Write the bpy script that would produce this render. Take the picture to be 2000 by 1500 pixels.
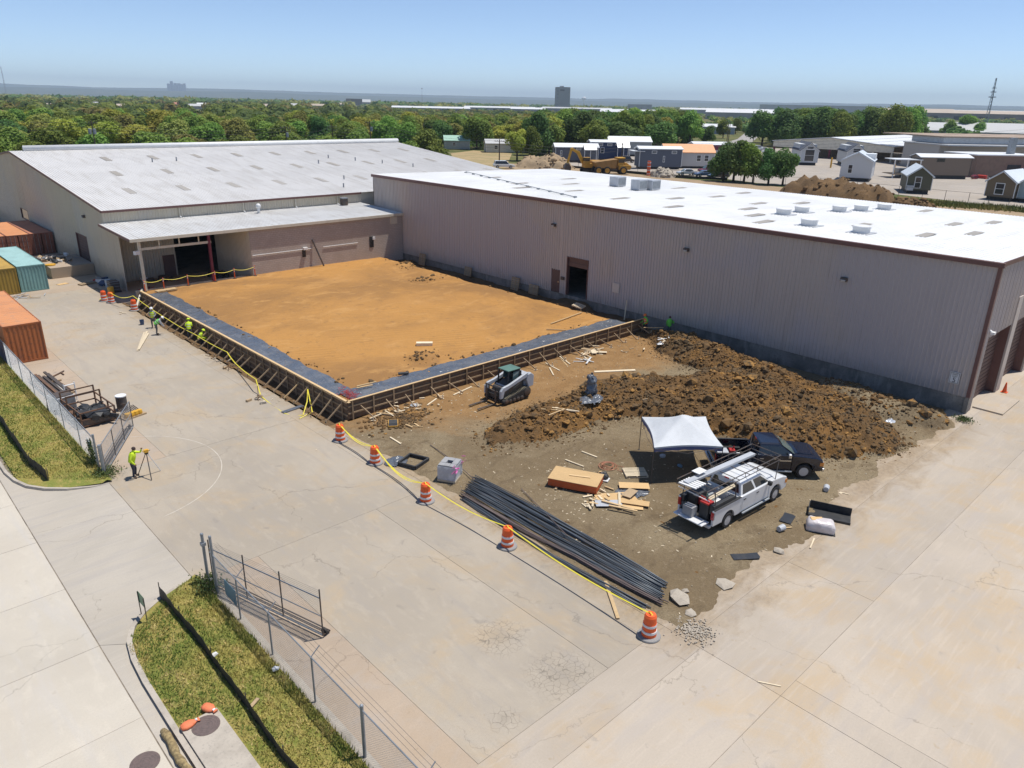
import bpy, bmesh, math, random
from mathutils import Vector, Matrix, noise

for o in list(bpy.data.objects): bpy.data.objects.remove(o, do_unlink=True)
scene = bpy.context.scene
C = scene.collection
R = math.radians
rnd = random.Random(7)

# ---------------------------------------------------------------- camera
cam_data = bpy.data.cameras.new('camera')
cam = bpy.data.objects.new('camera', cam_data); C.objects.link(cam)
cam_data.sensor_width = 36; cam_data.lens = 26.07
cam_data.clip_start = 0.5; cam_data.clip_end = 60000
rt, up, fw = Vector((0.729085, -0.684167, 0.018714)), Vector((0.22946, 0.270103, 0.935089)), Vector((0.644813, 0.677465, -0.353917))
cam.matrix_world = Matrix(((rt.x, up.x, -fw.x, 0), (rt.y, up.y, -fw.y, 0), (rt.z, up.z, -fw.z, 18.5), (0, 0, 0, 1)))
scene.camera = cam
# ---------------------------------------------------------------- sky, sun, exposure
SUN = Vector((0.29, -0.13, 1.0)).normalized()
world = bpy.data.worlds.new('World'); scene.world = world; world.use_nodes = True
wn = world.node_tree
bg = wn.nodes['Background']; bg.inputs['Strength'].default_value = 0.15
sky = wn.nodes.new('ShaderNodeTexSky'); sky.sky_type = 'NISHITA'; sky.sun_disc = False
sky.sun_elevation = math.asin(SUN.z); sky.sun_rotation = math.atan2(SUN.x, SUN.y)
sky.altitude = 200; sky.air_density = 0.55; sky.dust_density = 0.0; sky.ozone_density = 1.6
wn.links.new(sky.outputs[0], bg.inputs[0])
sl = bpy.data.lights.new('sun', 'SUN'); sl.energy = 4.6; sl.angle = R(0.53); sl.color = (1.0, 0.955, 0.88)
sun = bpy.data.objects.new('sun', sl); C.objects.link(sun)
sun.location = SUN * 300
sun.rotation_euler = SUN.to_track_quat('Z', 'Y').to_euler()
scene.render.engine = 'CYCLES'
scene.view_settings.view_transform = 'Standard'; scene.view_settings.look = 'None'
scene.view_settings.gamma = 1; scene.view_settings.exposure = 0.1
scene.view_settings.use_curve_mapping = False

# ---------------------------------------------------------------- mesh helpers
class MB:
    def __init__(s): s.v = []; s.f = []; s.mi = []; s.cur = 0
    def add(s, vs, fs):
        n = len(s.v); s.v += [tuple(p) for p in vs]
        for f in fs: s.f.append(tuple(i + n for i in f)); s.mi.append(s.cur)
        return s
    def bx(s, x0, y0, z0, x1, y1, z1):
        v = [(x, y, z) for z in (z0, z1) for y in (y0, y1) for x in (x0, x1)]
        return s.add(v, [(0, 2, 3, 1), (4, 5, 7, 6), (0, 1, 5, 4), (2, 6, 7, 3), (0, 4, 6, 2), (1, 3, 7, 5)])
    def box(s, c, d, rz=0, rx=0, ry=0):
        M = Matrix.Translation(c) @ Matrix.Rotation(rz, 4, 'Z') @ Matrix.Rotation(ry, 4, 'Y') @ Matrix.Rotation(rx, 4, 'X')
        a, b, e = d[0] / 2, d[1] / 2, d[2] / 2
        v = [M @ Vector((x, y, z)) for z in (-e, e) for y in (-b, b) for x in (-a, a)]
        return s.add(v, [(0, 2, 3, 1), (4, 5, 7, 6), (0, 1, 5, 4), (2, 6, 7, 3), (0, 4, 6, 2), (1, 3, 7, 5)])
    def beam(s, p, q, w, h, up=(0, 0, 1)):
        p, q = Vector(p), Vector(q); d = (q - p).normalized(); u = Vector(up)
        if abs(d.dot(u)) > .99: u = Vector((1, 0, 0))
        r = d.cross(u).normalized() * w / 2; u = r.cross(d).normalized() * h / 2
        v = [a + i * r + j * u for a in (p, q) for j in (-1, 1) for i in (-1, 1)]
        return s.add(v, [(0, 2, 3, 1), (4, 5, 7, 6), (0, 1, 5, 4), (2, 6, 7, 3), (0, 4, 6, 2), (1, 3, 7, 5)])
    def tube(s, p, q, r, n=8, r2=None):
        p, q = Vector(p), Vector(q); d = (q - p).normalized(); r2 = r if r2 is None else r2
        u = Vector((0, 0, 1)) if abs(d.z) < .9 else Vector((1, 0, 0))
        a = d.cross(u).normalized(); b = d.cross(a)
        v = [c + (a * math.cos(t) + b * math.sin(t)) * rr for c, rr in ((p, r), (q, r2)) for t in [2 * math.pi * k / n for k in range(n)]]
        return s.add(v, [(k, n + k, n + (k + 1) % n, (k + 1) % n) for k in range(n)] + [tuple(range(n)), tuple(range(2 * n - 1, n - 1, -1))])
    def path(s, pts, r, n=5, flat=None):
        pts = [Vector(p) for p in pts]; base = len(s.v); m = len(pts)
        for i, p in enumerate(pts):
            d = (pts[min(i + 1, m - 1)] - pts[max(i - 1, 0)])
            d = d.normalized() if d.length > 1e-6 else Vector((1, 0, 0))
            u = Vector((0, 0, 1)) if abs(d.z) < .95 else Vector((1, 0, 0))
            a = d.cross(u).normalized(); b = a.cross(d).normalized()
            rr = r[i] if isinstance(r, (list, tuple)) else r
            fa = (rr, rr) if flat is None else (rr * flat, rr)
            s.v += [tuple(p + a * fa[0] * math.cos(t) + b * fa[1] * math.sin(t)) for t in [2 * math.pi * k / n for k in range(n)]]
        for i in range(m - 1):
            for k in range(n):
                A, B = base + i * n, base + (i + 1) * n
                s.f.append((A + k, A + (k + 1) % n, B + (k + 1) % n, B + k)); s.mi.append(s.cur)
        s.f.append(tuple(base + n - 1 - k for k in range(n))); s.mi.append(s.cur)
        s.f.append(tuple(base + (m - 1) * n + k for k in range(n))); s.mi.append(s.cur)
        return s
    def lathe(s, prof, n=16, c=(0, 0, 0), axis='Z', caps=True):
        base = len(s.v); k0 = len(prof)
        for (r, z) in prof:
            for k in range(n):
                t = 2 * math.pi * k / n; x, y = r * math.cos(t), r * math.sin(t)
                p = (x, y, z) if axis == 'Z' else ((z, x, y) if axis == 'X' else (y, z, x))
                s.v.append((p[0] + c[0], p[1] + c[1], p[2] + c[2]))
        for i in range(k0 - 1):
            for k in range(n):
                A, B = base + i * n, base + (i + 1) * n
                s.f.append((A + k, A + (k + 1) % n, B + (k + 1) % n, B + k)); s.mi.append(s.cur)
        if caps and prof[0][0] > 1e-4: s.f.append(tuple(base + n - 1 - k for k in range(n))); s.mi.append(s.cur)
        if caps and prof[-1][0] > 1e-4: s.f.append(tuple(base + (k0 - 1) * n + k for k in range(n))); s.mi.append(s.cur)
        return s
    def prism(s, pts, z0, z1, axis='Z'):
        """polygon extruded: axis Z takes (x,y), axis Y takes (x,z), axis X takes (y,z)"""
        n = len(pts)
        def P_(a, b, c): return (a, b, c) if axis == 'Z' else ((a, c, b) if axis == 'Y' else (c, a, b))
        v = [P_(a, b, z0) for a, b in pts] + [P_(a, b, z1) for a, b in pts]
        return s.add(v, [tuple(range(n - 1, -1, -1)), tuple(range(n, 2 * n))] + [(k, (k + 1) % n, n + (k + 1) % n, n + k) for k in range(n)])
    def loft(s, rings, cap=True):
        n = len(rings[0]); base = len(s.v)
        for r in rings: s.v += [tuple(p) for p in r]
        for i in range(len(rings) - 1):
            for k in range(n):
                A, B = base + i * n, base + (i + 1) * n
                s.f.append((A + k, A + (k + 1) % n, B + (k + 1) % n, B + k)); s.mi.append(s.cur)
        if cap:
            s.f.append(tuple(base + n - 1 - k for k in range(n))); s.mi.append(s.cur)
            s.f.append(tuple(base + (len(rings) - 1) * n + k for k in range(n))); s.mi.append(s.cur)
        return s
    def sphere(s, c, r, n=10, m=6, sc=(1, 1, 1)):
        prof = [(max(1e-5, r * math.sin(math.pi * i / m)), -r * math.cos(math.pi * i / m)) for i in range(m + 1)]
        b = len(s.v); s.lathe([(a, z) for a, z in prof], n)
        for i in range(b, len(s.v)):
            x, y, z = s.v[i]; s.v[i] = (c[0] + x * sc[0], c[1] + y * sc[1], c[2] + z * sc[2])
        return s
    def grid(s, x0, y0, x1, y1, nx, ny, fn):
        b = len(s.v)
        for j in range(ny + 1):
            for i in range(nx + 1):
                x = x0 + (x1 - x0) * i / nx; y = y0 + (y1 - y0) * j / ny
                s.v.append((x, y, fn(x, y)))
        for j in range(ny):
            for i in range(nx):
                a = b + j * (nx + 1) + i; s.f.append((a, a + 1, a + nx + 2, a + nx + 1)); s.mi.append(s.cur)
        return s
    def rock(s, c, r, rg, sq=.7):
        t = (1 + 5 ** .5) / 2
        ic = [(-1, t, 0), (1, t, 0), (-1, -t, 0), (1, -t, 0), (0, -1, t), (0, 1, t), (0, -1, -t), (0, 1, -t), (t, 0, -1), (t, 0, 1), (-t, 0, -1), (-t, 0, 1)]
        fs = [(0, 11, 5), (0, 5, 1), (0, 1, 7), (0, 7, 10), (0, 10, 11), (1, 5, 9), (5, 11, 4), (11, 10, 2), (10, 7, 6), (7, 1, 8), (3, 9, 4), (3, 4, 2), (3, 2, 6), (3, 6, 8), (3, 8, 9), (4, 9, 5), (2, 4, 11), (6, 2, 10), (8, 6, 7), (9, 8, 1)]
        rz = rg.uniform(0, 6.28); ca, sa = math.cos(rz), math.sin(rz); st = rg.uniform(.7, 1.35)
        v = []
        for x, y, z in ic:
            k = r / 1.9 * rg.uniform(.65, 1.25); x, y, z = x * k * st, y * k, z * k * sq
            v.append((c[0] + x * ca - y * sa, c[1] + x * sa + y * ca, c[2] + z))
        return s.add(v, fs)
    def mesh(s, name='m', mats=None, smooth=False):
        me = bpy.data.meshes.new(name); me.from_pydata(s.v, [], s.f); me.validate(clean_customdata=False)
        for m in (mats if isinstance(mats, (list, tuple)) else [mats]):
            if m: me.materials.append(m)
        if max(s.mi, default=0) > 0 and len(me.polygons) == len(s.mi): me.polygons.foreach_set('material_index', s.mi)
        if smooth: me.polygons.foreach_set('use_smooth', [True] * len(me.polygons))
        me.update(); return me
    def build(s, name, mat, parent=None, smooth=False, loc=None, rz=0, bev=0, fix=True):
        me = s.mesh(name, mat, smooth)
        if fix and len(me.polygons) < 4000:
            bm = bmesh.new(); bm.from_mesh(me); bmesh.ops.recalc_face_normals(bm, faces=bm.faces); bm.to_mesh(me); bm.free()
        return inst(name, me, parent, loc, rz, bev)

def inst(name, me, parent=None, loc=None, rz=0, bev=0):
    o = bpy.data.objects.new(name, me); C.objects.link(o)
    if parent: o.parent = parent
    if loc is not None: o.location = loc
    if rz: o.rotation_euler = (0, 0, rz)
    if bev:
        m = o.modifiers.new('bevel', 'BEVEL'); m.width = bev; m.segments = 2; m.limit_method = 'ANGLE'; m.angle_limit = R(40)
    return o
def tag(o, label=None, cat=None, group=None, kind=None):
    if label: o['label'] = label
    if cat: o['category'] = cat
    if group: o['group'] = group
    if kind: o['kind'] = kind
    return o
def thing(name, label, cat, loc=(0, 0, 0), rz=0, group=None):
    o = bpy.data.objects.new(name, None); C.objects.link(o); o.empty_display_size = .2
    o.location = loc if len(loc) == 3 else (loc[0], loc[1], 0); o.rotation_euler = (0, 0, rz)
    return tag(o, label, cat, group)
def dup(root, loc, rz=None, label=None, group=None, sc=None):
    r = root.copy(); C.objects.link(r); r.location = loc
    if rz is not None: r.rotation_euler = (0, 0, rz)
    if sc: r.scale = (sc, sc, sc) if not isinstance(sc, tuple) else sc
    if label: r['label'] = label
    if group: r['group'] = group
    for ch in root.children:
        c = ch.copy(); C.objects.link(c); c.parent = r
        for gc in ch.children:
            d = gc.copy(); C.objects.link(d); d.parent = c
    return r
def z3(p, z=0): return (p[0], p[1], z)
def sstep(a, b, x):
    t = min(1, max(0, (x - a) / (b - a))); return t * t * (3 - 2 * t)
def fbm(x, y, s, o=4, seed=0): return noise.fractal(Vector((x * s + seed * 13.7, y * s - seed * 7.1, seed * 3.3)), 1.0, 2.0, o)
def segdist(px, py, pts):
    best = 1e9; tt = 0
    for i in range(len(pts) - 1):
        ax, ay = pts[i][:2]; bx, by = pts[i + 1][:2]; dx, dy = bx - ax, by - ay
        t = max(0, min(1, ((px - ax) * dx + (py - ay) * dy) / (dx * dx + dy * dy + 1e-9)))
        d = math.hypot(px - ax - t * dx, py - ay - t * dy)
        if d < best: best = d; tt = i + t
    return best, tt

# ---------------------------------------------------------------- procedural materials
class NT:
    def __init__(s, name):
        s.m = bpy.data.materials.new(name); s.m.use_nodes = True; s.t = s.m.node_tree
        s.b = s.t.nodes['Principled BSDF']; s._p = s._o = None
    def n(s, ty, **kw):
        nd = s.t.nodes.new(ty)
        for k, v in kw.items(): setattr(nd, k, v)
        return nd
    def l(s, a, b): s.t.links.new(a, b)
    def pos(s):
        if s._p is None: s._p = s.n('ShaderNodeNewGeometry').outputs['Position']
        return s._p
    def obj(s):
        if s._o is None:
            tc = s.n('ShaderNodeTexCoord'); oi = s.n('ShaderNodeObjectInfo')
            mu = s.n('ShaderNodeMath', operation='MULTIPLY'); s.l(oi.outputs['Random'], mu.inputs[0]); mu.inputs[1].default_value = 57
            ad = s.n('ShaderNodeVectorMath', operation='ADD'); s.l(tc.outputs['Object'], ad.inputs[0]); s.l(mu.outputs[0], ad.inputs[1])
            s._o = ad.outputs[0]; s.rand = oi.outputs['Random']
        return s._o
    def vec(s, world, st=None, rot=0):
        v = s.pos() if world else s.obj()
        if st or rot:
            mp = s.n('ShaderNodeMapping'); s.l(v, mp.inputs[0]); mp.inputs['Scale'].default_value = st or (1, 1, 1); mp.inputs['Rotation'].default_value = (0, 0, rot); v = mp.outputs[0]
        return v
    def noise(s, v, sc, det=5, ro=.55, dist=0):
        t = s.n('ShaderNodeTexNoise'); s.l(v, t.inputs['Vector']); t.inputs['Scale'].default_value = sc; t.inputs['Detail'].default_value = det
        t.inputs['Roughness'].default_value = ro; t.inputs['Distortion'].default_value = dist; return t.outputs['Fac']
    def rng(s, f, a, b, lo=0, hi=1):
        r = s.n('ShaderNodeMapRange'); r.interpolation_type = 'SMOOTHSTEP'; s.l(f, r.inputs[0])
        for i, x in enumerate((a, b, lo, hi)): r.inputs[i + 1].default_value = x
        return r.outputs[0]
    def math(s, op, a, b):
        m = s.n('ShaderNodeMath', operation=op)
        for i, x in enumerate((a, b)):
            if isinstance(x, (int, float)): m.inputs[i].default_value = x
            else: s.l(x, m.inputs[i])
        return m.outputs[0]
    def mix(s, f, a, b):
        m = s.n('ShaderNodeMix', data_type='RGBA'); 
        for i, x in ((0, f), (6, a), (7, b)):
            if isinstance(x, (int, float)): m.inputs[i].default_value = x
            elif isinstance(x, tuple): m.inputs[i].default_value = (*x[:3], 1)
            else: s.l(x, m.inputs[i])
        return m.outputs[2]
    def bump(s, h, st, d=.02, prev=None):
        b = s.n('ShaderNodeBump'); s.l(h, b.inputs['Height']); b.inputs['Strength'].default_value = st; b.inputs['Distance'].default_value = d
        if prev: s.l(prev, b.inputs['Normal'])
        return b.outputs[0]

MATS = {}
def mat(name, col, layers=(), rough=.7, metal=0, bump=None, world=False, hsv=.0, spec=.5, alpha=1, trans=0, coat=0, emit=None):
    """base colour with noise layers (scale, lo, hi, colour, strength[, stretch[, rot]])"""
    N = NT(name); b = N.b
    c = None; cur = tuple(col)
    for L in layers:
        sc, lo, hi, lc, stg = L[:5]
        v = N.vec(world, L[5] if len(L) > 5 else None, L[6] if len(L) > 6 else 0)
        f = N.rng(N.noise(v, sc), lo, hi, 0, stg)
        cur = N.mix(f, cur, tuple(lc))
    if hsv:
        N.obj(); h = N.n('ShaderNodeHueSaturation')
        if isinstance(cur, tuple): h.inputs['Color'].default_value = (*cur, 1)
        else: N.l(cur, h.inputs['Color'])
        N.l(N.math('ADD', N.math('MULTIPLY', N.rand, 2 * hsv), 1 - hsv), h.inputs['Value']); cur = h.outputs[0]
    if isinstance(cur, tuple): b.inputs['Base Color'].default_value = (*cur, 1)
    else: N.l(cur, b.inputs['Base Color'])
    b.inputs['Roughness'].default_value = rough; b.inputs['Metallic'].default_value = metal
    b.inputs['Specular IOR Level'].default_value = spec; b.inputs['Alpha'].default_value = alpha
    b.inputs['Transmission Weight'].default_value = trans; b.inputs['Coat Weight'].default_value = coat
    if emit: b.inputs['Emission Color'].default_value = (*emit[:3], 1); b.inputs['Emission Strength'].default_value = emit[3]
    if bump:
        sc, st, d = bump[:3]; v = N.vec(world, bump[3] if len(bump) > 3 else None)
        N.l(N.bump(N.noise(v, sc, 6), st, d), b.inputs['Normal'])
    MATS[name] = N.m
    return N.m

def dk(c, k): return tuple(x * k for x in c)
def paint(name, c, rough=.5, var=.18, sc=1.2, **kw):
    return mat(name, c, [(sc, .4, .7, dk(c, 1 - var), .8), (sc * 9, .45, .7, dk(c, 1 - var * .7), .5)], rough, **kw)
def wood(name, c, var=.25):
    return mat(name, c, [(4, .35, .7, dk(c, 1 - var), .8, (1, 8, 8)), (1.3, .45, .7, dk(c, 1 + var * .4), .6), (14, .5, .75, dk(c, .6), .35)], .8, hsv=.14)

m_concrete = {}
def concrete(name, c, dirt=(.33, .27, .19), tint=(.38, .37, .36), ds=.6, streak=(.6, 3.0, 1), sp=.5, cracks=(), seed=0, dust=None):
    """weathered pavement: blotches, tyre streaks, oil spots, grain, cracking round given centres (world metres)"""
    N = NT(name); b = N.b
    v = N.pos()
    cur = N.mix(N.rng(N.noise(v, .11, 5, .6, .4), .36, .64, 0, .9), c, dk(c, .78))
    cur = N.mix(N.rng(N.noise(N.vec(True, (1, 1, 1), seed), .33, 6, .6, .8), .46, .68, 0, ds), cur, dirt)
    cur = N.mix(N.rng(N.noise(N.vec(True, streak), .55, 5, .6, .6), .46, .72, 0, .55), cur, tint)
    cur = N.mix(N.rng(N.noise(N.vec(True, (streak[0] * .7, streak[1] * 1.8, 1)), 1.1, 5, .65, .3), .50, .68, 0, .35), cur, dk(c, 1.12))
    cur = N.mix(N.rng(N.noise(v, .95, 4, .6, .5), .64, .73, 0, sp), cur, dk(tint, .62))
    cur = N.mix(N.rng(N.noise(v, 2.7, 4, .6), .655, .72, 0, .45), cur, dk(dirt, .75))
    cur = N.mix(N.rng(N.noise(v, 14, 4, .7), .3, .75, 0, .5), cur, dk(c, .80))
    cur = N.mix(N.rng(N.noise(v, 60, 2, .7), .35, .7, 0, .30), cur, dk(c, .72))
    N.obj(); hv = N.n('ShaderNodeHueSaturation'); N.l(cur, hv.inputs['Color']); N.l(N.math('ADD', N.math('MULTIPLY', N.rand, .10), .94), hv.inputs['Value']); cur = hv.outputs[0]
    n2 = N.n('ShaderNodeTexNoise'); n2.inputs['Scale'].default_value = .35; n2.inputs['Detail'].default_value = 6; n2.inputs['Roughness'].default_value = .6; N.l(v, n2.inputs['Vector'])
    o2 = N.n('ShaderNodeVectorMath', operation='MULTIPLY_ADD'); N.l(n2.outputs['Color'], o2.inputs[0]); o2.inputs[1].default_value = (3.4, 3.4, 0); N.l(v, o2.inputs[2])
    v2 = N.n('ShaderNodeTexVoronoi', feature='DISTANCE_TO_EDGE'); N.l(o2.outputs[0], v2.inputs['Vector']); v2.inputs['Scale'].default_value = .13
    cur = N.mix(N.math('MULTIPLY', N.rng(v2.outputs['Distance'], .0006, .0038, .45, 0), N.rng(N.noise(v, .25, 3), .42, .55)), cur, dk(c, .4))
    if cracks:
        vo = N.n('ShaderNodeTexVoronoi', feature='DISTANCE_TO_EDGE'); nd = N.n('ShaderNodeTexNoise'); nd.inputs['Scale'].default_value = 2.2; nd.inputs['Detail'].default_value = 4
        N.l(v, nd.inputs['Vector']); off = N.n('ShaderNodeVectorMath', operation='MULTIPLY_ADD'); N.l(nd.outputs['Color'], off.inputs[0]); off.inputs[1].default_value = (.42, .42, 0); N.l(v, off.inputs[2])
        N.l(off.outputs[0], vo.inputs['Vector']); vo.inputs['Scale'].default_value = 4.4
        line = N.rng(vo.outputs['Distance'], .006, .05, .8, 0)
        for (cx, cy, r, k) in cracks:
            d = N.n('ShaderNodeVectorMath', operation='DISTANCE'); N.l(off.outputs[0], d.inputs[0]); d.inputs[1].default_value = (cx + .2, cy + .2, 0)
            msk = N.rng(d.outputs['Value'], r * .35, r, k, 0)
            cur = N.mix(N.math('MULTIPLY', line, msk), cur, dk(c, .33))
            cur = N.mix(N.rng(d.outputs['Value'], 0, r * .5, .35 * k, 0), cur, dk(c, .55))
    if dust:
        (dx0, dy0, dx1, dy1, wd, dcol) = dust; sp_ = N.n('ShaderNodeSeparateXYZ'); N.l(v, sp_.inputs[0])
        ex = N.math('MAXIMUM', N.math('MAXIMUM', N.math('SUBTRACT', dx0, sp_.outputs[0]), N.math('SUBTRACT', sp_.outputs[0], dx1)), 0); ey = N.math('MAXIMUM', N.math('MAXIMUM', N.math('SUBTRACT', dy0, sp_.outputs[1]), N.math('SUBTRACT', sp_.outputs[1], dy1)), 0)
        dist_ = N.math('SQRT', N.math('ADD', N.math('MULTIPLY', ex, ex), N.math('MULTIPLY', ey, ey)), 0)
        nz = N.noise(N.vec(True, (.6, 1.2, 1), .3), .7, 6, .65, .8)
        fz = N.rng(N.math('ADD', N.math('DIVIDE', dist_, wd), N.math('MULTIPLY', nz, 1.9)), .75, 1.75, .92, 0); cur = N.mix(fz, cur, N.mix(N.rng(N.noise(v, 5, 4, .7), .35, .7), dcol, dk(dcol, .72)))
    N.l(cur, b.inputs['Base Color']); b.inputs['Roughness'].default_value = .88; b.inputs['Specular IOR Level'].default_value = .25
    N.l(N.bump(N.noise(v, 30, 5, .7), .35, .01), b.inputs['Normal'])
    MATS[name] = N.m
    return N.m

# setting
M_STREET = concrete('street concrete', (.575, .52, .435), dirt=(.50, .44, .36), tint=(.50, .475, .45), ds=.45, sp=.15, streak=(2.6, .35, 1))
M_APRON = concrete('apron concrete', (.50, .45, .38), dirt=(.46, .40, .32), tint=(.385, .355, .335), ds=.4, sp=.15, streak=(.45, 3.4, 1))
M_DRIVE = concrete('old drive surface', (.425, .368, .295), dirt=(.43, .33, .215), tint=(.315, .285, .255), ds=.8, dust=(20.4, 12.5, 60, 84, 1.6, (.36, .27, .17)), sp=.5, streak=(3.0, .45, 1), cracks=(( *(15.24, 16.43), 1.35, .9), (*(15.56, 13.48), 1.7, .8), (*(15.69, 69.04), 2.6, .5), (*(15.66, 63.39), 2.0, .7), (*(12.72, 13.41), .7, .9)))
M_STRIP = concrete('worn strip concrete', (.455, .36, .27), dirt=(.40, .30, .20), tint=(.40, .36, .32), ds=.5, sp=.4, streak=(1, 1.4, 1))
M_YARD = concrete('yard concrete', (.50, .43, .35), dirt=(.49, .36, .215), tint=(.405, .365, .335), ds=.75, dust=(20.6, 12.2, 50, 60, 2.6, (.33, .25, .165)), sp=.45, streak=(.55, 2.6, 1))
M_JOINT = mat('joint filler', (.20, .17, .135), [(1.1, .4, .62, (.34, .29, .23), .9)], .95, world=True)
M_KERB = mat('kerb concrete', (.45, .40, .335), [(1.2, .45, .7, (.33, .29, .24), .8), (12, .5, .75, (.28, .25, .22), .6)], .9, world=True, bump=(30, .3, .01))
M_GRASS = None
def grass_mat(name, a, b_, c_):
    N = NT(name); v = N.pos(); bb = N.b
    cur = N.mix(N.rng(N.noise(v, .5, 5, .6, .5), .40, .64), a, b_)
    cur = N.mix(N.rng(N.noise(N.vec(True, (1.6, 1, 1), .6), 2.2, 5, .7), .42, .68, 0, .85), cur, c_)
    cur = N.mix(N.rng(N.noise(v, 22, 3, .7), .35, .7, 0, .6), cur, dk(a, .55))
    N.l(cur, bb.inputs['Base Color']); bb.inputs['Roughness'].default_value = .9; bb.inputs['Specular IOR Level'].default_value = .15
    N.l(N.bump(N.noise(v, 26, 4, .7), .8, .06), bb.inputs['Normal']); return N.m
M_GRASS = grass_mat('verge grass', (.235, .26, .06), (.37, .31, .09), (.46, .345, .12))
M_BLADE = mat('grass blades', (.165, .215, .045), [(.30, .46, .60, (.46, .38, .12), .95), (1.5, .52, .64, (.58, .46, .19), .95), (.8, .56, .68, (.13, .19, .04), .9)], .8, world=True, spec=.2)
def field_mat():
    N = NT('open ground'); v = N.pos(); bb = N.b
    cur = N.mix(N.rng(N.noise(v, .02, 5, .6, .4), .42, .58), (.085, .105, .035), (.16, .15, .06))
    cur = N.mix(N.rng(N.noise(v, .15, 5, .7), .5, .68, 0, .8), cur, (.29, .235, .125))
    cur = N.mix(N.rng(N.noise(v, 1.2, 4, .7), .4, .7, 0, .6), cur, (.10, .10, .035))
    N.l(cur, bb.inputs['Base Color']); bb.inputs['Roughness'].default_value = .95; bb.inputs['Specular IOR Level'].default_value = .1; return N.m
M_FIELD = field_mat()
def soil(name, a, b_, c_, d_, bs=.9, sc=1.0, tracks=False, fill=None):
    N = NT(name); v = N.pos(); bb = N.b
    cur = N.mix(N.rng(N.noise(v, .18 * sc, 6, .6, .7), .40, .64), a, b_)
    cur = N.mix(N.rng(N.noise(N.vec(True, (1, 1.7, 1), .5), .8 * sc, 6, .65, .8), .50, .70, 0, .8), cur, c_)
    cur = N.mix(N.rng(N.noise(v, 3.1 * sc, 5, .7, .3), .54, .72, 0, .7), cur, d_)
    cur = N.mix(N.rng(N.noise(v, 13, 4, .75), .35, .72, 0, .6), cur, dk(a, .68))
    cur = N.mix(N.rng(N.noise(v, 34, 3, .75), .56, .72, 0, .55), cur, dk(a, 1.55))
    if tracks:
        w = N.n('ShaderNodeTexWave'); w.bands_direction = 'Y'; N.l(N.vec(True, None, .45), w.inputs['Vector']); w.inputs['Scale'].default_value = .55
        w.inputs['Distortion'].default_value = 3.5; w.inputs['Detail'].default_value = 4; w.inputs['Detail Scale'].default_value = .9; w.inputs['Detail Roughness'].default_value = .6
        msk = N.rng(N.noise(v, .16, 3), .45, .62)
        cur = N.mix(N.math('MULTIPLY', N.rng(w.outputs['Fac'], .55, .95, 0, .5), msk), cur, dk(a, .72))
        w2 = N.n('ShaderNodeTexWave'); w2.bands_direction = 'X'; N.l(N.vec(True, None, -.2), w2.inputs['Vector']); w2.inputs['Scale'].default_value = 1.9
        w2.inputs['Distortion'].default_value = 1.8; w2.inputs['Detail'].default_value = 3
        msk2 = N.rng(N.noise(N.vec(True, None, 1.3), .12, 3), .5, .62)
        cur = N.mix(N.math('MULTIPLY', N.rng(w2.outputs['Fac'], .5, .95, 0, .45), msk2), cur, dk(b_, 1.25))
    if fill:
        sp_ = N.n('ShaderNodeSeparateXYZ'); N.l(v, sp_.inputs[0]); nz = N.noise(v, .22, 6, .65, .6)
        k = N.math('ADD', N.math('ADD', sp_.outputs[1], N.math('MULTIPLY', nz, 9)), N.math('MULTIPLY', N.math('MINIMUM', N.math('SUBTRACT', sp_.outputs[0], 29), 0), .7))
        f2 = N.mix(N.rng(N.noise(v, .9, 6, .65, .5), .42, .66), fill[0], fill[1]); f2 = N.mix(N.rng(N.noise(v, 11, 4, .75), .35, .72, 0, .55), f2, dk(fill[0], .66)); cur = N.mix(N.rng(k, 33.2, 37.5, 0, .9), cur, f2)
    N.l(cur, bb.inputs['Base Color']); bb.inputs['Roughness'].default_value = .95; bb.inputs['Specular IOR Level'].default_value = .12
    h = N.math('ADD', N.noise(v, 5, 6, .7), N.math('MULTIPLY', N.noise(v, 22, 4, .7), .5))
    N.l(N.bump(h, bs, .08), bb.inputs['Normal']); return N.m
M_PAD = soil('pad fill', (.47, .245, .078), (.275, .15, .062), (.54, .305, .115), (.22, .13, .066), .6, .42, True)
M_DIRT = soil('bare dirt', (.205, .152, .09), (.29, .23, .145), (.135, .098, .06), (.345, .27, .18), 1, 1, False, ((.30, .17, .07), (.375, .225, .10)))
M_BERM = soil('turned soil', (.155, .092, .042), (.235, .125, .042), (.07, .05, .03), (.28, .165, .07), 1, 1.6)
M_CLOD = mat('soil clods', (.17, .10, .045), [(.33, .44, .58, (.12, .085, .05), .95), (.9, .52, .64, (.40, .215, .065), .9), (2.6, .5, .66, (.075, .055, .035), .85), (11, .45, .7, (.13, .085, .045), .7)], .95, world=True, spec=.1)
M_TRENCH = soil('trench soil', (.155, .10, .055), (.22, .135, .065), (.10, .07, .045), (.27, .18, .10), .9, 1.5)
M_LOT = concrete('gravel lot', (.42, .37, .315), dirt=(.37, .31, .24), tint=(.37, .35, .335), ds=.5, sp=.3, streak=(.6, .8, 1))
M_ROADFAR = mat('far road', (.33, .31, .29), [(.2, .4, .7, (.27, .25, .23), .7)], .9, world=True)
M_HILL = mat('far hills', (.055, .075, .05), [(.002, .4, .62, (.09, .10, .06), .9), (.01, .5, .7, (.13, .13, .10), .6)], 1, world=True, spec=0)
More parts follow.
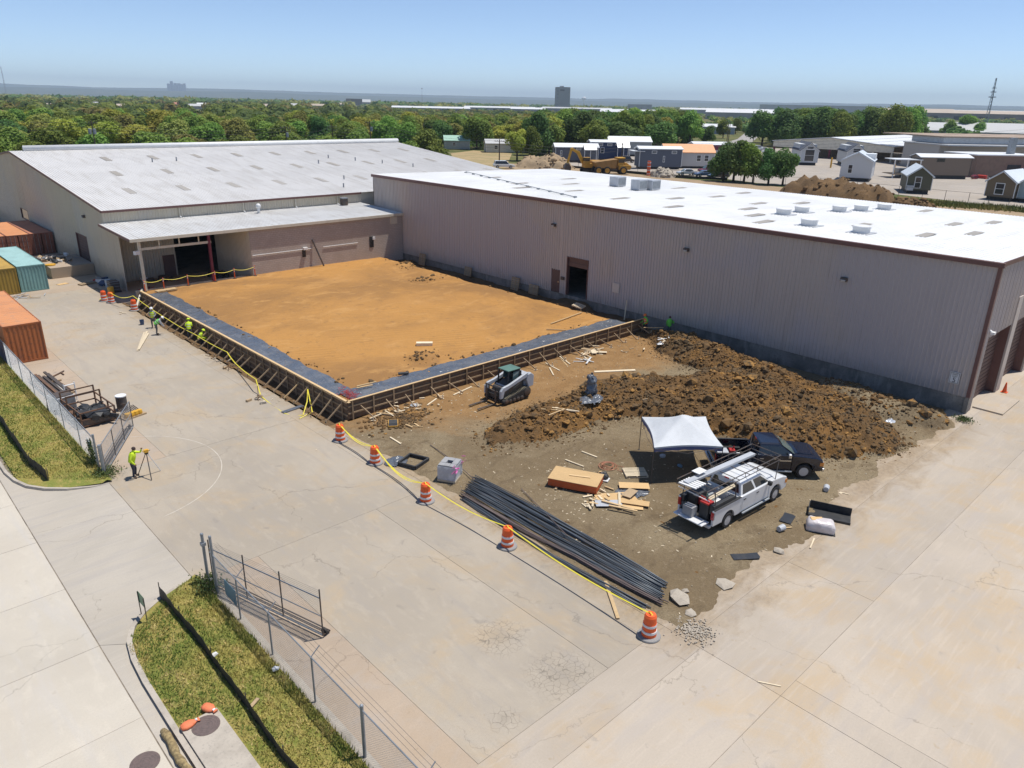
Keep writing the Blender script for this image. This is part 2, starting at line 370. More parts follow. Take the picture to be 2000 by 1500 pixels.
# buildings
def siding(name, c, streakc, k=.5, pink=False):
    N = NT(name); v = N.pos(); b = N.b
    cur = N.mix(N.rng(N.noise(N.vec(True, (1, 1, .10)), 1.7, 5, .65), .50, .74, 0, k), c, streakc)
    cur = N.mix(N.rng(N.noise(v, .11, 4, .5, .5), .46, .58, 0, .6), cur, (c[0] * .90, c[1] * .94, c[2] * 1.06)); sz_ = N.n('ShaderNodeSeparateXYZ'); N.l(v, sz_.inputs[0]); cur = N.mix(N.rng(N.math('ADD', sz_.outputs[2], N.math('MULTIPLY', N.noise(v, 1.1, 5, .65), 2.4)), 2.2, 3.6, .45, 0), cur, dk(streakc, .72))
    cur = N.mix(N.rng(N.noise(N.vec(True, (3, 3, .05)), 2.6, 3, .6), .66, .76, 0, .5), cur, dk(streakc, .7))
    N.l(cur, b.inputs['Base Color']); b.inputs['Roughness'].default_value = .5; b.inputs['Specular IOR Level'].default_value = .35; return N.m
M_SIDE1 = siding('warehouse siding', (.49, .432, .395), (.40, .345, .31), .6)
M_SIDE2 = siding('older siding', (.60, .54, .43), (.43, .375, .29), .4)
M_ROOF1 = mat('white roof metal', (.76, .76, .745), [(.12, .45, .6, (.69, .69, .68), .7), (1.1, .52, .7, (.62, .60, .57), .45, (.15, 1, 1)), (6, .55, .7, (.60, .58, .55), .3)], .45, world=True, spec=.4)
M_ROOF2 = mat('worn roof metal', (.63, .615, .595), [(.25, .42, .62, (.57, .555, .535), .7), (1.6, .48, .68, (.50, .475, .44), .6, (1, .06, 1)), (6, .55, .7, (.42, .39, .36), .4)], .5, world=True, spec=.4)
M_CANOPYROOF = mat('canopy roof metal', (.63, .625, .61), [(.3, .42, .62, (.56, .55, .53), .8), (2.2, .48, .7, (.47, .44, .40), .5, (1, .15, 1))], .5, world=True, spec=.4)
M_SKYL = paint('fibreglass skylight', (.36, .325, .275), .5)
M_BROWN = paint('brown trim', (.155, .075, .065), .5)
M_BROWND = paint('brown door', (.125, .072, .062), .55)
M_CREAM = paint('cream trim', (.64, .585, .47), .55)
M_WHITE = paint('white paint', (.74, .74, .73), .5, .10)
M_WMETAL = paint('galvanised metal', (.50, .51, .52), .45, metal=.3)
M_PLINTH = mat('plinth concrete', (.255, .235, .21), [(.6, .4, .65, (.15, .14, .125), .9), (2.5, .5, .7, (.36, .33, .29), .6, (1, 1, .3)), (9, .5, .7, (.12, .11, .10), .5)], .95, world=True, bump=(15, .5, .02))
def block_mat():
    N = NT('painted blockwork'); b = N.b; v = N.pos()
    cb = N.n('ShaderNodeCombineXYZ'); sp = N.n('ShaderNodeSeparateXYZ'); N.l(v, sp.inputs[0]); N.l(sp.outputs[0], cb.inputs[0]); N.l(sp.outputs[2], cb.inputs[1])
    br = N.n('ShaderNodeTexBrick'); N.l(cb.outputs[0], br.inputs['Vector']); br.inputs['Scale'].default_value = 1; br.inputs['Brick Width'].default_value = .4; br.inputs['Row Height'].default_value = .2
    br.inputs['Mortar Size'].default_value = .012; br.inputs['Color1'].default_value = (.46, .395, .35, 1); br.inputs['Color2'].default_value = (.42, .36, .315, 1); br.inputs['Mortar'].default_value = (.27, .225, .19, 1)
    cur = N.mix(N.rng(N.noise(v, .5, 5, .6), .45, .68, 0, .7), br.outputs['Color'], (.36, .305, .265)); cur = N.mix(N.rng(N.noise(N.vec(True, (1, 1, .2)), 2.2, 4), .55, .7, 0, .4), cur, (.42, .37, .32))
    N.l(cur, b.inputs['Base Color']); b.inputs['Roughness'].default_value = .85; N.l(N.bump(br.outputs['Fac'], -.5, .01), b.inputs['Normal']); return N.m
M_BLOCK = block_mat()
# goods
M_GLASS = mat('dark glass', (.02, .026, .03), (), .06, spec=.8)
M_GLASS2 = mat('windscreen glass', (.10, .15, .15), (), .05, spec=.9)
M_RUBBER = mat('tyre rubber', (.022, .022, .022), [(8, .4, .7, (.06, .052, .045), .7)], .85)
M_CHROME = mat('bright metal', (.62, .62, .62), (), .25, metal=.9)
M_RIM = paint('alloy rim', (.52, .52, .53), .35, metal=.15)
M_BLACK = mat('black plastic', (.022, .023, .025), [(3, .4, .7, (.045, .045, .045), .7)], .55)
M_STEEL = mat('dark steel', (.085, .08, .078), [(4, .4, .65, (.15, .10, .07), .7)], .6, metal=.3)
M_RUST = mat('rusty steel', (.13, .075, .05), [(5, .4, .65, (.20, .10, .05), .8), (1, .45, .7, (.06, .045, .04), .7)], .85)
M_GALV = mat('galvanised steel', (.30, .32, .34), [(3, .4, .7, (.22, .235, .25), .7)], .5, metal=.4)
M_LUMBER = wood('fresh lumber', (.60, .42, .22))
M_LUMBER2 = wood('weathered lumber', (.40, .29, .175))
M_LUMBERP = wood('pale lumber', (.70, .585, .41))
M_PLY = wood('plywood', (.63, .42, .20), .15)
M_FORM = mat('soiled form ply', (.165, .105, .06), [(1.6, .4, .65, (.105, .08, .06), .85), (.5, .5, .7, (.24, .15, .075), .7), (8, .5, .7, (.27, .19, .115), .5)], .9, world=True)
M_FORMW = wood('soiled form lumber', (.33, .235, .14))
def plastic_sheet():
    N = NT('black poly sheet'); b = N.b; v = N.pos()
    cur = N.mix(N.rng(N.noise(v, .8, 5, .6), .42, .66), (.10, .115, .14), (.155, .162, .175)); cur = N.mix(N.rng(N.noise(v, 3.5, 5, .7), .60, .72, 0, .7), cur, (.24, .175, .105));  # slate blue base colour paints some sky sheen onto the black plastic
    N.l(cur, b.inputs['Base Color']); b.inputs['Roughness'].default_value = .27; b.inputs['Specular IOR Level'].default_value = .9
    h = N.math('ADD', N.noise(N.vec(True, (1.6, 1, 1), .7), 1.7, 2.5, .5, 1.6), N.math('MULTIPLY', N.noise(v, 5, 2, .5, 1.2), .22)); N.l(N.bump(h, .75, .16), b.inputs['Normal']); return N.m
M_POLY = plastic_sheet()
M_ORANGE = paint('barrel orange', (.80, .115, .02), .5, .12, 5)
M_REFL = paint('barrel sheeting', (.68, .68, .68), .45, .08, 5)
M_TAPE = mat('yellow tape', (.78, .66, .06), (), .5)
M_YEL = paint('yellow paint', (.68, .37, .03), .5)
M_YELD = paint('worn machine yellow', (.56, .30, .04), .5, .3)
M_RED = paint('red plastic', (.42, .03, .025), .45)
M_MAROON = paint('maroon plastic', (.16, .018, .045), .5)
M_BLUE = paint('blue plastic', (.035, .075, .17), .5)
M_PINK = mat('pink flagging', (.80, .18, .50), (), .6)
M_TEAL = paint('teal container paint', (.19, .355, .335), .55, .3, .6)
M_TEALR = paint('teal roof paint', (.33, .52, .50), .55, .25, .6)
M_OLIVE = paint('ochre container paint', (.33, .21, .03), .55, .3, .6)
M_OLIVER = paint('ochre roof paint', (.50, .31, .06), .55, .3, .6)
M_CORG = mat('orange container paint', (.38, .115, .032), [(1.5, .45, .68, (.22, .075, .035), .7, (1, 1, .25)), (6, .55, .7, (.13, .06, .04), .7)], .55)
M_CORGR = mat('pale orange roof', (.60, .26, .105), [(.5, .42, .62, (.52, .225, .095), .8), (2, .52, .68, (.44, .24, .14), .6)], .6)  # roof tone paler than the orange container sides
M_CBRN = mat('rust brown container paint', (.215, .075, .045), [(1.3, .42, .66, (.135, .055, .04), .8, (1, 1, .3)), (7, .55, .7, (.30, .19, .13), .5)], .6)
M_CBRNR = mat('pale rust roof', (.46, .19, .10), [(.6, .42, .62, (.38, .15, .085), .8)], .6)  # roof tone paler than the rust brown sides
M_TENT = mat('tent canvas', (.56, .58, .60), [(1, .42, .65, (.50, .52, .54), .7), (7, .5, .7, (.46, .47, .48), .4)], .7, bump=(3, .35, .05))
M_TENTB = paint('tent valance blue', (.10, .115, .24), .7)
M_TRUCKW = mat('white truck paint', (.70, .71, .72), [(1, .45, .7, (.62, .62, .61), .5)], .22, coat=.6)
M_TRUCKN = mat('dark navy truck paint', (.006, .010, .024), [(2, .45, .7, (.010, .013, .024), .6)], .12, coat=.5)
M_TAILL = mat('tail lamp red', (.42, .012, .018), (), .2)
M_AMBER = mat('amber lamp', (.62, .23, .04), (), .25)
M_LAMP = mat('lamp glass', (.55, .56, .56), (), .15)
M_GREYP = paint('light grey machine paint', (.47, .49, .52), .4, .2)
M_GREEN = paint('green dusty cab roof', (.10, .20, .165), .6, .3)
M_REBAR = mat('steel rebar', (.115, .135, .155), [(2.2, .42, .62, (.075, .09, .11), .8, (1, .2, 1)), (.7, .5, .68, (.17, .15, .135), .8)], .5, metal=.35, hsv=.25)
M_REBARR = mat('rusting rebar', (.15, .115, .105), [(1.6, .42, .65, (.11, .085, .08), .8)], .75, hsv=.2)
M_HIVIS = mat('hi vis fabric', (.60, .78, .03), [(9, .45, .7, (.42, .60, .02), .7)], .8)
M_HIGRN = mat('hi vis green fabric', (.16, .60, .07), [(9, .45, .7, (.11, .45, .05), .7)], .8)
M_HIORG = mat('hi vis orange', (.85, .20, .03), (), .7)
M_JEANS = mat('dark trousers', (.025, .027, .045), [(8, .4, .7, (.045, .045, .065), .7)], .9)
M_GREYJ = mat('grey trousers', (.10, .105, .115), [(8, .4, .7, (.15, .15, .16), .7)], .9)
M_SKIN = mat('skin', (.36, .20, .13), (), .6)
M_HAIR = mat('dark cap', (.05, .03, .028), (), .8)
M_HATW = mat('white hard hat', (.78, .78, .78), (), .35)
M_SHIRT = mat('grey shirt', (.30, .31, .33), (), .9)
M_BOOT = mat('work boots', (.09, .055, .035), (), .8)
M_STONE = mat('broken concrete', (.42, .37, .30), [(4, .4, .7, (.36, .31, .25), .8), (20, .5, .7, (.28, .24, .20), .5)], .95, bump=(14, .6, .03))
M_BLOCKG = paint('grey block', (.33, .33, .335), .9, .2, 3)
M_WRAP = mat('stretch wrap', (.40, .43, .48), [(2, .45, .6, (.58, .62, .67), .7)], .25, bump=(5, .7, .05))
M_WRAPW = mat('pale stretch wrap', (.58, .525, .52), [(2.5, .42, .62, (.70, .66, .66), .8)], .3, bump=(4, .8, .06))
M_HOSE = mat('copper red hose', (.42, .17, .095), (), .6)
M_SILT = mat('silt fence fabric', (.018, .018, .018), [(3, .45, .7, (.04, .035, .03), .7)], .7)
M_IRON = mat('cast iron cover', (.145, .105, .095), [(9, .4, .7, (.09, .07, .065), .7)], .7)
M_BAG = mat('orange sandbag', (.74, .20, .085), [(8, .45, .7, (.58, .14, .06), .7)], .7, bump=(8, .5, .03))
M_STRAW = mat('straw wattle', (.36, .27, .13), [(9, .4, .65, (.19, .14, .07), .9)], .95, bump=(12, 1, .05))
M_SIGN = paint('sign white', (.68, .68, .67), .5, .06)
M_SIGNG = paint('sign green', (.10, .22, .12), .5, .1)
M_SIGNB = paint('fence sign blue', (.16, .27, .34), .5, .25)
M_POLE = mat('utility pole wood', (.10, .075, .055), [(5, .4, .7, (.06, .045, .035), .7)], .9)
M_WIRE = mat('wire', (.045, .045, .045), (), .7)
M_BARB = mat('barbed wire', (.16, .15, .14), (), .7, metal=.3)

# ---------------------------------------------------------------- terrain, pavements, kerbs
def land(x, y):
    return -0.6 + 4.6 * sstep(0, 42, max(x - 93, y - 168))
gx = [-16000, -8000, -4000, -2000, -1000, -500, -250, -100, -40, 0, 40, 80] + [88 + 4 * i for i in range(18)] + [180, 220, 300, 400, 600, 1000, 2000, 4000, 8000, 16000]
gy = [-16000, -8000, -4000, -2000, -1000, -500, -250, -100, -40, 0, 40, 80, 120] + [160 + 4 * i for i in range(15)] + [240, 300, 400, 600, 1000, 2000, 4000, 8000, 16000]
mb = MB()
for y in gy:
    for x in gx: mb.v.append((x, y, land(x, y)))
nx = len(gx)
for j in range(len(gy) - 1):
    for i in range(nx - 1): a = j * nx + i; mb.f.append((a, a + 1, a + nx + 1, a + nx)); mb.mi.append(0)
tag(mb.build('ground', M_FIELD, fix=False), kind='structure')

def slab_field(parent, cells, m, gap=.008, z1=0.0, th=.028):
    for (x0, y0, x1, y1) in cells:
        dz = rnd.uniform(-.003, .003)
        MB().bx(x0 + gap, y0 + gap, z1 - th, x1 - gap, y1 - gap, z1 + dz).build('slab', m, parent)
def cells(xs, ys): return [(xs[i], ys[j], xs[i + 1], ys[j + 1]) for i in range(len(xs) - 1) for j in range(len(ys) - 1)]

# street and its gutter
st = tag(MB().bx(-14, -60, -.40, 4.215, 260, -.010).build('street', M_JOINT), kind='structure')
slab_field(st, cells([-14, -7.8, -1.6, 4.2], [-60, -20, 3.5, 7.9, 12.35, 16.8, 21.2, 25.65, 30.1, 34.6, 39, 43.5, 48, 52.5, 57, 61.5, 66, 80, 100, 260]), M_STREET)
# driveway apron between the two kerb returns
KR = [(8.26, 27.45), (7.5, 27.30), (6.7, 26.95), (5.95, 26.45), (5.35, 25.85), (4.98, 25.05), (4.80, 24.0), (4.72, 22.6), (4.70, 20.0), (4.70, -60)]
KL = [(8.26, 38.28), (7.4, 38.42), (6.44, 38.85), (5.6, 39.55), (5.0, 40.45), (4.68, 41.5), (4.52, 42.8), (4.5, 45), (4.5, 260)]
ap = tag(MB().bx(4.222, -60, -.36, 8.26, 260, -.010).build('driveway_apron', M_JOINT), kind='structure')
def fan(x0, ya, yb):
    return [(x0, ya)] + [p for p in KR[::-1] if 20 <= p[1] and p[0] < 8.3][0:] 
MB().prism([(4.235, 25.66), (4.98, 25.10), (5.35, 25.85), (5.95, 26.45), (6.7, 26.95), (7.5, 27.30), (8.24, 27.45), (8.24, 38.26), (7.4, 38.40), (6.44, 38.83), (5.6, 39.53), (5.0, 40.43), (4.68, 41.5), (4.52, 42.8), (4.235, 43.4)], -.028, .002).build('slab', M_APRON, ap)
MB().prism([(4.235, -60), (4.69, -60), (4.69, 20), (4.71, 22.6), (4.79, 24.0), (4.96, 25.05), (4.96, 25.09), (4.235, 25.652)], -.028, -.004).build('slab', M_APRON, ap)
MB().prism([(4.235, 43.44), (4.51, 42.84), (4.49, 45), (4.49, 260), (4.235, 260)], -.028, -.004).build('slab', M_APRON, ap)
def kerb(name, pts, w=.16, h=.135):
    m = MB(); L = []
    for i, p in enumerate(pts):
        a = Vector(pts[max(0, i - 1)]); b = Vector(pts[min(len(pts) - 1, i + 1)]); d = (b - a).normalized(); nrm = Vector((d.y, -d.x))
        L.append((Vector(p), nrm))
    rings = []
    for i, (p, nr) in enumerate(L):
        hh = h * (0.12 + .88 * sstep(0, 3, i)) if len(pts) > 4 else h
        rings.append([(p.x, p.y, -.03), (p.x + nr.x * .02, p.y + nr.y * .02, hh), (p.x + nr.x * w, p.y + nr.y * w, hh), (p.x + nr.x * w, p.y + nr.y * w, -.03)])
    m.loft(rings); return tag(m.build(name, M_KERB), kind='structure')
kerb('kerb', KR[::1], -.16); kerb('kerb', KL, .16)

# yard: joint bed with separately cast slabs
ybed = tag(MB().bx(8.262, -60, -.30, 20.3, 166, -.009).build('yard_pavement', M_JOINT), kind='structure')
slab_field(ybed, cells([8.76, 20.3], [-60, 7.9, 11.05, 12.64]), M_YARD)
slab_field(ybed, cells([8.76, 10.95], [12.6, 27.2]) , M_STRIP)
slab_field(ybed, cells([8.40, 11.5], [39.5, 61, 84, 104]), M_STRIP)
slab_field(ybed, [(11.5, 83.5, 20.3, 104), (8.42, 104, 20.3, 166)], M_STRIP)
slab_field(ybed, [(10.95, 12.64, 16.97, 27.2), (16.97, 12.64, 19.25, 27.2), (8.265, 27.2, 19.25, 39.5), (11.5, 39.5, 19.25, 83.5)], M_DRIVE)
slab_field(ybed, [(19.25, 12.64, 20.3, 83.5)], M_DRIVE)
ysouth = tag(MB().bx(20.31, -60, -.30, 110, 13.2, -.009).build('yard_pavement', M_JOINT), kind='structure')
slab_field(ysouth, cells([20.3, 27.9, 110], [7.9, 11.6]) + cells([20.3, 21.36, 48.5, 110], [-60, -6, 7.9]) + [(20.3, 11.6, 51.4, 13.15), (51.4, 11.6, 110, 13.1)], M_YARD)
edge = tag(MB().bx(20.31, 13.21, -.30, 21.1, 36.9, -.009).build('yard_pavement', M_JOINT), kind='structure'); slab_field(edge, [(20.3, 13.2, 21.08, 36.85)], M_DRIVE)
ynorth = tag(MB().bx(20.31, 75.4, -.30, 52.4, 83.9, -.009).build('bay_floor', M_JOINT), kind='structure')
slab_field(ynorth, cells([20.3, 22.2, 27.5, 33.3], [75.4, 84.2]), M_STRIP); slab_field(ynorth, cells([20.3, 22.19], [84.2, 100, 130, 166]), M_STRIP)

# worn gate arc
m = MB(); ring = []
for k in range(31):
    a = R(78 - k * 158 / 30); ring.append((8.2 + 5.55 * math.cos(a), 38.6 + 5.5 * math.sin(a)))
for k in range(30):
    a, b = Vector(ring[k]), Vector(ring[k + 1]); d = (b - a).normalized(); n_ = Vector((-d.y, d.x)) * .02
    m.add([(a.x - n_.x, a.y - n_.y, .006), (b.x - n_.x, b.y - n_.y, .006), (b.x + n_.x, b.y + n_.y, .006), (a.x + n_.x, a.y + n_.y, .006)], [(0, 1, 2, 3)])
tag(m.build('gate_arc_marking', mat('worn pale scratch', (.58, .53, .45), [(1.5, .42, .6, (.46, .405, .33), .95)], .9, world=True)), kind='structure')

# grass verges
def verge(name, kp, y0, y1):
    m = MB(); rows = []
    n = max(8, int(abs(y1 - y0) / .6))
    for j in range(n + 1):
        y = y0 + (y1 - y0) * j / n
        xs = 4.86
        for a, b in zip(kp[:-1], kp[1:]):
            lo, hi = sorted((a[1], b[1]))
            if lo <= y <= hi and hi > lo:
                t = (y - a[1]) / (b[1] - a[1]); xs = max(4.86, a[0] + (b[0] - a[0]) * t + .17)
        r = []
        for i in range(9):
            x = xs + (8.43 - xs) * i / 8
            e = min(i, 8 - i) / 4
            r.append((x, y, .09 + .10 * math.sin(math.pi * min(1, i / 8)) * (.4 + .6 * e) + .02 * fbm(x, y, 1.2)))
        rows.append(r)
    b = len(m.v)
    for r in rows: m.v += r
    for j in range(n):
        for i in range(8): a = b + j * 9 + i; m.f.append((a, a + 1, a + 10, a + 9)); m.mi.append(0)
    return tag(m.build(name, M_GRASS, smooth=True, fix=False), kind='structure')
verge('grass_verge', KR, 27.40, -60); verge('grass_verge', KL, 38.36, 260)
def strip(name, x0, y0, x1, y1): tag(MB().bx(x0, y0, -.2, x1, y1, .045).build(name, M_KERB), kind='structure')
strip('mowing_strip', 8.44, -60, 8.755, 26.6); strip('mowing_strip', 8.20, 39.6, 8.395, 140)
# grass blades
g_ = MB(); rb = random.Random(3)
def blades(n, x0, x1, y0, y1, kp, side):
    for _ in range(n):
        y = rb.uniform(y0, y1); x = rb.uniform(x0, x1)
        if any(math.hypot(x - q[0], y - q[1]) < .22 for q in kp): continue
        if side > 0 and y > 25 and (x - 4.8) < (y - 25) * 1.35: continue
        if side < 0 and y < 42 and (x - 4.6) < (42 - y) * .95: continue
        if side > 0 and 4.7 < x < 6.15 and y < 19.9: continue
        tall = 1.9 if (x > 8.0 and rb.random() < .6) else 1
        h = rb.uniform(.05, .13) * tall; a = rb.uniform(0, 6.28); w = rb.uniform(.012, .026); lx, ly = rb.uniform(-.08, .08), rb.uniform(-.08, .08)
        z = .10 + .08 * math.sin(math.pi * max(0, min(1, (x - 4.86) / 3.57)))
        g_.add([(x - w * math.cos(a), y - w * math.sin(a), z), (x + w * math.cos(a), y + w * math.sin(a), z), (x + lx, y + ly, z + h)], [(0, 1, 2)])
blades(26000, 4.9, 8.45, 11, 27.2, KR, 1); blades(26000, 4.75, 8.3, 38.6, 66, KL, -1)
tag(g_.build('grass_blades', M_BLADE, fix=False), 'patchy green and straw coloured grass on the roadside verges', 'grass', kind='stuff')

# ---------------------------------------------------------------- excavation: bare dirt, berm, trench, pad
FX, FY, FZ = 21.7, 37.4, 1.2
BP = [(26.23, 30.1), (25.71, 28.7), (27.5, 27.51), (29.69, 26.73), (31.39, 26.62), (33.59, 26.88), (35.57, 25.61), (35.75, 22.65), (37.1, 20.32), (37.03, 17.62), (38, 15.65), (40.55, 13.87), (42.56, 12.82), (44.5, 12.78), (46.22, 14.34), (47.48, 16.51), (48.46, 18.66), (49.31, 20.51), (50.42, 23.4), (51.07, 26.71), (52.24, 31.1), (53.41, 34.94), (52.48, 36.75), (49.83, 35.96), (47.24, 32.68), (46.34, 30.01), (46.37, 27.55), (43.27, 27.88), (40.97, 30.24), (36.94, 31.1), (33.26, 31), (29.9, 31.36)]
B3L = [(50.87, 19.77), (49.1, 16.22), (49.23, 13.64)]
import numpy as np
_gx = np.arange(20, 53.01, .15); _gy = np.arange(10.5, 38.01, .15); _X, _Y = np.meshgrid(_gx, _gy)
_D = np.full(_X.shape, 1e9); _IN = np.zeros(_X.shape, bool)
for i in range(len(BP)):
    (ax, ay), (bx_, by_) = BP[i], BP[(i + 1) % len(BP)]; dx, dy = bx_ - ax, by_ - ay
    tt = np.clip(((_X - ax) * dx + (_Y - ay) * dy) / (dx * dx + dy * dy), 0, 1); _D = np.minimum(_D, np.hypot(_X - ax - tt * dx, _Y - ay - tt * dy))
    cr_ = ((ay > _Y) != (by_ > _Y)) & (_X < (bx_ - ax) * (_Y - ay) / (by_ - ay + 1e-12) + ax); _IN ^= cr_
_S = np.where(_IN, _D, -_D)
def berm(x, y):
    i = (x - 20) / .15; j = (y - 10.5) / .15
    if not (0 <= i < len(_gx) - 1 and 0 <= j < len(_gy) - 1): return 0
    i0, j0 = int(i), int(j); u, v = i - i0, j - j0
    d = (_S[j0, i0] * (1 - u) + _S[j0, i0 + 1] * u) * (1 - v) + (_S[j0 + 1, i0] * (1 - u) + _S[j0 + 1, i0 + 1] * u) * v
    d += .28 * fbm(x, y, .7, 4, 2)
    if d <= 0: return 0
    return (1.25 - .35 * sstep(34, 27, x)) * (1 - math.exp(-d / 1.05)) * (1 + .35 * fbm(x, y, .35, 3, 14))
def mound(x, y):
    c, tc = segdist(x, y, B3L); return .75 * max(0, 1 - (c / (1.9 + .5 * fbm(x, y, .5, 3, 2))) ** 2) if c < 2.6 else 0
def edge_d(x, y):
    return min(x - (20.45 + .35 * fbm(0, y, .5, 4, 3) + .10 * fbm(x, y, 2, 3, 5)), y - (12.05 + .8 * fbm(x, 0, .3, 5, 8) + .12 * fbm(x, y, 2, 3, 6) - .55 * sstep(46, 51, x)))
def dirt_z(x, y):
    z = .03 + .035 * fbm(x, y, .5, 4) + .012 * fbm(x, y, 3, 3)
    z += .10 * sstep(33, 36.5, y) * sstep(21.5, 24, x)
    if y < FY + .3 and x > 20.3:
        h = berm(x, y); z += mound(x, y)
        if h > 0: z += h * (1 + .2 * fbm(x, y, 1.1, 4, 5)) + .16 * min(1, h * 2) * fbm(x, y, 2.6, 3, 6)
    if x > 50.4: z = z * (1 - .8 * sstep(50.4, 51.6, x)) - .05 * sstep(50.4, 51.6, x)
    e = sstep(-.12, .75, edge_d(x, y)); z = -.022 + (z + .022) * e
    if y > FY - .25 and x > FX - .05 and x < 50.2: z = -.35 + .45 * sstep(0, .5, FY + .1 - y)
    if y > FY + .2 and x < FX + .1: z = -.32 * sstep(20.45, 20.85, x + .12 * fbm(x, y, 1.1, 3, 9)) + .02 * fbm(x, y, 2) + (.02 if x < 20.5 else 0)
    if x >= 50.2 and y > FY + .5:
        z = .38 + .22 * fbm(x, y, .5, 3, 4) + .45 * sstep(2.4, 1.2, abs(y - 46.6)); z = min(z, .95)
    return z
def edge_in(x, y): return edge_d(x, y) > .1
m = MB(); nx, ny = 252, 204
m.grid(20.0, 10.6, 52.6, FY, nx, ny, dirt_z)
for k, f in enumerate(m.f):
    cx = sum(m.v[i][0] for i in f) / 4; cy = sum(m.v[i][1] for i in f) / 4
    if berm(cx, cy) > .10 + .12 * fbm(cx, cy, 1.5, 3): m.mi[k] = 1
tag(m.build('bare_ground', [M_DIRT, M_BERM], smooth=True, fix=False), kind='structure')
m = MB(); m.grid(20.0, FY, 52.6, 75.4, 150, 160, dirt_z)
kf = [(f, (sum(m.v[i][0] for i in f) / 4, sum(m.v[i][1] for i in f) / 4)) for f in m.f]
kf = [f for f, (cx, cy) in kf if (cx < FX + .6 or cx > 49.6) and cx > 20.35 + .28 * fbm(0, cy, .6, 4, 3)]
m.f = kf; m.mi = [0] * len(kf)
tag(m.build('trench_bed', M_TRENCH, smooth=True, fix=False), kind='structure')
def pad_z(x, y):
    z = 1.04 + .05 * fbm(x, y, .22, 4, 1) + .015 * fbm(x, y, 1.6, 3)
    e = x - (49.7 + .55 * fbm(0, y, .35, 4, 5) - .5 * sstep(55, 75, y) * 0)
    if e > -.5: z -= .75 * sstep(-.5, .5, e)
    if y > 74.4: z -= .5 * sstep(74.4, 75.4, y) * (1 if x < 33.5 else .1)
    d = math.hypot((x - (49.4, 69.32)[0]) / 2.4, (y - (49.4, 69.32)[1]) / 1.3)
    z += .30 * max(0, 1 - d * d)
    d = math.hypot((x - (30.63, 41.54)[0]) / 1.3, (y - (30.63, 41.54)[1]) / 1.0); z += .38 * max(0, 1 - d * d)
    return z
m = MB(); m.grid(FX + .03, FY + .03, 50.4, 75.3, 190, 250, pad_z)
tag(m.build('earth_pad', M_PAD, smooth=True, fix=False), kind='structure')

# clods on the berm, pad piles and trench lips
ck = random.Random(11); m = MB()
x0, x1, y0, y1 = 21, 52, 12.2, 37
k = 0
while k < 15000:
    x = ck.uniform(x0, x1); y = ck.uniform(y0, y1); h = max(berm(x, y), .5 * mound(x, y))
    if h < .06 or ck.random() > .35 + h: continue
    r = min(.42, .020 + ck.expovariate(28) * (3 if ck.random() < .035 else 1)); m.rock((x, y, dirt_z(x, y) + r * .2), r, ck, ck.uniform(.5, .95)); k += 1
k = 0
while k < 3500:
    x = ck.uniform(x0, x1); y = ck.uniform(y0, y1); d = _S[min(len(_gy) - 1, max(0, int((y - 10.5) / .15))), min(len(_gx) - 1, max(0, int((x - 20) / .15)))]
    if not (-1.3 < d < .2) or ck.random() > math.exp(min(0, d) * 2.2) or x > 51.5: continue
    r = .012 + ck.expovariate(45); m.rock((x, y, dirt_z(x, y) + r * .2), r, ck); k += 1
tag(m.build('soil_clods', M_CLOD, fix=False), 'loose brown clods of turned soil heaped along the berm', 'soil', kind='stuff')
m = MB()
for _ in range(430):
    a = ck.choice([(800, 0), (828, 1), (825, 2), (2, 3), (3, 4), (4, 5)])[1]
    if a == 0: c = (49.29, 68.67); s_ = (1.3, .8)
    elif a == 1: c = (30.63, 41.54); s_ = (.75, .6)
    elif a == 2: c = (45.89, 62); s_ = (.9, .55)
    elif a == 3: c = (ck.uniform(24, 49.5), 39.75); s_ = (.3, .18)
    elif a == 4: c = (23.55 + .25 * math.sin(ck.random() * 6), ck.uniform(40, 66)); s_ = (.15, .3)
    else: c = (49.4, ck.uniform(41, 74)); s_ = (.4, .8)
    x, y = ck.gauss(c[0], s_[0]), ck.gauss(c[1], s_[1])
    if x < FX + .1 or y < FY + .1 or x > 50: continue
    r = .025 + ck.expovariate(22); m.rock((x, y, pad_z(x, y) + r * .2 + (.02 if a in (3, 4) else 0)), r, ck)
for _ in range(420):
    x, y = ck.gauss(24, 1.1), ck.gauss(35.3, .7)
    if y > FY - .1: continue
    r = ck.uniform(.03, .14); m.rock((x, y, dirt_z(x, y) + r * .2), r, ck)
tag(m.build('pad_clods', M_CLOD, fix=False), 'dark soil lumps scattered on the orange pad and beside its corner', 'soil', kind='stuff')
m = MB()
for _ in range(2600):
    x, y = ck.uniform(20.6, 51), ck.uniform(11.6, 37)
    if berm(x, y) > .05 or not edge_in(x - .1, y - .1): continue
    if fbm(x, y, .3, 3, 7) < ck.uniform(-.5, .5): continue
    r = ck.uniform(.015, .05); m.rock((x, y, dirt_z(x, y) + r * .3), r, ck)
tag(m.build('gravel', mat('gravel', (.33, .275, .19), [(1.3, .42, .62, (.20, .155, .10), .9), (3, .55, .68, (.55, .49, .40), .9)], .95, world=True), fix=False), 'small stones and dirt crumbs strewn over the bare lot', 'gravel', kind='stuff')
m = MB()
for _ in range(420):
    k = ck.random()
    if k < .45: x, y = ck.gauss(26.5, 2.2), ck.gauss(21.5, 2.2)
    elif k < .7: x, y = ck.gauss(29, 5), ck.gauss(35, 1.2)
    elif k < .8: x, y = ck.gauss(19.9, .25), ck.uniform(40, 66)
    else: x, y = ck.uniform(21, 48), ck.uniform(12.5, 36)
    if y > FY - .2 and x > 20.4: continue
    if berm(x, y) > .1: continue
    z_ = dirt_z(x, y) if x > 20.4 else .004
    m.box((x, y, max(z_, .004) + .012), (ck.uniform(.04, .16), ck.uniform(.02, .05), .015), ck.uniform(0, 3))
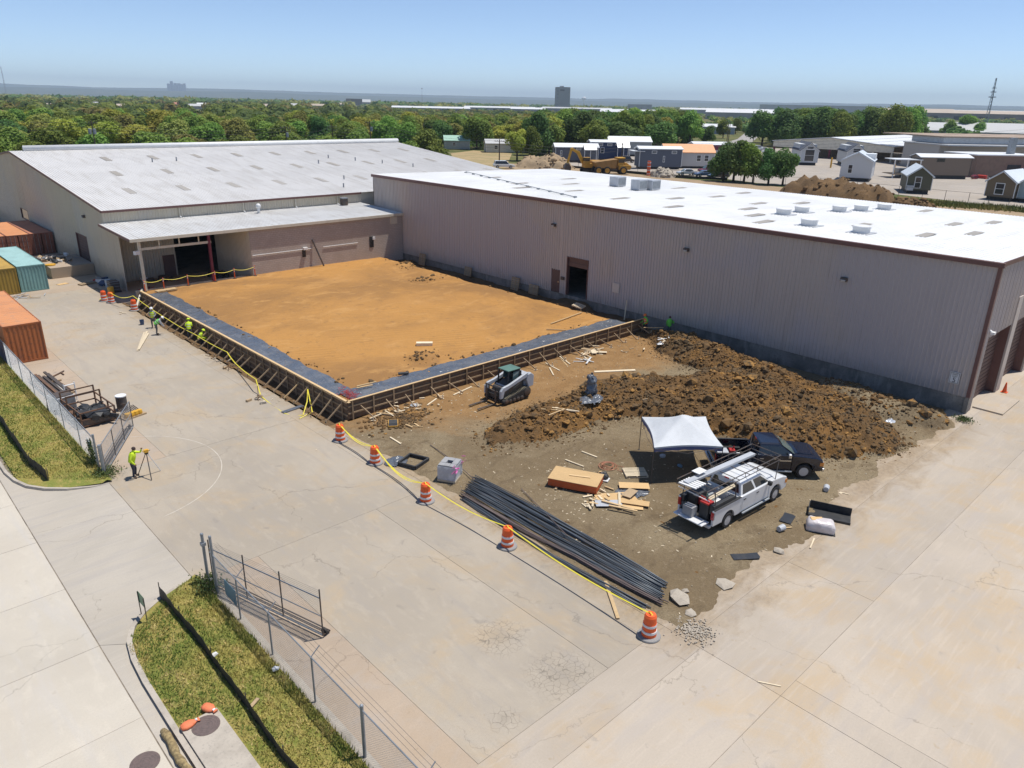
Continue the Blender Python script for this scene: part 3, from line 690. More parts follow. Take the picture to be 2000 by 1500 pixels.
tag(m.build('wood_chips', M_LUMBERP, fix=False), 'tiny pale wood chips scattered over the dirt and yard edge', 'wood chips', kind='stuff')
# broken pavement rubble by the near corner barrel
m = MB(); c0 = (20.92, 11.64)
for _ in range(420):
    x, y = ck.gauss(c0[0], .34), ck.gauss(c0[1], .36); r = ck.uniform(.012, .05); m.rock((x, y, .03 + r * .2), r, ck, .6)
tag(m.build('concrete_crumbs', M_STONE, fix=False), 'pale crushed concrete crumbs where the slab is broken out', 'rubble', kind='stuff')

# ---------------------------------------------------------------- warehouses of ribbed metal panels
_pc = {}
def rib_panel(w, zl, zr, m, pitch=.3, d=.055, key=None):
    """ribbed wall panel in local x (0..w), z up from 0, ribs towards -y; left/right heights may differ"""
    k = (round(w, 3), round(zl, 2), round(zr, 2), m.name, pitch, d)
    if k in _pc: return _pc[k]
    prof = []; x = 0
    while x < w - 1e-4:
        for dx, dy in ((0, 0), (pitch * .62, 0), (pitch * .70, -d), (pitch * .90, -d)):
            if x + dx < w: prof.append((x + dx, dy))
        x += pitch
    prof.append((w, 0))
    mb = MB(); n = len(prof)
    for (x, y) in prof: mb.v.append((x, y, 0))
    for (x, y) in prof: mb.v.append((x, y, zl + (zr - zl) * x / w))
    mb.f = [(i, i + 1, n + i + 1, n + i) for i in range(n - 1)]; mb.mi = [0] * (n - 1)
    _pc[k] = mb.mesh('panel', m); return _pc[k]
def rib_wall(parent, p0, ang, L, z0, top, m, holes=(), pw=.9, name='wall_panel'):
    """row of ribbed panels from p0 along angle ang; top = height or function(t); holes (t0,t1,zb,zt)"""
    tf = top if callable(top) else (lambda t: top)
    cuts = sorted({0, L, *[h for H in holes for h in H[:2]]})
    t = []
    for a, b in zip(cuts[:-1], cuts[1:]):
        n = max(1, round((b - a) / pw)); t += [a + (b - a) * i / n for i in range(n)]
    t.append(L); dx, dy = math.cos(ang), math.sin(ang)
    for a, b in zip(t[:-1], t[1:]):
        hs = [H for H in holes if H[0] - 1e-3 <= a and b <= H[1] + 1e-3]
        spans = [(z0, None)]
        if hs:
            H = hs[0]; spans = []
            if H[2] > z0 + .02: spans.append((z0, H[2]))
            if H[3] is not None: spans.append((H[3], None))
        for (za, zb) in spans:
            zl, zr = (tf(a), tf(b)) if zb is None else (zb, zb)
            if min(zl, zr) - za < .05: continue
            inst(name, rib_panel(b - a, zl - za, zr - za, m), parent, (p0[0] + dx * a, p0[1] + dy * a, za), ang)
def roof_panels(parent, x0, n, w, run, rise, m, along='X', d=.035, name='roof_panel'):
    """n sloping ribbed panels side by side; ribs run up the slope"""
    prof = [(0, 0), (.02, d), (.06, d), (.08, 0)]
    pts = []; x = 0
    while x < w - 1e-4:
        pts += [(x + a, b) for a, b in prof]; x += .3
    pts.append((w, 0)); mb = MB(); k = len(pts)
    for e in (0, 1):
        for (a, b) in pts:
            mb.v.append((e * run, a, b + e * rise) if along == 'X' else (a, e * run, b + e * rise))
    mb.f = [(i, i + 1, k + i + 1, k + i) for i in range(k - 1)]; mb.mi = [0] * (k - 1)
    me = mb.mesh(name, m)
    for i in range(n):
        inst(name, me, parent, (x0[0], x0[1] + i * w, x0[2]) if along == 'X' else (x0[0] + i * w, x0[1], x0[2]))

def rollup(parent, p, ang, w, h, m, depth=.12, n=None, name='roller_door'):
    """slatted roller door, local x along wall; slats are separate raised strips"""
    o = MB().bx(0, .02, 0, w, .05, h).build(name, m, parent, loc=p, rz=ang)
    n = n or int(h / .3)
    s = MB().bx(.02, -.015, .02, w - .02, .019, h / n - .03).mesh('door_slat', m)
    for i in range(n): inst('door_slat', s, o, (0, 0, i * h / n))
    return o
def lamp_fix(parent, p, ang, m=None):
    o = MB().bx(-.22, -.30, -.12, .22, 0, .16).build('wall_lamp', m or M_STEEL, parent, loc=p, rz=ang, bev=.03)
    MB().box((0, -.26, -.06), (.34, .10, .16), rx=.5).build('lamp_lens', M_LAMP, o)
    return o

# ----- long white-roofed warehouse on the right (front wall x = 52.6)
X0, Y0, X1, Y1 = 52.62, 12.13, 84.6, 81.1
ZF, ZE, ZB = 1.10, 9.98, 9.30
w1 = thing('warehouse', 'long taupe metal warehouse with flat white roof and brown eaves trim', 'warehouse', (X0, Y0, 0))
def L1(x, y, z): return (x - X0, y - Y0, z)
MB().bx(.06, .75, -.6, X1 - X0, 69.0, ZF - .02).bx(.06, .05, -.6, .97, .749, ZF - .02).build('plinth', M_PLINTH, w1)
YL = Y1 - Y0
rib_wall(w1, (0, YL), R(-90), YL, ZF, ZE - .06, M_SIDE1, holes=[(Y1 - 49.93, Y1 - 48.83, 1.12, 3.32), (Y1 - 47.82, Y1 - 45.25, 1.12, 4.80)])
rib_wall(w1, (0, 0), 0, X1 - X0, ZF * 0 + .05, lambda t: ZE - .06 - (ZE - ZB) * t / (X1 - X0), M_SIDE1,
         holes=[(1.0, 6.0, .05, 5.0), (7.0, 12.6, .05, 5.0), (13.6, 19, .05, 5.0)])
MB().bx(31.9, 0, 0, 32.0, YL, ZB - .1).bx(0, YL - .1, 0, 31.9, YL, ZB - .1).build('rear_wall', M_SIDE1, w1)
roof_panels(w1, (-.18, -.1, ZE), 77, .899, X1 - X0 + .4, ZB - ZE, M_ROOF1)
MB().add([(-.1, -.05, ZE - .03), (32.05, -.05, ZB - .03), (32.05, YL, ZB - .03), (-.1, YL, ZE - .03)], [(0, 1, 2, 3)]).build('roof_deck', M_WMETAL, w1)
MB().prism([(-.26, ZE - .30), (-.04, ZE - .30), (-.04, ZE + .01), (-.20, ZE + .03), (-.26, ZE - .02)], -.2, YL, 'Y').build('eaves_gutter', M_BROWN, w1, bev=.02)
MB().beam((-.12, -.09, ZE - .1), (32, -.09, ZB - .1), .08, .28).build('rake_trim', M_BROWN, w1)
MB().bx(-.07, -.07, 1.12, .20, .16, ZE - .3).build('corner_trim', M_BROWN, w1)
MB().bx(-.05, -.06, -.1, .24, .2, 1.11).build('corner_base', M_PLINTH, w1)
d_ = MB().bx(0, -.02, 0, 1.06, .05, 2.18).build('side_door', M_BROWND, w1, loc=(.03, 49.91 - Y0, 1.13), rz=R(-90))
MB().bx(.90, -.08, 1.0, 1.0, -.02, 1.1).build('door_handle', M_CHROME, d_)
MB().bx(-.05, -.03, 0, 0, .1, 2.24).bx(1.06, -.03, 0, 1.11, .1, 2.24).bx(-.05, -.03, 2.18, 1.11, .1, 2.25).build('door_frame', M_BROWN, d_)
o_ = rollup(w1, (.10, 47.80 - Y0, 3.95), R(-90), 2.53, .85, M_BROWND)
MB().bx(-.08, 45.19 - Y0, 1.12, .3, 45.26 - Y0, 4.86).bx(-.08, 47.81 - Y0, 1.12, .3, 47.88 - Y0, 4.86).bx(-.08, 45.19 - Y0, 4.80, .3, 47.88 - Y0, 4.88).build('opening_frame', M_BROWN, w1)
for (t, wd) in ((1.0, 5.0), (7.0, 5.6), (13.6, 5.4)):
    rollup(w1, (t + .02, .55, .02), 0, wd - .04, 4.98, M_BROWND)
    MB().bx(t - .02, 0, .02, t + .02, .55, 5.0).bx(t + wd - .02, 0, .02, t + wd + .02, .55, 5.0).bx(t, 0, 4.98, t + wd, .55, 5.03).build('door_reveal', M_BROWN, w1)
MB().bx(6.02, -.12, 0, 6.98, .3, 6.9).build('door_pier', M_SIDE1, w1); MB().bx(12.62, -.12, 0, 13.58, .3, 6.9).build('door_pier', M_SIDE1, w1)
for (y, z) in ((49.74, 7.6), (34.6, 7.46), (21.39, 7.32)): lamp_fix(w1, (-.03, y - Y0, z), R(-90))
MB().tube((.9, -.25, 5.35), (.9, .0, 5.5), .10, 10).bx(.75, -.35, 5.3, 1.1, -.12, 5.46).build('door_lamp', M_WHITE, w1)
MB().bx(-.07, 0, 0, 0, .8, .9).bx(-.09, .06, .06, -.06, .74, .84).build('wall_vent', M_WMETAL, w1, loc=(-.03, 41.3 - Y0, 2.5))
MB().bx(-.12, 0, 0, 0, .42, .3).build('meter_box', M_STEEL, w1, loc=(-.03, 48.15 - Y0, 2.5))
for i, (x, y) in enumerate(((61.2, 19.5), (71.0, 20.6), (66, 17.6), (76, 19), (62.5, 24.8), (60, 33), (58.6, 40.5), (64, 36.0), (69.5, 38), (59.5, 47.5), (65.3, 45), (71.5, 44), (61, 55), (67, 61), (61.5, 64), (76, 52), (74.5, 36), (58, 60), (72.5, 66.5), (64, 71.5), (77.5, 59), (78.5, 45), (80, 26), (56.5, 30.2))):
    MB().bx(-1.25, -.38, 0, 1.25, .38, .012).build('skylight', M_SKYL, w1, loc=(x - X0, y - Y0, ZE + .045 - (ZE - ZB) * (x - X0) / (X1 - X0)))
def rz1(x): return ZE - (ZE - ZB) * (x - X0) / (X1 - X0)
for (x, y) in ((57.9, 27.1), (57.7, 22.9), (63.1, 32.0), (66.5, 32.0), (70.7, 30.4), (73.6, 29.6), (77.3, 28.9)):
    o = MB().lathe([(.62, 0), (.62, .36), (.66, .36), (.66, .50), (.62, .54), (.05, .56)], 18).build('roof_vent', M_WHITE, w1, smooth=False, loc=(x - X0, y - Y0, rz1(x) + .02))
    MB().bx(-.85, -.85, -.02, .85, .85, .035).build('vent_flashing', M_WMETAL, o)
for (x, y, a, b, h) in ((70.4, 56.7, 1.5, 1.3, 1.15), (69.0, 52.5, 1.5, 1.2, 1.2), (70.8, 52.2, 1.6, 1.5, 1.15)):
    o = MB().bx(-a / 2, -b / 2, .08, a / 2, b / 2, h).build('roof_unit', M_GREYP, w1, loc=(x - X0, y - Y0, rz1(x)), bev=.03)
    MB().bx(-a / 2 + .1, -b / 2 - .012, .25, a / 2 - .1, -b / 2, h - .15).build('unit_grille', M_GALV, o)
m = MB()
for k in range(12): m.bx(4.2 + k * .9 - 1.2, 38.0 + k * 2.6 - .12, rz1(57 + k) + .04, 4.2 + k * .9 - .9, 38.0 + k * 2.6 + .12, rz1(57 + k) + .2)
m.tube((3.0, 38, rz1(56) + .14), (13.1, 66.6, rz1(65) + .16), .04, 6).build('roof_pipe', M_GALV, w1)
# speed sign on the front wall
sg = tag(MB().bx(-.03, -.30, 0, 0, .30, .76).build('speed_sign', M_SIGN, loc=(X0 - .075, 13.18, 1.86)), 'white speed sign reading 5 on the taupe wall near its corner', 'sign')
MB().bx(-.006, -.26, .70, 0, .26, .725).bx(-.006, -.26, .035, 0, .26, .06).bx(-.006, -.26, .06, 0, -.238, .70).bx(-.006, .238, .06, 0, .26, .70).build('sign_border', M_BLACK, sg, loc=(-.031, 0, 0))
def text(name, body, size, parent, loc, rot, m, ext=.002):
    cu = bpy.data.curves.new(name, 'FONT'); cu.body = body; cu.size = size; cu.extrude = ext; cu.align_x = 'CENTER'
    ob = bpy.data.objects.new(name + '_tmp', cu); C.objects.link(ob); bpy.context.view_layer.update()
    me = bpy.data.meshes.new_from_object(ob.evaluated_get(bpy.context.evaluated_depsgraph_get())); bpy.data.objects.remove(ob, do_unlink=True)
    me.materials.clear(); me.materials.append(m); o = inst(name, me, parent, loc); o.rotation_euler = rot; return o
text('sign_text', 'SPEED\nLIMIT', .13, sg, (-.034, 0, .565), (R(90), 0, R(-90)), M_BLACK)
text('sign_number', '5', .44, sg, (-.034, 0, .09), (R(90), 0, R(-90)), M_BLACK)

# ----- older gabled warehouse at the back left, with lean-to canopy and block extension
GX0, GY0, GX1, RY, GY1 = 22.2, 84.2, 84.9, 122.0, 160.0
EZ, RZ = 7.52, 11.25
w2 = thing('warehouse', 'older gabled warehouse with worn grey metal roof and cream lean-to', 'warehouse', (GX0, GY0, 0))
def gz(t): return EZ + (RZ - EZ) * (1 - abs(t - (RY - GY0)) / (RY - GY0)) - .05
Lg = GY1 - GY0
rib_wall(w2, (0, Lg), R(-90), Lg, 0, lambda t: gz(Lg - t), M_SIDE2, holes=[(Lg - 11.55, Lg - 7.5, 1.0, 3.8), (Lg - 38.6, Lg - 34.5, 2.35, 3.7)])
rollup(w2, (.12, 11.53, 1.0), R(-90), 4.0, 2.8, M_BROWND)
MB().bx(-.06, 7.42, 1, .14, 7.5, 3.88).bx(-.06, 11.55, 1, .14, 11.63, 3.88).bx(-.06, 7.42, 3.8, .14, 11.63, 3.9).build('door_frame', M_BROWN, w2)
wf = MB().bx(.05, 34.5, 2.35, .12, 38.6, 3.7).build('window', M_GLASS, w2); MB().bx(-.05, 34.4, 2.28, .05, 38.7, 2.36).bx(-.05, 34.4, 3.7, .05, 38.7, 3.78).bx(-.05, 34.4, 2.36, .05, 34.5, 3.7).bx(-.05, 38.6, 2.36, .05, 38.7, 3.7).build('window_frame', M_BROWN, wf)
lamp_fix(w2, (-.03, 6.5, 6.2), R(-90))
# front wall: upper strip, door, bay opening below the canopy
rib_wall(w2, (0, 0), 0, 30.5, 0, EZ - .05, M_SIDE2, holes=[(5.2, 6.45, 0, 2.35), (6.6, 12.4, 0, 4.2)])
o_ = MB().bx(5.2, .02, 0, 6.45, .07, 2.33).build('side_door', M_BROWND, w2); MB().bx(6.28, -.05, 1.0, 6.36, .02, 1.1).build('door_handle', M_CHROME, o_)
MB().bx(.1, .1, -.02, 62, 75, .015).build('floor', M_PLINTH, w2)
roof_panels(w2, (-.15, -.25, EZ), 70, .899, RY - GY0 + .25, RZ - EZ, M_ROOF2, 'Y')
mb = MB().add([(-.1, -.2, EZ - .04), (62.7, -.2, EZ - .04), (62.7, RY - GY0, RZ - .04), (-.1, RY - GY0, RZ - .04)], [(0, 1, 2, 3)])
mb.add([(-.15, RY - GY0, RZ), (62.75, RY - GY0, RZ), (62.75, Lg + .2, EZ), (-.15, Lg + .2, EZ)], [(0, 1, 2, 3)]); mb.build('roof_deck', M_ROOF2, w2)
MB().bx(62.5, 0, 0, 62.65, Lg, EZ).prism([(0, EZ), (RY - GY0, RZ - .05), (Lg, EZ)], 62.5, 62.65, 'X').bx(30.5, 0, 0, 62.5, .12, EZ - .05).bx(0, Lg - .1, 0, 62.5, Lg, EZ - .05).build('rear_wall', M_SIDE2, w2)
MB().lathe([(.42, 0), (.42, 61.2)], 12, (1.6, 0, 0), 'X').build('ridge_vent', M_WHITE, w2, smooth=True, loc=(0, RY - GY0, RZ + .25))
MB().bx(-.15, -.34, EZ - .20, 30.4, -.2, EZ + .02).build('eaves_gutter', M_BROWN, w2)
MB().beam((-.17, -.2, EZ - .08), (-.17, RY - GY0, RZ - .08), .07, .24).beam((-.17, RY - GY0, RZ - .08), (-.17, Lg, EZ - .08), .07, .24).build('rake_trim', M_BROWN, w2)
for x in (7.6, 14.8, 21.3, 27.0):
    o = MB().bx(x - .07, -.19, 6.35, x + .07, -.05, EZ - .2).build('downspout', M_CREAM, w2); MB().tube((x, -.12, 6.38), (x, -.5, 6.30), .07, 8).build('spout_elbow', M_WHITE, o)
for i in range(30):
    r = i % 3; x = 5 + (i // 3) * 6.1 + r * 2.0; y = 7 + r * 10.5
    if x > 60: continue
    z = EZ + (RZ - EZ) * (y / (RY - GY0)); s = MB(); sl_ = (RZ - EZ) / (RY - GY0)
    s.add([(x, y, z + .05), (x + .8, y, z + .05), (x + .8, y + 3, z + 3 * sl_ + .05), (x, y + 3, z + 3 * sl_ + .05)], [(0, 1, 2, 3)]); s.build('skylight', M_SKYL, w2)
for (x, y) in ((14.2, 26), (17.5, 26.2), (36, 20), (33, 8), (40, 24), (43, 21), (46, 18), (49, 14), (30, 3.2)):
    MB().tube((x, y, EZ + y * .0987), (x, y, EZ + y * .0987 + .55), .09, 8).build('vent_pipe', M_GALV, w2)
# canopy
CY, CZ0, CZ1 = 75.0, 5.93, 6.25
cy = CY - GY0
roof_panels(w2, (-.55, cy - .2, CZ0), 34, .905, -cy + .2, CZ1 - CZ0, M_CANOPYROOF, 'Y', name='canopy_panel')
MB().bx(-.5, cy - .15, CZ0 - .05, 30.3, -.05, CZ0 - .02).build('canopy_deck', M_CREAM, w2)
MB().bx(-.58, cy - .27, CZ0 - .26, 30.4, cy - .16, CZ0 + .03).build('canopy_fascia', M_CREAM, w2)
MB().beam((-.58, cy - .2, CZ0 - .1), (-.58, -.05, CZ1 - .1), .06, .24).build('canopy_rake', M_BROWN, w2)
rib_wall(w2, (-.02, -.05), R(-90), 4.2, 0, 5.9, M_SIDE2)
for (x, z0) in ((.35, 0), (7.0, 0)): MB().bx(x - .12, cy + .25, z0, x + .12, cy + .5, CZ0 - .25).build('canopy_post', M_CREAM if x < 1 else M_MAROON, w2)
m = MB().bx(.4, cy + .3, 4.75, 7.2, cy + .48, 4.98)
for x in (2.2, 4.1, 6.0, 7.0): m.bx(x - .05, cy + .34, 4.98, x + .05, cy + .44, 5.8)
m.build('canopy_truss', M_CREAM, w2)
MB().box((.0, cy + .2, 4.6), (.5, .3, .35), rz=.4).build('flood_lamp', M_WHITE, w2)
rib_wall(w2, (11.1, -.02), R(-90), -cy - .1, 0, 5.88, M_SIDE2)
MB().bx(11.1, cy, -.2, 30.35, cy + .22, 5.88).build('block_wall', M_BLOCK, w2)
for (x, z, w_, h) in ((16.9, 2.2, .42, .75), (25.6, 2.3, .55, 1.25)): MB().bx(x, cy - .05, z, x + w_, cy, z + h).build('recess_shade_panel', M_BLACK, w2)  # black boxes on the wall face paint the shade of recesses
MB().bx(28.6, cy - .04, 4.75, 29.6, cy - .005, 5.6).bx(28.66, cy - .06, 4.8, 29.54, cy - .03, 5.55).build('wall_louvre', M_SIDE2, w2)
MB().tube((11.2, cy - .06, 3.05), (18.2, cy - .06, 3.05), .03, 6).tube((19.5, cy - .06, 3.05), (24, cy - .06, 3.05), .03, 6).build('conduit', M_WHITE, w2)
MB().tube((19.0, cy - .8, 1.1), (18.2, cy - .05, 4.0), .09, 8).build('leaning_pipe', M_STEEL, w2)
MB().bx(17.0, cy - .28, 3.0, 17.5, cy, 3.25).build('wall_heater', M_WHITE, w2); MB().bx(26.0, cy - .18, 3.2, 26.3, cy, 3.5).build('wall_heater', M_WHITE, w2)
o = MB().bx(-.35, -.35, 0, .35, .35, .85).build('roof_unit', M_STEEL, w2, loc=(27.3, -1.2, CZ1)); MB().bx(-.4, -.4, .8, .4, .4, .9).build('unit_lid', M_GALV, o)
MB().tube((15.9, -1.6, CZ1 - .05), (15.9, -1.6, CZ1 + .7), .16, 10).sphere((15.9, -1.6, CZ1 + .75), .3, 10, 6).build('roof_cowl', M_WHITE, w2, smooth=True)
# low dock with brown roller door at the left
dk_ = tag(MB().bx(17.9, 90.4, 0, 22.1, 97.5, 1.15).build('loading_dock', M_STRIP), 'low concrete dock in front of the brown roller door by the containers', 'dock')
# retaining edge of the lean-to bay
rw = tag(MB().bx(21.6, 75.32, -.1, 33.2, 75.52, .98).build('retaining_wall', M_PLINTH), 'low concrete retaining edge between the lean-to bay and earth pad', 'wall')

# ---------------------------------------------------------------- formwork round the pad
fl = thing('formwork', 'long braced timber formwork along the left edge of the earth pad', 'formwork', (FX, FY, 0))
YE = 74.0; LL = YE - FY
n = 15; pl_ = MB().bx(-.02, .006, -.34, 0, LL / n - .006, FZ - .02).mesh('form_panel', M_FORM)
for i in range(n): inst('form_panel', pl_, fl, (0, i * LL / n, 0))
for z, mm in ((FZ - .06, M_LUMBER), (.72, M_FORMW), (.28, M_FORMW), (-.12, M_FORMW)):
    for i in range(9):
        a, b = i * LL / 9 + .01, (i + 1) * LL / 9 - .01
        dx = rnd.uniform(-.01, .01)
        MB().bx(-.075 + dx, a, z - .045, -.022 + dx, b, z + .045 if z < 1 else z + .075).build('waler', mm, fl)
tp = MB().bx(-.12, -.3, FZ + .018, .05, LL, FZ + .055).build('top_plate', M_LUMBER, fl)
st_ = MB().bx(-.12, -.045, -.36, -.078, .045, FZ - .02).mesh('stud', M_FORMW)
for i in range(31): inst('stud', st_, fl, (rnd.uniform(-.01, .01), .5 + i * (LL - .8) / 30, rnd.uniform(-.05, .08)))
for i in range(26):
    y = .35 + i * (LL - 2) / 25 + rnd.uniform(-.15, .15); new = rnd.random() < .25
    MB().beam((-.10, y, rnd.uniform(.72, 1.0)), (-1.28 + rnd.uniform(-.12, .12), y - rnd.uniform(-.1, .25), .035), .04, .09).build('brace', M_LUMBER if new else M_LUMBER2, fl)
    MB().box((-1.30, y - .06, .04), (.05, .07, .34), rz=rnd.uniform(0, 1), rx=rnd.uniform(-.2, .2)).build('stake', M_LUMBER2, fl)
fr = thing('formwork', 'braced plywood formwork running from the pad corner towards the taupe wall', 'formwork', (FX, FY, 0))
LR = 29.6
n = 12; pl_ = MB().bx(.006, 0, .0, LR / n - .006, .02, FZ - .02).mesh('form_panel', M_FORM)
for i in range(n): inst('form_panel', pl_, fr, (i * LR / n, 0, 0))
for z in (.86, .40):
    for i in range(8): MB().bx(i * LR / 8 + .01, -.055, z - .045, (i + 1) * LR / 8 - .01, -.002, z + .045).build('waler', M_FORMW, fr)
MB().bx(-.1, -.10, FZ + .018, LR, .05, FZ + .055).build('top_plate', M_LUMBER, fr)
st_ = MB().bx(-.05, -.10, -.1, .05, -.058, FZ - .02).mesh('stud', M_FORMW)
for i in range(20): inst('stud', st_, fr, (.3 + i * (LR - .6) / 19, 0, rnd.uniform(-.03, .05)))
for i in range(17):
    x = .9 + i * (LR - 1.6) / 16 + rnd.uniform(-.2, .2)
    ye = -1.35 + rnd.uniform(-.15, .15); z1 = dirt_z(FX + x, FY + ye)
    MB().beam((x, -.1, rnd.uniform(.55, .85)), (x + rnd.uniform(-.2, .3), ye, z1 + .05), .04, .09).build('brace', M_LUMBER2, fr)
    MB().box((x + .05, ye - .03, z1 + .1), (.05, .06, .4), rx=rnd.uniform(-.2, .2)).box((x + .1, ye + .05, z1 + .03), (.3, .09, .04), rz=rnd.uniform(0, 3)).build('stake', M_LUMBERP, fr)

# black poly sheet lining the form, two strips, folded and weighed down
def sheet_strip(name, label, pts_fn, n, w_fn, parent=None):
    m = MB(); cols = 18; b = 0
    for j in range(n + 1):
        t = j / n
        for i in range(cols + 1):
            s = i / cols; x, y = pts_fn(t, s * w_fn(t))
            z = pad_z(x, y) if (x > FX + .3 and y > FY + .3) else 1.06
            wr = .07 * fbm(x, y, 1.3, 4, 21) + .06 * abs(fbm(x * 1.8, y, 2.6, 4, 22))
            z += .05 + wr * (1 if 0 < i < cols else .4) - .04 * (s > .97)
            if i == 0: z = FZ - .08
            m.v.append((x, y, z))
    for j in range(n):
        for i in range(cols): a = j * (cols + 1) + i; m.f.append((a, a + 1, a + cols + 2, a + cols + 1)); m.mi.append(0)
    o = m.build(name, M_POLY, smooth=True, fix=False); tag(o, label, 'plastic sheet'); return o
sheet_strip('plastic_sheet', 'black plastic sheet strip lying along the left form of the pad', lambda t, s: (FX + .06 + s, FY + 1.6 + t * (72.8 - FY - 1.6)), 260, lambda t: 1.75 + .35 * fbm(t * 20, 3, .6, 3, 2))
sheet_strip('plastic_sheet', 'black plastic sheet strip along the pad edge facing the pickups', lambda t, s: (FX + .5 + t * 28.6, FY + .06 + s), 220, lambda t: 2.05 + .3 * fbm(t * 20, 9, .6, 3, 4))
m = MB()
for _ in range(26):
    a = rnd.uniform(0, 6.28); c = (FX + .75 + rnd.gauss(0, .22), FY + 1.0 + rnd.gauss(0, .45)); p = []
    for k in range(7): p.append((c[0] + .3 * math.cos(a + k * .7) * rnd.uniform(.4, 1), c[1] + .3 * math.sin(a + k * .7) * rnd.uniform(.4, 1), 1.20 + rnd.uniform(0, .14)))
    m.path(p, .012, 4)
tag(m.build('marking_ribbon', M_RED, fix=False), 'tangle of red ribbon on black plastic at the pad corner', 'ribbon')

# ---------------------------------------------------------------- loose timber and scraps
def plank(a, b, w, h, mm, label, z=None, name='plank', grp=None):
    za = zb = z
    if z is None: za, zb = dirt_z(*a) + h / 2 + .012, dirt_z(*b) + h / 2 + .012
    c = ((a[0] + b[0]) / 2, (a[1] + b[1]) / 2, (za + zb) / 2)
    o = MB().beam((a[0] - c[0], a[1] - c[1], za - c[2]), (b[0] - c[0], b[1] - c[1], zb - c[2]), w, h).build(name, mm, loc=c); return tag(o, label, 'plank', grp)
plank((38.12, 31.67), (40.64, 30.01), .28, .045, M_LUMBERP, 'long pale plank lying on top of the soil berm', .92)
plank((28.99, 36.11), (30.89, 36.49), .10, .05, M_LUMBERP, 'straight pale board on orange soil left of the skid steer forks')
plank((26.64, 35.89), (27.74, 36.34), .09, .05, M_LUMBERP, 'short board with scraps right of the tool tray')
plank((22.1, 33.49), (22.05, 32.34), .09, .05, M_LUMBERP, 'lone short board between the tool tray and black pipe frame')
plank((27.72, 24.71), (27.84, 23.46), .09, .05, M_LUMBERP, 'longer of two loose boards left of the hose coil')
plank((29.19, 24.81), (29.3, 23.76), .09, .05, M_LUMBERP, 'shorter of two loose boards, nearest the plastic covered post')
plank((38.41, 36.73), (38.07, 34.92), .10, .05, M_LUMBERP, 'board on dirt right of the skid steer, the long one')
plank((37.9, 35.81), (37.01, 34.53), .09, .05, M_LUMBERP, 'short board on dirt right of the skid steer')
plank((40.39, 37.11), (39.67, 35.37), .10, .05, M_LUMBERP, 'paired board by the scrap heap, upper one', .16)
plank((40.09, 36.72), (39.26, 35.25), .10, .05, M_LUMBER, 'paired board by the scrap heap, lower one', .13)
plank((20.77, 15.97), (19.3, 14.1), .14, .04, M_LUMBER, 'tan plank leaning across the yellow tape by the rebar', .05)
plank((16.7, 59.76), (18.8, 64.3), .14, .05, M_LUMBERP, 'leftmost of three pale boards on the yard near crouching workers', .035)
plank((16.48, 59.44), (18.54, 64.14), .14, .05, M_LUMBERP, 'middle of three pale boards on the yard near crouching workers', .034)
plank((16.59, 59.52), (18.64, 63.48), .14, .05, M_LUMBERP, 'crossing board on top of three pale boards on the yard', .09)
plank((44.02, 41.62), (48.77, 42.38), .10, .05, M_LUMBER, 'long yellow board on the pad near the leaning pallet', 1.14)
plank((42.53, 40.7), (43.55, 39.47), .08, .05, M_LUMBER2, 'thin grey brown board on the pad edge beside the sheet', 1.14)
plank((23.49, 39.18), (24.9, 39.08), .1, .05, M_LUMBER, 'upper of two boards lying on black plastic by the corner', 1.26)
plank((23.34, 38.95), (24.41, 38.76), .1, .05, M_LUMBER, 'lower of two boards lying on black plastic by the corner', 1.25)
plank((20.31, 8.75), (20.7, 8.1), .05, .03, M_LUMBERP, 'thin lath lying alone on the beige yard concrete', .02)
plank((29.6, 11.43), (30.51, 11.68), .06, .03, M_LUMBERP, 'small lath standing out near the wrapped bale', .05)
bl = tag(MB().bx(-.62, -.22, 0, .62, .22, .22).build('timber_block', M_LUMBERP, loc=z3((32.42, 43.87), 1.06), rz=R(-38)), 'single squared pale timber block alone on the orange pad', 'timber')
# heaps of offcuts
def offcuts(c, n, sx, sy, label, mats, zb=None, size=(.25, .9), boards=0):
    t = thing('offcut_pile', label, 'offcuts', z3(c, (dirt_z(*c) if zb is None else zb)))
    for i in range(n):
        L = rnd.uniform(*size); x, y = rnd.gauss(0, sx), rnd.gauss(0, sy)
        w, h = (rnd.uniform(.07, .12), rnd.uniform(.03, .05)) if i >= boards else (rnd.uniform(.35, .55), .025)
        MB().box((0, 0, 0), (L, w, h)).build('offcut', rnd.choice(mats), t, loc=(x, y, .035 + (i % 4) * .028 + (.03 if i < boards else 0)), rz=rnd.uniform(0, 3.14))
    return t
offcuts((43.1, 36.49), 22, .9, .5, 'heap of pale timber offcuts on dirt outside the form', [M_LUMBERP, M_LUMBERP, M_LUMBER2], None, (.3, 1.4), 4)
offcuts((42.26, 35.22), 7, .8, .25, 'pale boards lying in front of the offcut heap', [M_LUMBERP, M_SIGN], None, (.7, 1.7))
offcuts((30.99, 28.36), 7, .5, .22, 'bundle of pinkish laths at the foot of the berm', [M_LUMBERP, M_LUMBER], None, (.9, 1.9))
offcuts((24.95, 36.44), 9, .55, .5, 'few pale offcuts on the dirt behind the corner barrel', [M_LUMBERP], None, (.2, .5))
offcuts((23.55, 36.55), 7, .6, .2, 'boards lying in the disturbed soil at the form corner', [M_LUMBER, M_LUMBERP], None, (.5, 1.6))
offcuts((24.14, 33.96), 3, .15, .15, 'two crossed short laths right of the tool tray', [M_LUMBER], None, (.5, .7))
offcuts((27.3, 36.48), 6, .5, .3, 'scattered pale chips in front of the right form', [M_LUMBERP], None, (.15, .4))
offcuts((25.57, 20.58), 26, .5, .22, 'pile of wood chips and short sticks by the plywood sheets', [M_LUMBERP, M_LUMBER], None, (.1, .55))
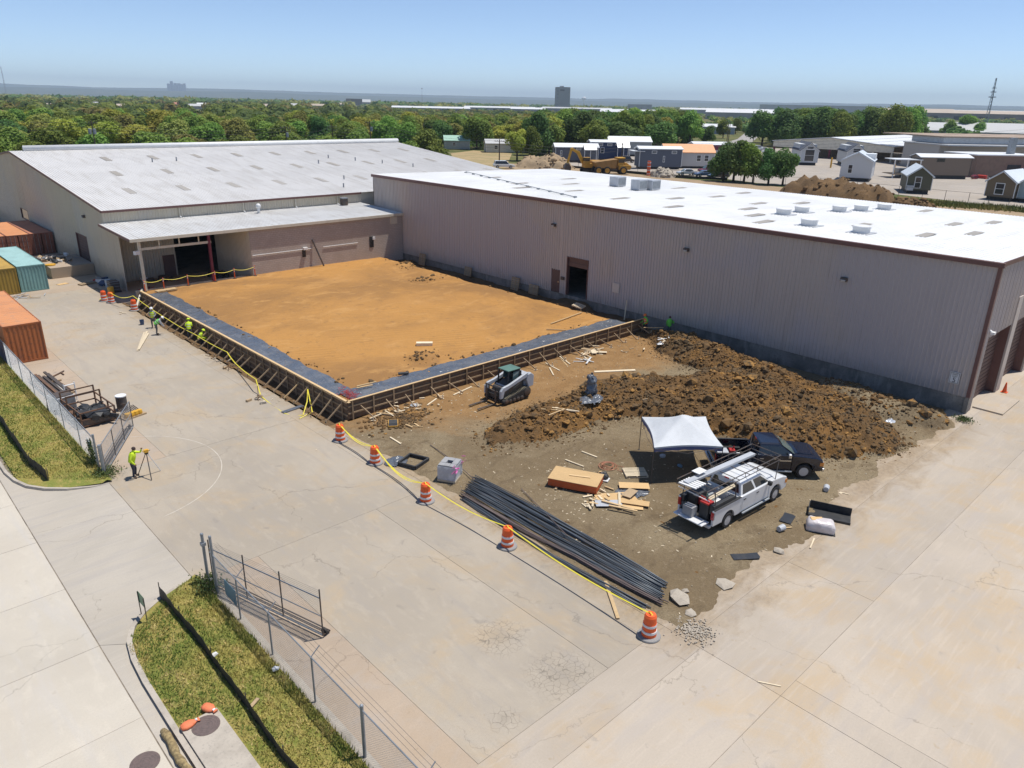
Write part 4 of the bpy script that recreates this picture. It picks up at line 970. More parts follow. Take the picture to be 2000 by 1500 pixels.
offcuts((48.74, 33.14), 8, .8, .4, 'pale scraps and plastic near the workers at the wall', [M_LUMBERP, M_SIGN], None, (.3, .9))
offcuts((45.47, 34.5), 6, .8, .5, 'few odd timber scraps between heap and berm', [M_LUMBERP, M_LUMBER2], None, (.2, .5))
t = thing('plywood_stack', 'loose plywood sheets and boards lying beside the orange crate', 'plywood', z3((26.24, 19.66), dirt_z(*(26.24, 19.66))))
for i, (u, v_, L, w_, a, mm) in enumerate(((0, 0, 2.3, .95, -52, M_PLY), (.25, .45, 2.0, .9, -30, M_PLY), (-.5, .3, 1.3, .6, -40, M_GREYP), (.5, -.5, 1.5, .5, -58, M_PLY), (.1, .1, 1.5, .12, 40, M_LUMBERP), (-.4, -.2, 1.7, .12, -72, M_LUMBER), (-.5, -.6, 1.4, .10, -64, M_LUMBER), (.9, .1, .9, .5, 12, M_LUMBER2))):
    MB().box((0, 0, 0), (L, w_, .02 if w_ > .2 else .04)).build('sheet', mm, t, loc=(u, v_, .03 + .028 * i), rz=R(a))
t = tag(MB().box((0, 0, 0), (1.55, .62, .022)).build('plywood_sheet', M_PLY, loc=z3((28.03, 20.17), .20), rz=R(-46)), 'single plywood sheet lying on black plastic near the pallet', 'plywood')
def crumple(name, label, c, rx, ry, h, mm, seed, zb=None, rz=0, cat='plastic sheet'):
    m = MB(); n = 18
    zc = dirt_z(*c) if zb is None else zb
    def fn(x, y):
        e = max(0, 1 - (x / rx) ** 2) * max(0, 1 - (y / ry) ** 2)
        return .015 + h * (e ** .5) * (.35 + .65 * abs(fbm(x * 2.2, y * 2.2, 1, 4, seed)) * 1.6)
    m.grid(-rx, -ry, rx, ry, n, n, fn)
    kf = [f for f in m.f if (sum(m.v[i][0] for i in f) / 4 / rx) ** 2 + (sum(m.v[i][1] for i in f) / 4 / ry) ** 2 < .85 + .35 * fbm(m.v[f[0]][0], m.v[f[0]][1], 2, 3, seed)]
    m.f = kf; m.mi = [0] * len(kf)
    o = m.build(name, mm, smooth=True, loc=z3(c, zc), rz=rz, fix=False)
    return tag(o, label, cat)
crumple('plastic_sheet', 'crumpled black plastic under the single plywood sheet', (27.67, 19.99), 1.0, .8, .12, M_POLY, 3)
crumple('plastic_sheet', 'crumpled black plastic beside the square pipe frame', (20.54, 30.72), .7, .6, .22, M_POLY, 5)
crumple('plastic_sheet', 'bunched black plastic spread at the base of the covered post', (33.83, 28.26), 1.05, .7, .24, M_POLY, 8)
crumple('plastic_bag', 'clear plastic bag caught on the right end of the berm', (46.69, 14.62), .4, .3, .25, M_WRAP, 9, .25, cat='bag')
crumple('paper_scrap', 'white paper scrap behind the workers by the wall', (48.31, 33.33), .5, .25, .15, M_WHITE, 10, cat='paper')
# post wrapped in black plastic
t = thing('covered_post', 'short post wrapped in crumpled black plastic in front of the berm', 'post', z3((34.35, 28.71), dirt_z(*(34.35, 28.71))))
mb = MB(); rings = []
for k in range(12):
    z = k * .115; r = (.42, .36, .30, .33, .36, .31, .27, .30, .31, .28, .22, .10)[k]; ox, oy = .06 * math.sin(k * 1.7), .06 * math.cos(k * 1.3)
    rings.append([(ox + r * math.cos(a_) * rnd.uniform(.68, 1.25), oy + r * math.sin(a_) * rnd.uniform(.68, 1.25), z + rnd.uniform(-.04, .04)) for a_ in [2 * math.pi * i / 18 for i in range(18)]])
mb.loft(rings); mb.build('wrap', M_POLY, t, smooth=True); MB().tube((0, 0, 1.15), (0.02, 0, 1.36), .07, 10).build('post_top', M_STEEL, t)
# square of black pipe sleeves
t = thing('pipe_square', 'square frame of black corrugated pipe lying on dirt', 'pipe frame', z3((21.2, 29.98), dirt_z(*(21.2, 29.98)) + .05), R(20))
q = [(-.62, -.55), (.62, -.6), (.58, .6), (-.6, .55)]
for k in range(4):
    a, b = q[k], q[(k + 1) % 4]
    for dz in (.03, .13): MB().tube((*a, dz), (*b, dz), .06, 8).build('pipe', M_BLACK, t)
# yellow tool tray
t = thing('tool_case', 'open yellow and black tool case on disturbed soil', 'tool case', z3((23.12, 34.65), dirt_z(*(23.12, 34.65)) + .03), R(-35))
MB().bx(-.3, -.22, 0, .3, .22, .12).build('case_base', M_YELD, t, bev=.02); MB().bx(-.27, -.19, .10, .27, .19, .126).build('case_tray', M_BLACK, t)
MB().box((0, .36, .12), (.6, .44, .08), rx=.3).build('case_lid', M_YELD, t); MB().box((0, .36, .165), (.52, .36, .012), rx=.3).build('lid_liner', M_BLACK, t)
tag(MB().tube((-.35, 0, .1), (.35, 0, .1), .1, 12).build('pipe_roll', M_BLACK, loc=z3((27.22, 39.3), 1.14), rz=R(-28)), 'short black roll lying at the inner edge of the plastic', 'roll')
tag(MB().bx(-.75, -.16, 0, .75, .16, .06).build('black_board', M_POLY, loc=z3((19.9, 41.1), .01), rz=R(8)), 'dark grey board on the yard beside the tape stand', 'board')
tag(MB().lathe([(.26, 0), (.27, .03), (.02, .04)], 16).build('round_disc', M_GREYP, loc=z3((25.94, 36.37), dirt_z(*(25.94, 36.37)) + .01)), 'flat grey round lid lying on orange dirt near the form', 'lid')

# orange sided crate with plywood top
c = (26.04, 22.42)
t = thing('form_crate', 'low orange sided crate with a plywood top', 'crate', z3(c, dirt_z(*c) + .05), R(-63.5))
MB().bx(-1.28, -.72, .03, 1.28, .72, .42).build('crate_side', mat('orange form face', (.52, .095, .02), [(2, .42, .66, (.40, .07, .02), .8), (9, .55, .7, (.25, .09, .05), .5)], .55), t)
MB().bx(-1.31, -.75, .425, 1.31, .75, .45).build('crate_top', M_PLY, t)
for x in (-.8, .9): MB().bx(x - .05, -.95, -.05, x + .05, .95, .025).build('bearer', M_LUMBER2, t)
MB().bx(-.35, -.06, .452, .75, .06, .49).build('loose_board', M_LUMBER, t, rz=.12)
t = thing('tool_heap', 'small heap of tan bags and tools behind the orange crate', 'tools', z3((27.7, 22.17), dirt_z(*(27.7, 22.17))))
for k in range(7): MB().rock((rnd.gauss(0, .2), rnd.gauss(0, .17), .12 + rnd.random() * .12), rnd.uniform(.12, .24), rnd).build('bundle', rnd.choice([M_PLY, M_BLACK, M_STEEL, M_LUMBER]), t)
MB().box((-.1, -.5, .06), (.45, .3, .05), rz=.4).build('clipboard', M_SIGN, t)
# hose coil
c = (28.88, 22.63); t = thing('hose_coil', 'copper red hose coiled flat on the dirt', 'hose', z3(c, dirt_z(*c) + .02)); m = MB(); p = []
for k in range(190):
    a = k * .22; r = .50 - .0016 * k + .06 * math.sin(k * .05); p.append((r * math.cos(a), r * .95 * math.sin(a), .03 + .0006 * k + .03 * abs(math.sin(k * .13))))
MB().path(p, .014, 5).build('coil', M_HOSE, t)
MB().path([(.45, -.2, .03), (.6, -.6, .02), (.35, -.9, .02), (.1, -.85, .02), (.05, -.65, .02), (.3, -.5, .03)], .014, 5).build('hose_tail', M_HOSE, t)
# pallets
def pallet(name, label, loc, rz=0, tilt=0, L=1.2, W=1.0, mm=None, n=7):
    t = thing(name, label, 'pallet', loc); t.rotation_euler = (tilt, 0, rz); mm = mm or M_LUMBERP
    for k in range(n): y = -W / 2 + W * (k + .5) / n; MB().bx(-L / 2, y - W / n * .34, .105, L / 2, y + W / n * .34, .125).build('deck_board', mm, t)
    for x in (-L / 2 + .03, 0, L / 2 - .03): MB().bx(x - .03, -W / 2, .02, x + .03, W / 2, .104).build('stringer', mm, t)
    for y in (-W / 2 + .06, 0, W / 2 - .06): MB().bx(-L / 2, y - .05, 0, L / 2, y + .05, .019).build('bottom_board', mm, t)
    return t
pallet('pallet', 'clean wooden pallet lying flat beside the tent shadow', z3((29.39, 21.16), dirt_z(*(29.39, 21.16)) + .01), R(-38))
for i, (u, v_, y, lb) in enumerate(((826, 495, 70.6, 'dark pallet leaning at the wall nearest the inner building corner'), (916, 523, 62.2, 'square pallet leaning at the wall, second from the inner corner'), (1008, 545, 54.6, 'narrow pallet leaning at the wall left of the brown door'), (1045, 556, 51.9, 'low wide pallet leaning at the wall beside the brown door'))):
    t = pallet('pallet', lb, (52.20, y, .62 + .12 * i), R(-90), R(80), 1.1 if i != 3 else 1.25, 1.35 if i in (0, 2) else 1.0, M_LUMBER2)
    t.location.z = dirt_z(52.1, y) + (.68 if i in (0, 2) else .52)
t = pallet('pallet', 'pallet tilted on the pad edge near the roller opening', z3((50.16, 44.01), 1.12), R(20), R(12), 1.1, 1.0, M_LUMBERP)
pallet('pallet', 'small pallet on the plastic at the far left pad corner', z3((23.7, 73.13), 1.12), R(5), 0, 1.9, .7, M_LUMBER, 4)
# wrapped blocks
c = (21.64, 27.32)
t = thing('block_pallet', 'pallet of grey blocks in stretch wrap with pink flagging', 'block pallet', z3(c, dirt_z(*c) + .02), R(30))
MB().bx(-.55, -.5, 0, .55, .5, .11).build('pallet_base', M_LUMBERP, t)
for ix in range(3):
    for iy in range(3):
        if (ix, iy) == (1, 1): continue
        MB().bx(-.5 + ix * .335, -.46 + iy * .31, .12, -.5 + ix * .335 + .325, -.46 + iy * .31 + .30, .92 + .01 * ((ix + iy) % 2)).build('block', M_BLOCKG, t)
MB().bx(-.53, -.49, .11, .54, -.475, .85).bx(-.53, .475, .11, .54, .49, .85).bx(-.535, -.475, .11, -.52, .475, .85).bx(.53, -.475, .11, .545, .475, .85).build('wrap_film', M_WRAP, t)
for (x, y) in ((-.45, -.5), (.5, -.42)):
    m = MB()
    for k in range(12): m.box((x + rnd.gauss(0, .09), y + rnd.gauss(0, .09), .8 + rnd.gauss(0, .1)), (.22, .05, .01), rnd.random() * 3, rnd.random() * 3, rnd.random())
    m.build('flagging', M_PINK, t)
# rebar bundles: each a tight bundle of bars tapering in a fan
rs = []
ends = [((22.56, 26.28), (22.44, 14.2)), ((22.23, 26.06), (22.21, 14.08)), ((21.89, 25.91), (21.95, 14.04)), ((21.57, 25.69), (21.67, 13.84)), ((21.32, 25.55), (21.42, 13.8)), ((20.92, 25.35), (21.31, 13.42)), ((20.69, 25.07), (20.61, 13.75))]
lab = ['rebar bundle farthest from the tape, straight and blue grey', 'second rebar bundle from the far side of the stack', 'third rebar bundle from the far side of the stack', 'middle dark blue rebar bundle of the stack', 'third rebar bundle from the tape side', 'brownish rebar bundle, second from the yellow tape', 'rebar bundle right under the yellow tape']
for i, (a, b) in enumerate(ends):
    t = thing('rebar_bundle', lab[i], 'rebar', z3(a, dirt_z(*a) + .02), 0, 'rebar bundles by the tape')
    nb = 13 if i != 6 else 9; mm = M_REBARR if i in (5,) else M_REBAR
    dx, dy = b[0] - a[0], b[1] - a[1]; L = math.hypot(dx, dy); nrm = Vector((-dy / L, dx / L, 0))
    for k in range(nb):
        o0 = rnd.uniform(-.15, .15); o1 = rnd.uniform(-.13, .13); lv = k // 5; s = rnd.uniform(-.25, .15)
        pts = []
        for q in range(9):
            tt = q / 8; bow = math.sin(tt * math.pi) * (.10 * (i - 3) * -.6) + .05 * math.sin(tt * 7 + i + k)
            x = dx * tt + nrm.x * (o0 + (o1 - o0) * tt + bow) + dx / L * s; y = dy * tt + nrm.y * (o0 + (o1 - o0) * tt + bow) + dy / L * s
            z = .03 + lv * .045 + dirt_z(a[0] + x, a[1] + y) - dirt_z(*a)
            pts.append((x, y, z))
        MB().path(pts, .024, 5).build('bar', mm, t, smooth=True)
for a, b, z0, z1, lb in (((23.54, 23.89), (21.76, 19.03), .08, .30, 'loose rebar rod lying across the bundles near the crate'), ((23.27, 31.18), (22.27, 25.94), .05, .12, 'loose rebar rod behind the wrapped block pallet')):
    tag(MB().path([(*a, dirt_z(*a) + z0), ((a[0] + b[0]) / 2 + .1, (a[1] + b[1]) / 2, .14), (*b, dirt_z(*b) + z1)], .022, 5).build('rebar_rod', M_REBARR, fix=False), lb, 'rebar')
# broken slab chunks
def chunk(u, v_, r, lb, sq=.45):
    c = (0.49, 21.95) if False else (u, v_)
    tag(MB().rock((0, 0, r * sq * .5), r, rnd, sq).build('concrete_chunk', M_STONE, loc=(u, v_, max(0, dirt_z(u, v_)))), lb, 'concrete chunk')
chunk(*(22.1, 13.2), .55, 'big flat broken concrete piece at the rebar ends', .3)
chunk(*(24.37, 12.57), .42, 'flat concrete piece half buried at the dirt edge', .2)
chunk(*(28.3, 12.25), .22, 'pale rounded rock between the dark mats', .7)
chunk(*(22.67, 13.35), .14, 'small pale stone beside the big broken slab piece', .7)
chunk(*(21.7, 12.4), .26, 'thin concrete flake near the broken out corner', .25)
# dark mats / panels, bed liner, bale
def matp(c, L, w, a, lb, h=.025):
    tag(MB().prism([(-L / 2, -w / 2), (L / 2 - .08, -w / 2), (L / 2, -w / 4), (L / 2, w / 2), (.1, w / 2 - .03), (-L / 2, w / 2)], 0, h).build('rubber_mat', mat('rubber mat', (.022, .026, .034), [(3, .45, .7, (.05, .05, .05), .6)], .5), loc=z3(c, dirt_z(*c) + .025), rz=R(a)), lb, 'mat')
matp((26.78, 13.02), 1.25, .45, -36, 'dark mat lying alone nearest the concrete yard')
matp((31.24, 13.38), .95, .55, 12, 'dark mat lying beside the white pickup')
c = (33.07, 12.15)
t = thing('bed_liner', 'black plastic bed liner tub behind the wrapped bale', 'bed liner', z3(c, dirt_z(*c) + .02), R(-68))
MB().bx(-.95, -.45, 0, .95, .45, .03).build('liner_floor', M_BLACK, t); MB().bx(-.95, .45, 0, .95, .49, .42).build('liner_side', M_BLACK, t); MB().bx(-.99, -.45, 0, -.95, .49, .35).build('liner_end', M_BLACK, t); MB().bx(-.95, -.50, 0, .95, -.45, .12).build('liner_lip', M_BLACK, t)
c = (31.48, 11.88)
t = thing('wrapped_bale', 'pale plastic wrapped bale with crumpled top in front of the liner', 'bale', z3(c, dirt_z(*c) + .01), R(-62))
rings = []
for k, (z, s) in enumerate(((0, .96), (.08, 1), (.3, 1.02), (.42, .95), (.50, .80), (.54, .45))):
    rings.append([(.62 * s * x * rnd.uniform(.96, 1.04), .36 * s * y * rnd.uniform(.95, 1.05), z * rnd.uniform(.95, 1.05)) for x, y in ((-1, -.8), (-.9, -1), (-.3, -1.02), (.4, -1), (.92, -1), (1, -.7), (1, .6), (.9, 1), (.2, 1.03), (-.5, 1), (-.93, 1), (-1, .7))])
MB().loft(rings).build('bale_body', M_WRAPW, t, smooth=True)
MB().box((-.2, .05, .53), (.55, .3, .02), rz=.3).build('cardboard', M_PLY, t); MB().bx(-.66, -.4, -.005, .66, .4, .02).build('slip_sheet', M_BLACK, t)
# shovel heads / buckets lying right
for u, v_, a, lb in ((*(35.22, 13.36), 20, 'bucket and trowel lying on dirt right of the white pickup'), (*(29.79, 13.08), -10, 'grey bucket tipped over beside the small dark mat')):
    t = thing('bucket', lb, 'bucket', (u, v_, dirt_z(u, v_) + .15), R(a)); MB().lathe([(.13, 0), (.16, .34), (.145, .34), (.115, .02)], 14, (0, 0, 0), 'X').build('bucket_shell', M_GREYP, t); MB().beam((.3, .12, -.12), (.85, -.1, -.12), .06, .03).build('trowel_handle', M_LUMBER, t)
tag(MB().beam((0, 0, .02), (.1, -.42, .02), .06, .03).beam((-.15, -.05, .02), (.05, -.05, .02), .14, .02).build('trowel', M_LUMBERP, loc=z3((35.81, 12.85), dirt_z(*(35.81, 12.85)) + .01)), 'small trowel lying by itself right of the bucket', 'trowel')
m = MB().beam((0, 0, 0), (2.9, -.85, 0), .06, .75); tag(m.build('form_board', M_LUMBER2, loc=z3((36.51, 26.19), .55)), 'dark form board standing on edge behind the tent', 'board')

# ---------------------------------------------------------------- traffic drums and tape
def drum():
    t = thing('traffic_drum', 'x', 'traffic drum', (0, 0, 0), 0, 'orange drums along the tape')
    prof = [(.285, .05), (.275, .30), (.262, .32), (.255, .62), (.243, .64), (.232, .90), (.20, .955), (.19, .985), (.02, .995)]
    MB().lathe(prof, 20).build('drum_body', M_ORANGE, t, smooth=False)
    for z0, z1, r in ((.22, .32, .288), (.50, .60, .268)): MB().lathe([(r - .004, z0), (r, z0 + .004), (r - .006, z1 - .004), (r - .01, z1)], 20).build('reflective_band', M_REFL, t)
    MB().lathe([(.44, .0), (.45, .03), (.43, .07), (.30, .085)], 22).build('rubber_base', paint('drum base grey', (.27, .265, .26), .8), t)
    MB().tube((-.09, 0, 1.03), (.09, 0, 1.03), .018, 6).bx(-.1, -.02, .98, -.07, .02, 1.04).bx(.07, -.02, .98, .1, .02, 1.04).build('drum_handle', M_ORANGE, t)
    return t
D0 = drum()
DR = [((19.42, 12.73), 'nearest traffic drum, beside the broken concrete corner'), ((19.54, 20.62), 'traffic drum beside the middle of the rebar bundles'), ((19.23, 26.22), 'traffic drum in front of the wrapped block pallet'), ((19.68, 31.38), 'traffic drum beside the crumpled black plastic'), ((19.77, 35.13), 'traffic drum standing at the form corner'), ((20.29, 71.99), 'lone traffic drum near the two workers standing on the yard'), ((19.56, 76.2), 'right one of the paired drums near the canopy'), ((19.22, 77.23), 'left one of the paired drums near the canopy')]
for i, (c, lb) in enumerate(DR):
    if i == 0: D0.location = z3(c, .003); D0['label'] = lb; D0.rotation_euler.z = .4
    else: dup(D0, z3(c, .003), rnd.uniform(0, 6), lb)
def sag(a, b, s, n=10): return [tuple(Vector(a).lerp(Vector(b), k / n) - Vector((0, 0, s * math.sin(math.pi * k / n)))) for k in range(n + 1)]
t = thing('caution_tape', 'yellow caution tape strung from drum to drum along the drive', 'tape')
top = lambda p, z=1.0: (p[0], p[1], z)
for i in range(4):
    a, b = DR[i][0], DR[i + 1][0]; s = (.22, .25, .55, .3)[i]
    MB().path(sag(top(a), top(b), s, 14), .022, 4, 1.6).build('tape_span', M_TAPE, t)
    if i in (2, 3): MB().path(sag(top((a[0] + .05, a[1])), top((b[0] + .05, b[1])), s + .16, 14), .018, 4, 1.6).build('tape_span', M_TAPE, t)
for c, _ in DR[:5]: MB().path([(c[0] - .02, c[1] - .1, .98), (c[0], c[1] + .02, 1.06), (c[0] - .02, c[1] + .12, .99), (c[0] - .15, c[1] + .12, .8)], .02, 4, 1.5).build('tape_knot', M_TAPE, t)
t2 = thing('caution_tape', 'yellow caution tape draped along the left formwork braces', 'tape')
tp = [(*DR[6][0], 1.0), (*(19.82, 73.79), .9), (*(20.83, 73.69), .95), (*(20.96, 65.2), .45), (*(20.82, 59.17), .62), (*(20.67, 52.53), .8), (*(20.53, 50.75), .35), (*(19.65, 45.6), .85), (*(19.37, 44.45), .06), (*(19.2, 40.83), .03), (*(19.91, 39.79), .03)]
for a, b in zip(tp[:-1], tp[1:]): MB().path(sag(a, b, .07, 6), .022, 4, 1.6).build('tape_span', M_TAPE, t2)
MB().path([(*(19.95, 39.86), .03), (*(20.61, 40.49), .55), (*(21.3, 41.61), .9), (*(20.58, 39.86), .05), (*(19.51, 39.5), .02)], .022, 4, 1.6).build('tape_tail', M_TAPE, t2)
def tstand(u, v_, lb):
    t = thing('tape_stand', lb, 'stand', (u, v_, 0)); MB().tube((0, 0, .03), (.02, 0, .95), .02, 6).build('stand_pole', M_RUST, t)
    for a in (0, 2.1, 4.2): MB().beam((0, 0, .25), (.3 * math.cos(a), .3 * math.sin(a), .02), .03, .03).build('stand_leg', M_RUST, t)
tstand(*(20.29, 39.46), 'rusty tape stand wrapped with tape beside the dark board'); tstand(*(19.05, 44.13), 'rusty tape stand on the yard below the middle of the left form'); tstand(*(20, 50.91), 'rusty tape stand among timber at the left form'); tstand(*(20.39, 55.52), 'rusty stand near the men in the trench')
# delineator posts by the lean-to bay
def delin(x, y, z, lb):
    t = thing('delineator', lb, 'delineator', (x, y, z), 0, 'red white delineators by the bay'); MB().tube((0, 0, .05), (0, 0, 1.1), .05, 8).build('delineator_post', M_ORANGE, t); MB().tube((0, 0, .75), (0, 0, .85), .054, 8).tube((0, 0, .95), (0, 0, 1.03), .054, 8).build('reflective_band', M_REFL, t); MB().lathe([(.18, 0), (.18, .05), (.06, .07)], 10).build('delineator_base', M_BLACK, t)
DL = [(280, 568, 'leftmost delineator, by the white canopy post'), (313, 561, 'second delineator from the left by the bay'), (359, 554, 'delineator just left of the maroon bay post'), (408, 545, 'delineator just right of the maroon bay post'), (446, 540, 'second delineator from the right by the bay'), (484, 534, 'rightmost delineator, against the block wall')]
dp = []
for u, v_, lb in DL:
    x, y = {280: (22.16, 74.89), 313: (23.91, 75.39), 359: (26.23, 75.51), 408: (28.96, 76), 446: (30.98, 75.93), 484: (33.18, 76.09)}[u]
    y = min(y, 74.3); dp.append((x, y)); delin(x, y, pad_z(max(x, FX + .1), y) - .01 if x > FX else .98, lb)
t = thing('barrier_tape', 'pale tape sagging between the delineators at the bay', 'tape')
for a, b in zip(dp[:-1], dp[1:]): MB().path(sag((a[0], a[1], 2.0), (b[0], b[1], 2.0), .18, 8), .02, 4, 1.5).build('tape_span', M_TAPE, t)
# orange cone by the roller doors
t = thing('traffic_cone', 'orange cone standing by the roller door pier', 'cone', z3((59.21, 11.59), .01)); MB().bx(-.2, -.2, 0, .2, .2, .03).build('cone_base', M_ORANGE, t); MB().lathe([(.15, .03), (.04, .72), (.03, .72)], 14).build('cone_body', M_ORANGE, t)
tag(MB().prism([(-1.9, -.9), (1.9, -.9), (1.9, .9), (-1.9, .9)], 0, .10).build('door_ramp', M_YARD, loc=(56.1, 11.25, 0)), 'low tan concrete ramp before the nearest roller door', 'ramp')

# ---------------------------------------------------------------- shipping containers
def container(name, label, loc, rz, L, W, H, m, mr, doors=False, grp=None):
    t = thing(name, label, 'container', loc, rz, grp)
    def corr(n, a, b, fn):
        v = []; k = max(4, int((b - a) / .14)) * 2
        for i in range(k + 1): q = a + (b - a) * i / k; v.append((q, .035 if (i // 2) % 2 else 0))
        return v
    for nm, s in (('side_wall', 1), ('side_wall', -1)):
        mb = MB(); pr = corr(0, 0, L, None); n = len(pr)
        for q, d in pr: mb.v.append((q, s * (W / 2 - .015 - d), .14))
        for q, d in pr: mb.v.append((q, s * (W / 2 - .015 - d), H - .10))
        mb.f = [(i, i + 1, n + i + 1, n + i) for i in range(n - 1)]; mb.mi = [0] * (n - 1); mb.build(nm, m, t)
    if doors:
        for k, y in enumerate((-W / 4, W / 4)):
            d = MB().bx(.01, y - W / 4 + .08, .16, .06, y + W / 4 - .02, H - .12).build('door_leaf', m, t)
            for yy in (y - .22, y + .22): MB().tube((-.02, yy, .15), (-.02, yy, H - .1), .018, 6).build('lock_bar', M_GALV, d)
            for zz in (.7, 1.2, 1.8): MB().bx(-.01, y - W / 4 + .1, zz, .012, y + W / 4 - .04, zz + .06).build('door_rib', m, d)
    else:
        mb = MB(); pr = corr(0, -W / 2, W / 2, None); n = len(pr)
        for q, d in pr: mb.v.append((.015 + d, q, .14))
        for q, d in pr: mb.v.append((.015 + d, q, H - .10))
        mb.f = [(i, i + 1, n + i + 1, n + i) for i in range(n - 1)]; mb.mi = [0] * (n - 1); mb.build('end_wall', m, t)
    MB().bx(L - .06, -W / 2 + .05, .14, L - .02, W / 2 - .05, H - .1).build('end_wall', m, t)
    mb = MB(); k = int(L / .3)
    for i in range(k + 1):
        q = .05 + (L - .1) * i / k; z = H - .05 + (.0 if i % 2 else .03)
        mb.v += [(q, -W / 2 + .04, z), (q, W / 2 - .04, z)]
    mb.f = [(2 * i, 2 * i + 2, 2 * i + 3, 2 * i + 1) for i in range(k)]; mb.mi = [0] * k; mb.build('roof_sheet', mr, t)
    for x in (0, L):
        for s in (-1, 1): MB().bx(x - .01 if x == 0 else x - .09, s * W / 2 - (.0 if s < 0 else .09), .0, x + .09 if x == 0 else x + .01, s * W / 2 + (.09 if s < 0 else 0), H).build('corner_post', m, t)
    for s in (-1, 1):
        MB().bx(.09, min(s * W / 2, s * (W / 2 - .06)), H - .12, L - .09, max(s * W / 2, s * (W / 2 - .06)), H - .01).bx(.09, min(s * W / 2, s * (W / 2 - .06)), .02, L - .09, max(s * W / 2, s * (W / 2 - .06)), .16).build('side_rail', m, t)
    for x in (0, L - .1): MB().bx(x + .003, -W / 2 + .09, H - .12, x + .097, W / 2 - .09, H - .012).bx(x + .003, -W / 2 + .09, .02, x + .097, W / 2 - .09, .16).build('end_rail', m, t)
    return t
UP = R(90)
container('shipping_container', 'tall bright orange container nearest the fence', (9.72, 61.8, 0), UP, 12.2, 2.44, 2.9, M_CORG, M_CORGR)
container('shipping_container', 'teal container with pale green roof', (15.30, 85.65, 0), UP, 12.2, 2.44, 2.6, M_TEAL, M_TEALR)
container('shipping_container', 'ochre yellow container beside the teal one', (12.72, 85.3, 0), UP, 12.2, 2.44, 2.6, M_OLIVE, M_OLIVER)
container('shipping_container', 'rust brown container nearest the warehouse wall', (20.72, 105.9, 0), UP, 12.2, 2.44, 2.6, M_CBRN, M_CBRNR, True)
container('shipping_container', 'rust orange container in the middle of the brown trio', (18.25, 105.8, 0), UP, 12.2, 2.44, 2.6, M_CBRN, M_CORGR, True)
container('shipping_container', 'rust orange container at the left of the brown trio', (15.76, 105.9, 0), UP, 12.2, 2.44, 2.6, M_CBRN, M_CORGR, True)
container('shipping_container', 'blue container mostly hidden at the picture edge behind ochre one', (13.2, 104.8, 0), UP, 6.1, 2.44, 2.6, paint('blue container', (.12, .25, .36), .5), paint('blue roof', (.24, .40, .50), .5), True)

# ---------------------------------------------------------------- clutter at the dock and canopy
def junk(name, label, c, n, sx, sy, mats, z=0, sz=(.15, .5), cat='junk'):
    t = thing(name, label, cat, (c[0], c[1], z))
    for i in range(n):
        k = rnd.random(); x, y = rnd.gauss(0, sx), rnd.gauss(0, sy); s = rnd.uniform(*sz)
        if k < .5: MB().box((x, y, s * .3), (s * 1.6, s * rnd.uniform(.3, 1), s * .6), rnd.random() * 3, rnd.uniform(-.3, .3)).build('scrap', rnd.choice(mats), t)
        elif k < .8: MB().beam((x, y, .08 + .15 * rnd.random()), (x + rnd.gauss(0, s * 2), y + rnd.gauss(0, s * 2), .1 + .2 * rnd.random()), .06, .05).build('scrap', rnd.choice(mats), t)
        else: MB().rock((x, y, s * .4), s * .8, rnd).build('scrap', rnd.choice(mats), t)
    return t
JK = [M_BLACK, M_STEEL, M_WHITE, M_LUMBER2, M_RUST, M_BLACK, M_GALV]
junk('scrap_pile', 'pile of mixed black scrap on the concrete dock by the containers', (19.2, 94.8), 48, .9, 1.1, JK, 1.16, cat='scrap')
tag(MB().lathe([(.5, 0), (.5, .12), (.02, .14)], 16).build('yellow_disc', M_YEL, loc=(18.3, 92.1, 1.155)), 'round yellow lid at the front of the dock scrap', 'lid')
junk('gear_pile', 'red and blue drums and hoses stacked by the warehouse corner', (21.3, 85.4), 9, .45, .8, [M_RED, M_MAROON, M_BLUE, M_WHITE, M_GALV], .01, (.3, .7), 'gear')
junk('gear_pile', 'dark generator and pump equipment inside the canopy bay', (26.5, 82.4), 12, .9, .5, [M_BLACK, M_RUST, M_STEEL, M_WHITE], .01, (.35, .8), 'equipment')
junk('gear_pile', 'maroon drums and cans at the canopy post', (23.6, 78.3), 7, .4, .5, [M_MAROON, M_RED, M_BLACK], .01, (.35, .7), 'gear')
junk('gear_pile', 'dark equipment by the inner side wall of the bay', (32.0, 80.3), 8, .5, .8, [M_BLACK, M_STEEL], .01, (.4, .9), 'equipment')
t = thing('tote_cage', 'caged grey tote standing outside the canopy side wall', 'tote', (21.15, 80.6, 0)); MB().bx(-.45, -.55, .14, .45, .55, 1.1).build('tank', M_STEEL, t, bev=.05)
for z in (.3, .6, .9, 1.1): MB().bx(-.5, -.6, z, .5, -.57, z + .03).bx(-.5, .57, z, .5, .6, z + .03).bx(-.5, -.57, z, -.47, .57, z + .03).bx(.47, -.57, z, .5, .57, z + .03).build('cage_bar', M_GALV, t)
MB().bx(-.5, -.6, 0, .5, .6, .13).build('tote_base', M_BLACK, t)
t = thing('drum_barrel', 'yellow plastic drum beside the caged tote', 'drum', (20.4, 79.0, 0)); MB().lathe([(.27, 0), (.29, .06), (.29, .42), (.30, .45), (.29, .48), (.29, .84), (.26, .9), (.03, .9)], 16).build('drum_shell', M_YEL, t)
t = thing('drum_barrel', 'pale blue plastic drum at the warehouse corner', 'drum', (21.2, 82.6, 0)); MB().lathe([(.27, 0), (.29, .06), (.29, .84), (.26, .9), (.03, .9)], 16).build('drum_shell', paint('pale blue plastic', (.45, .55, .62), .4), t)
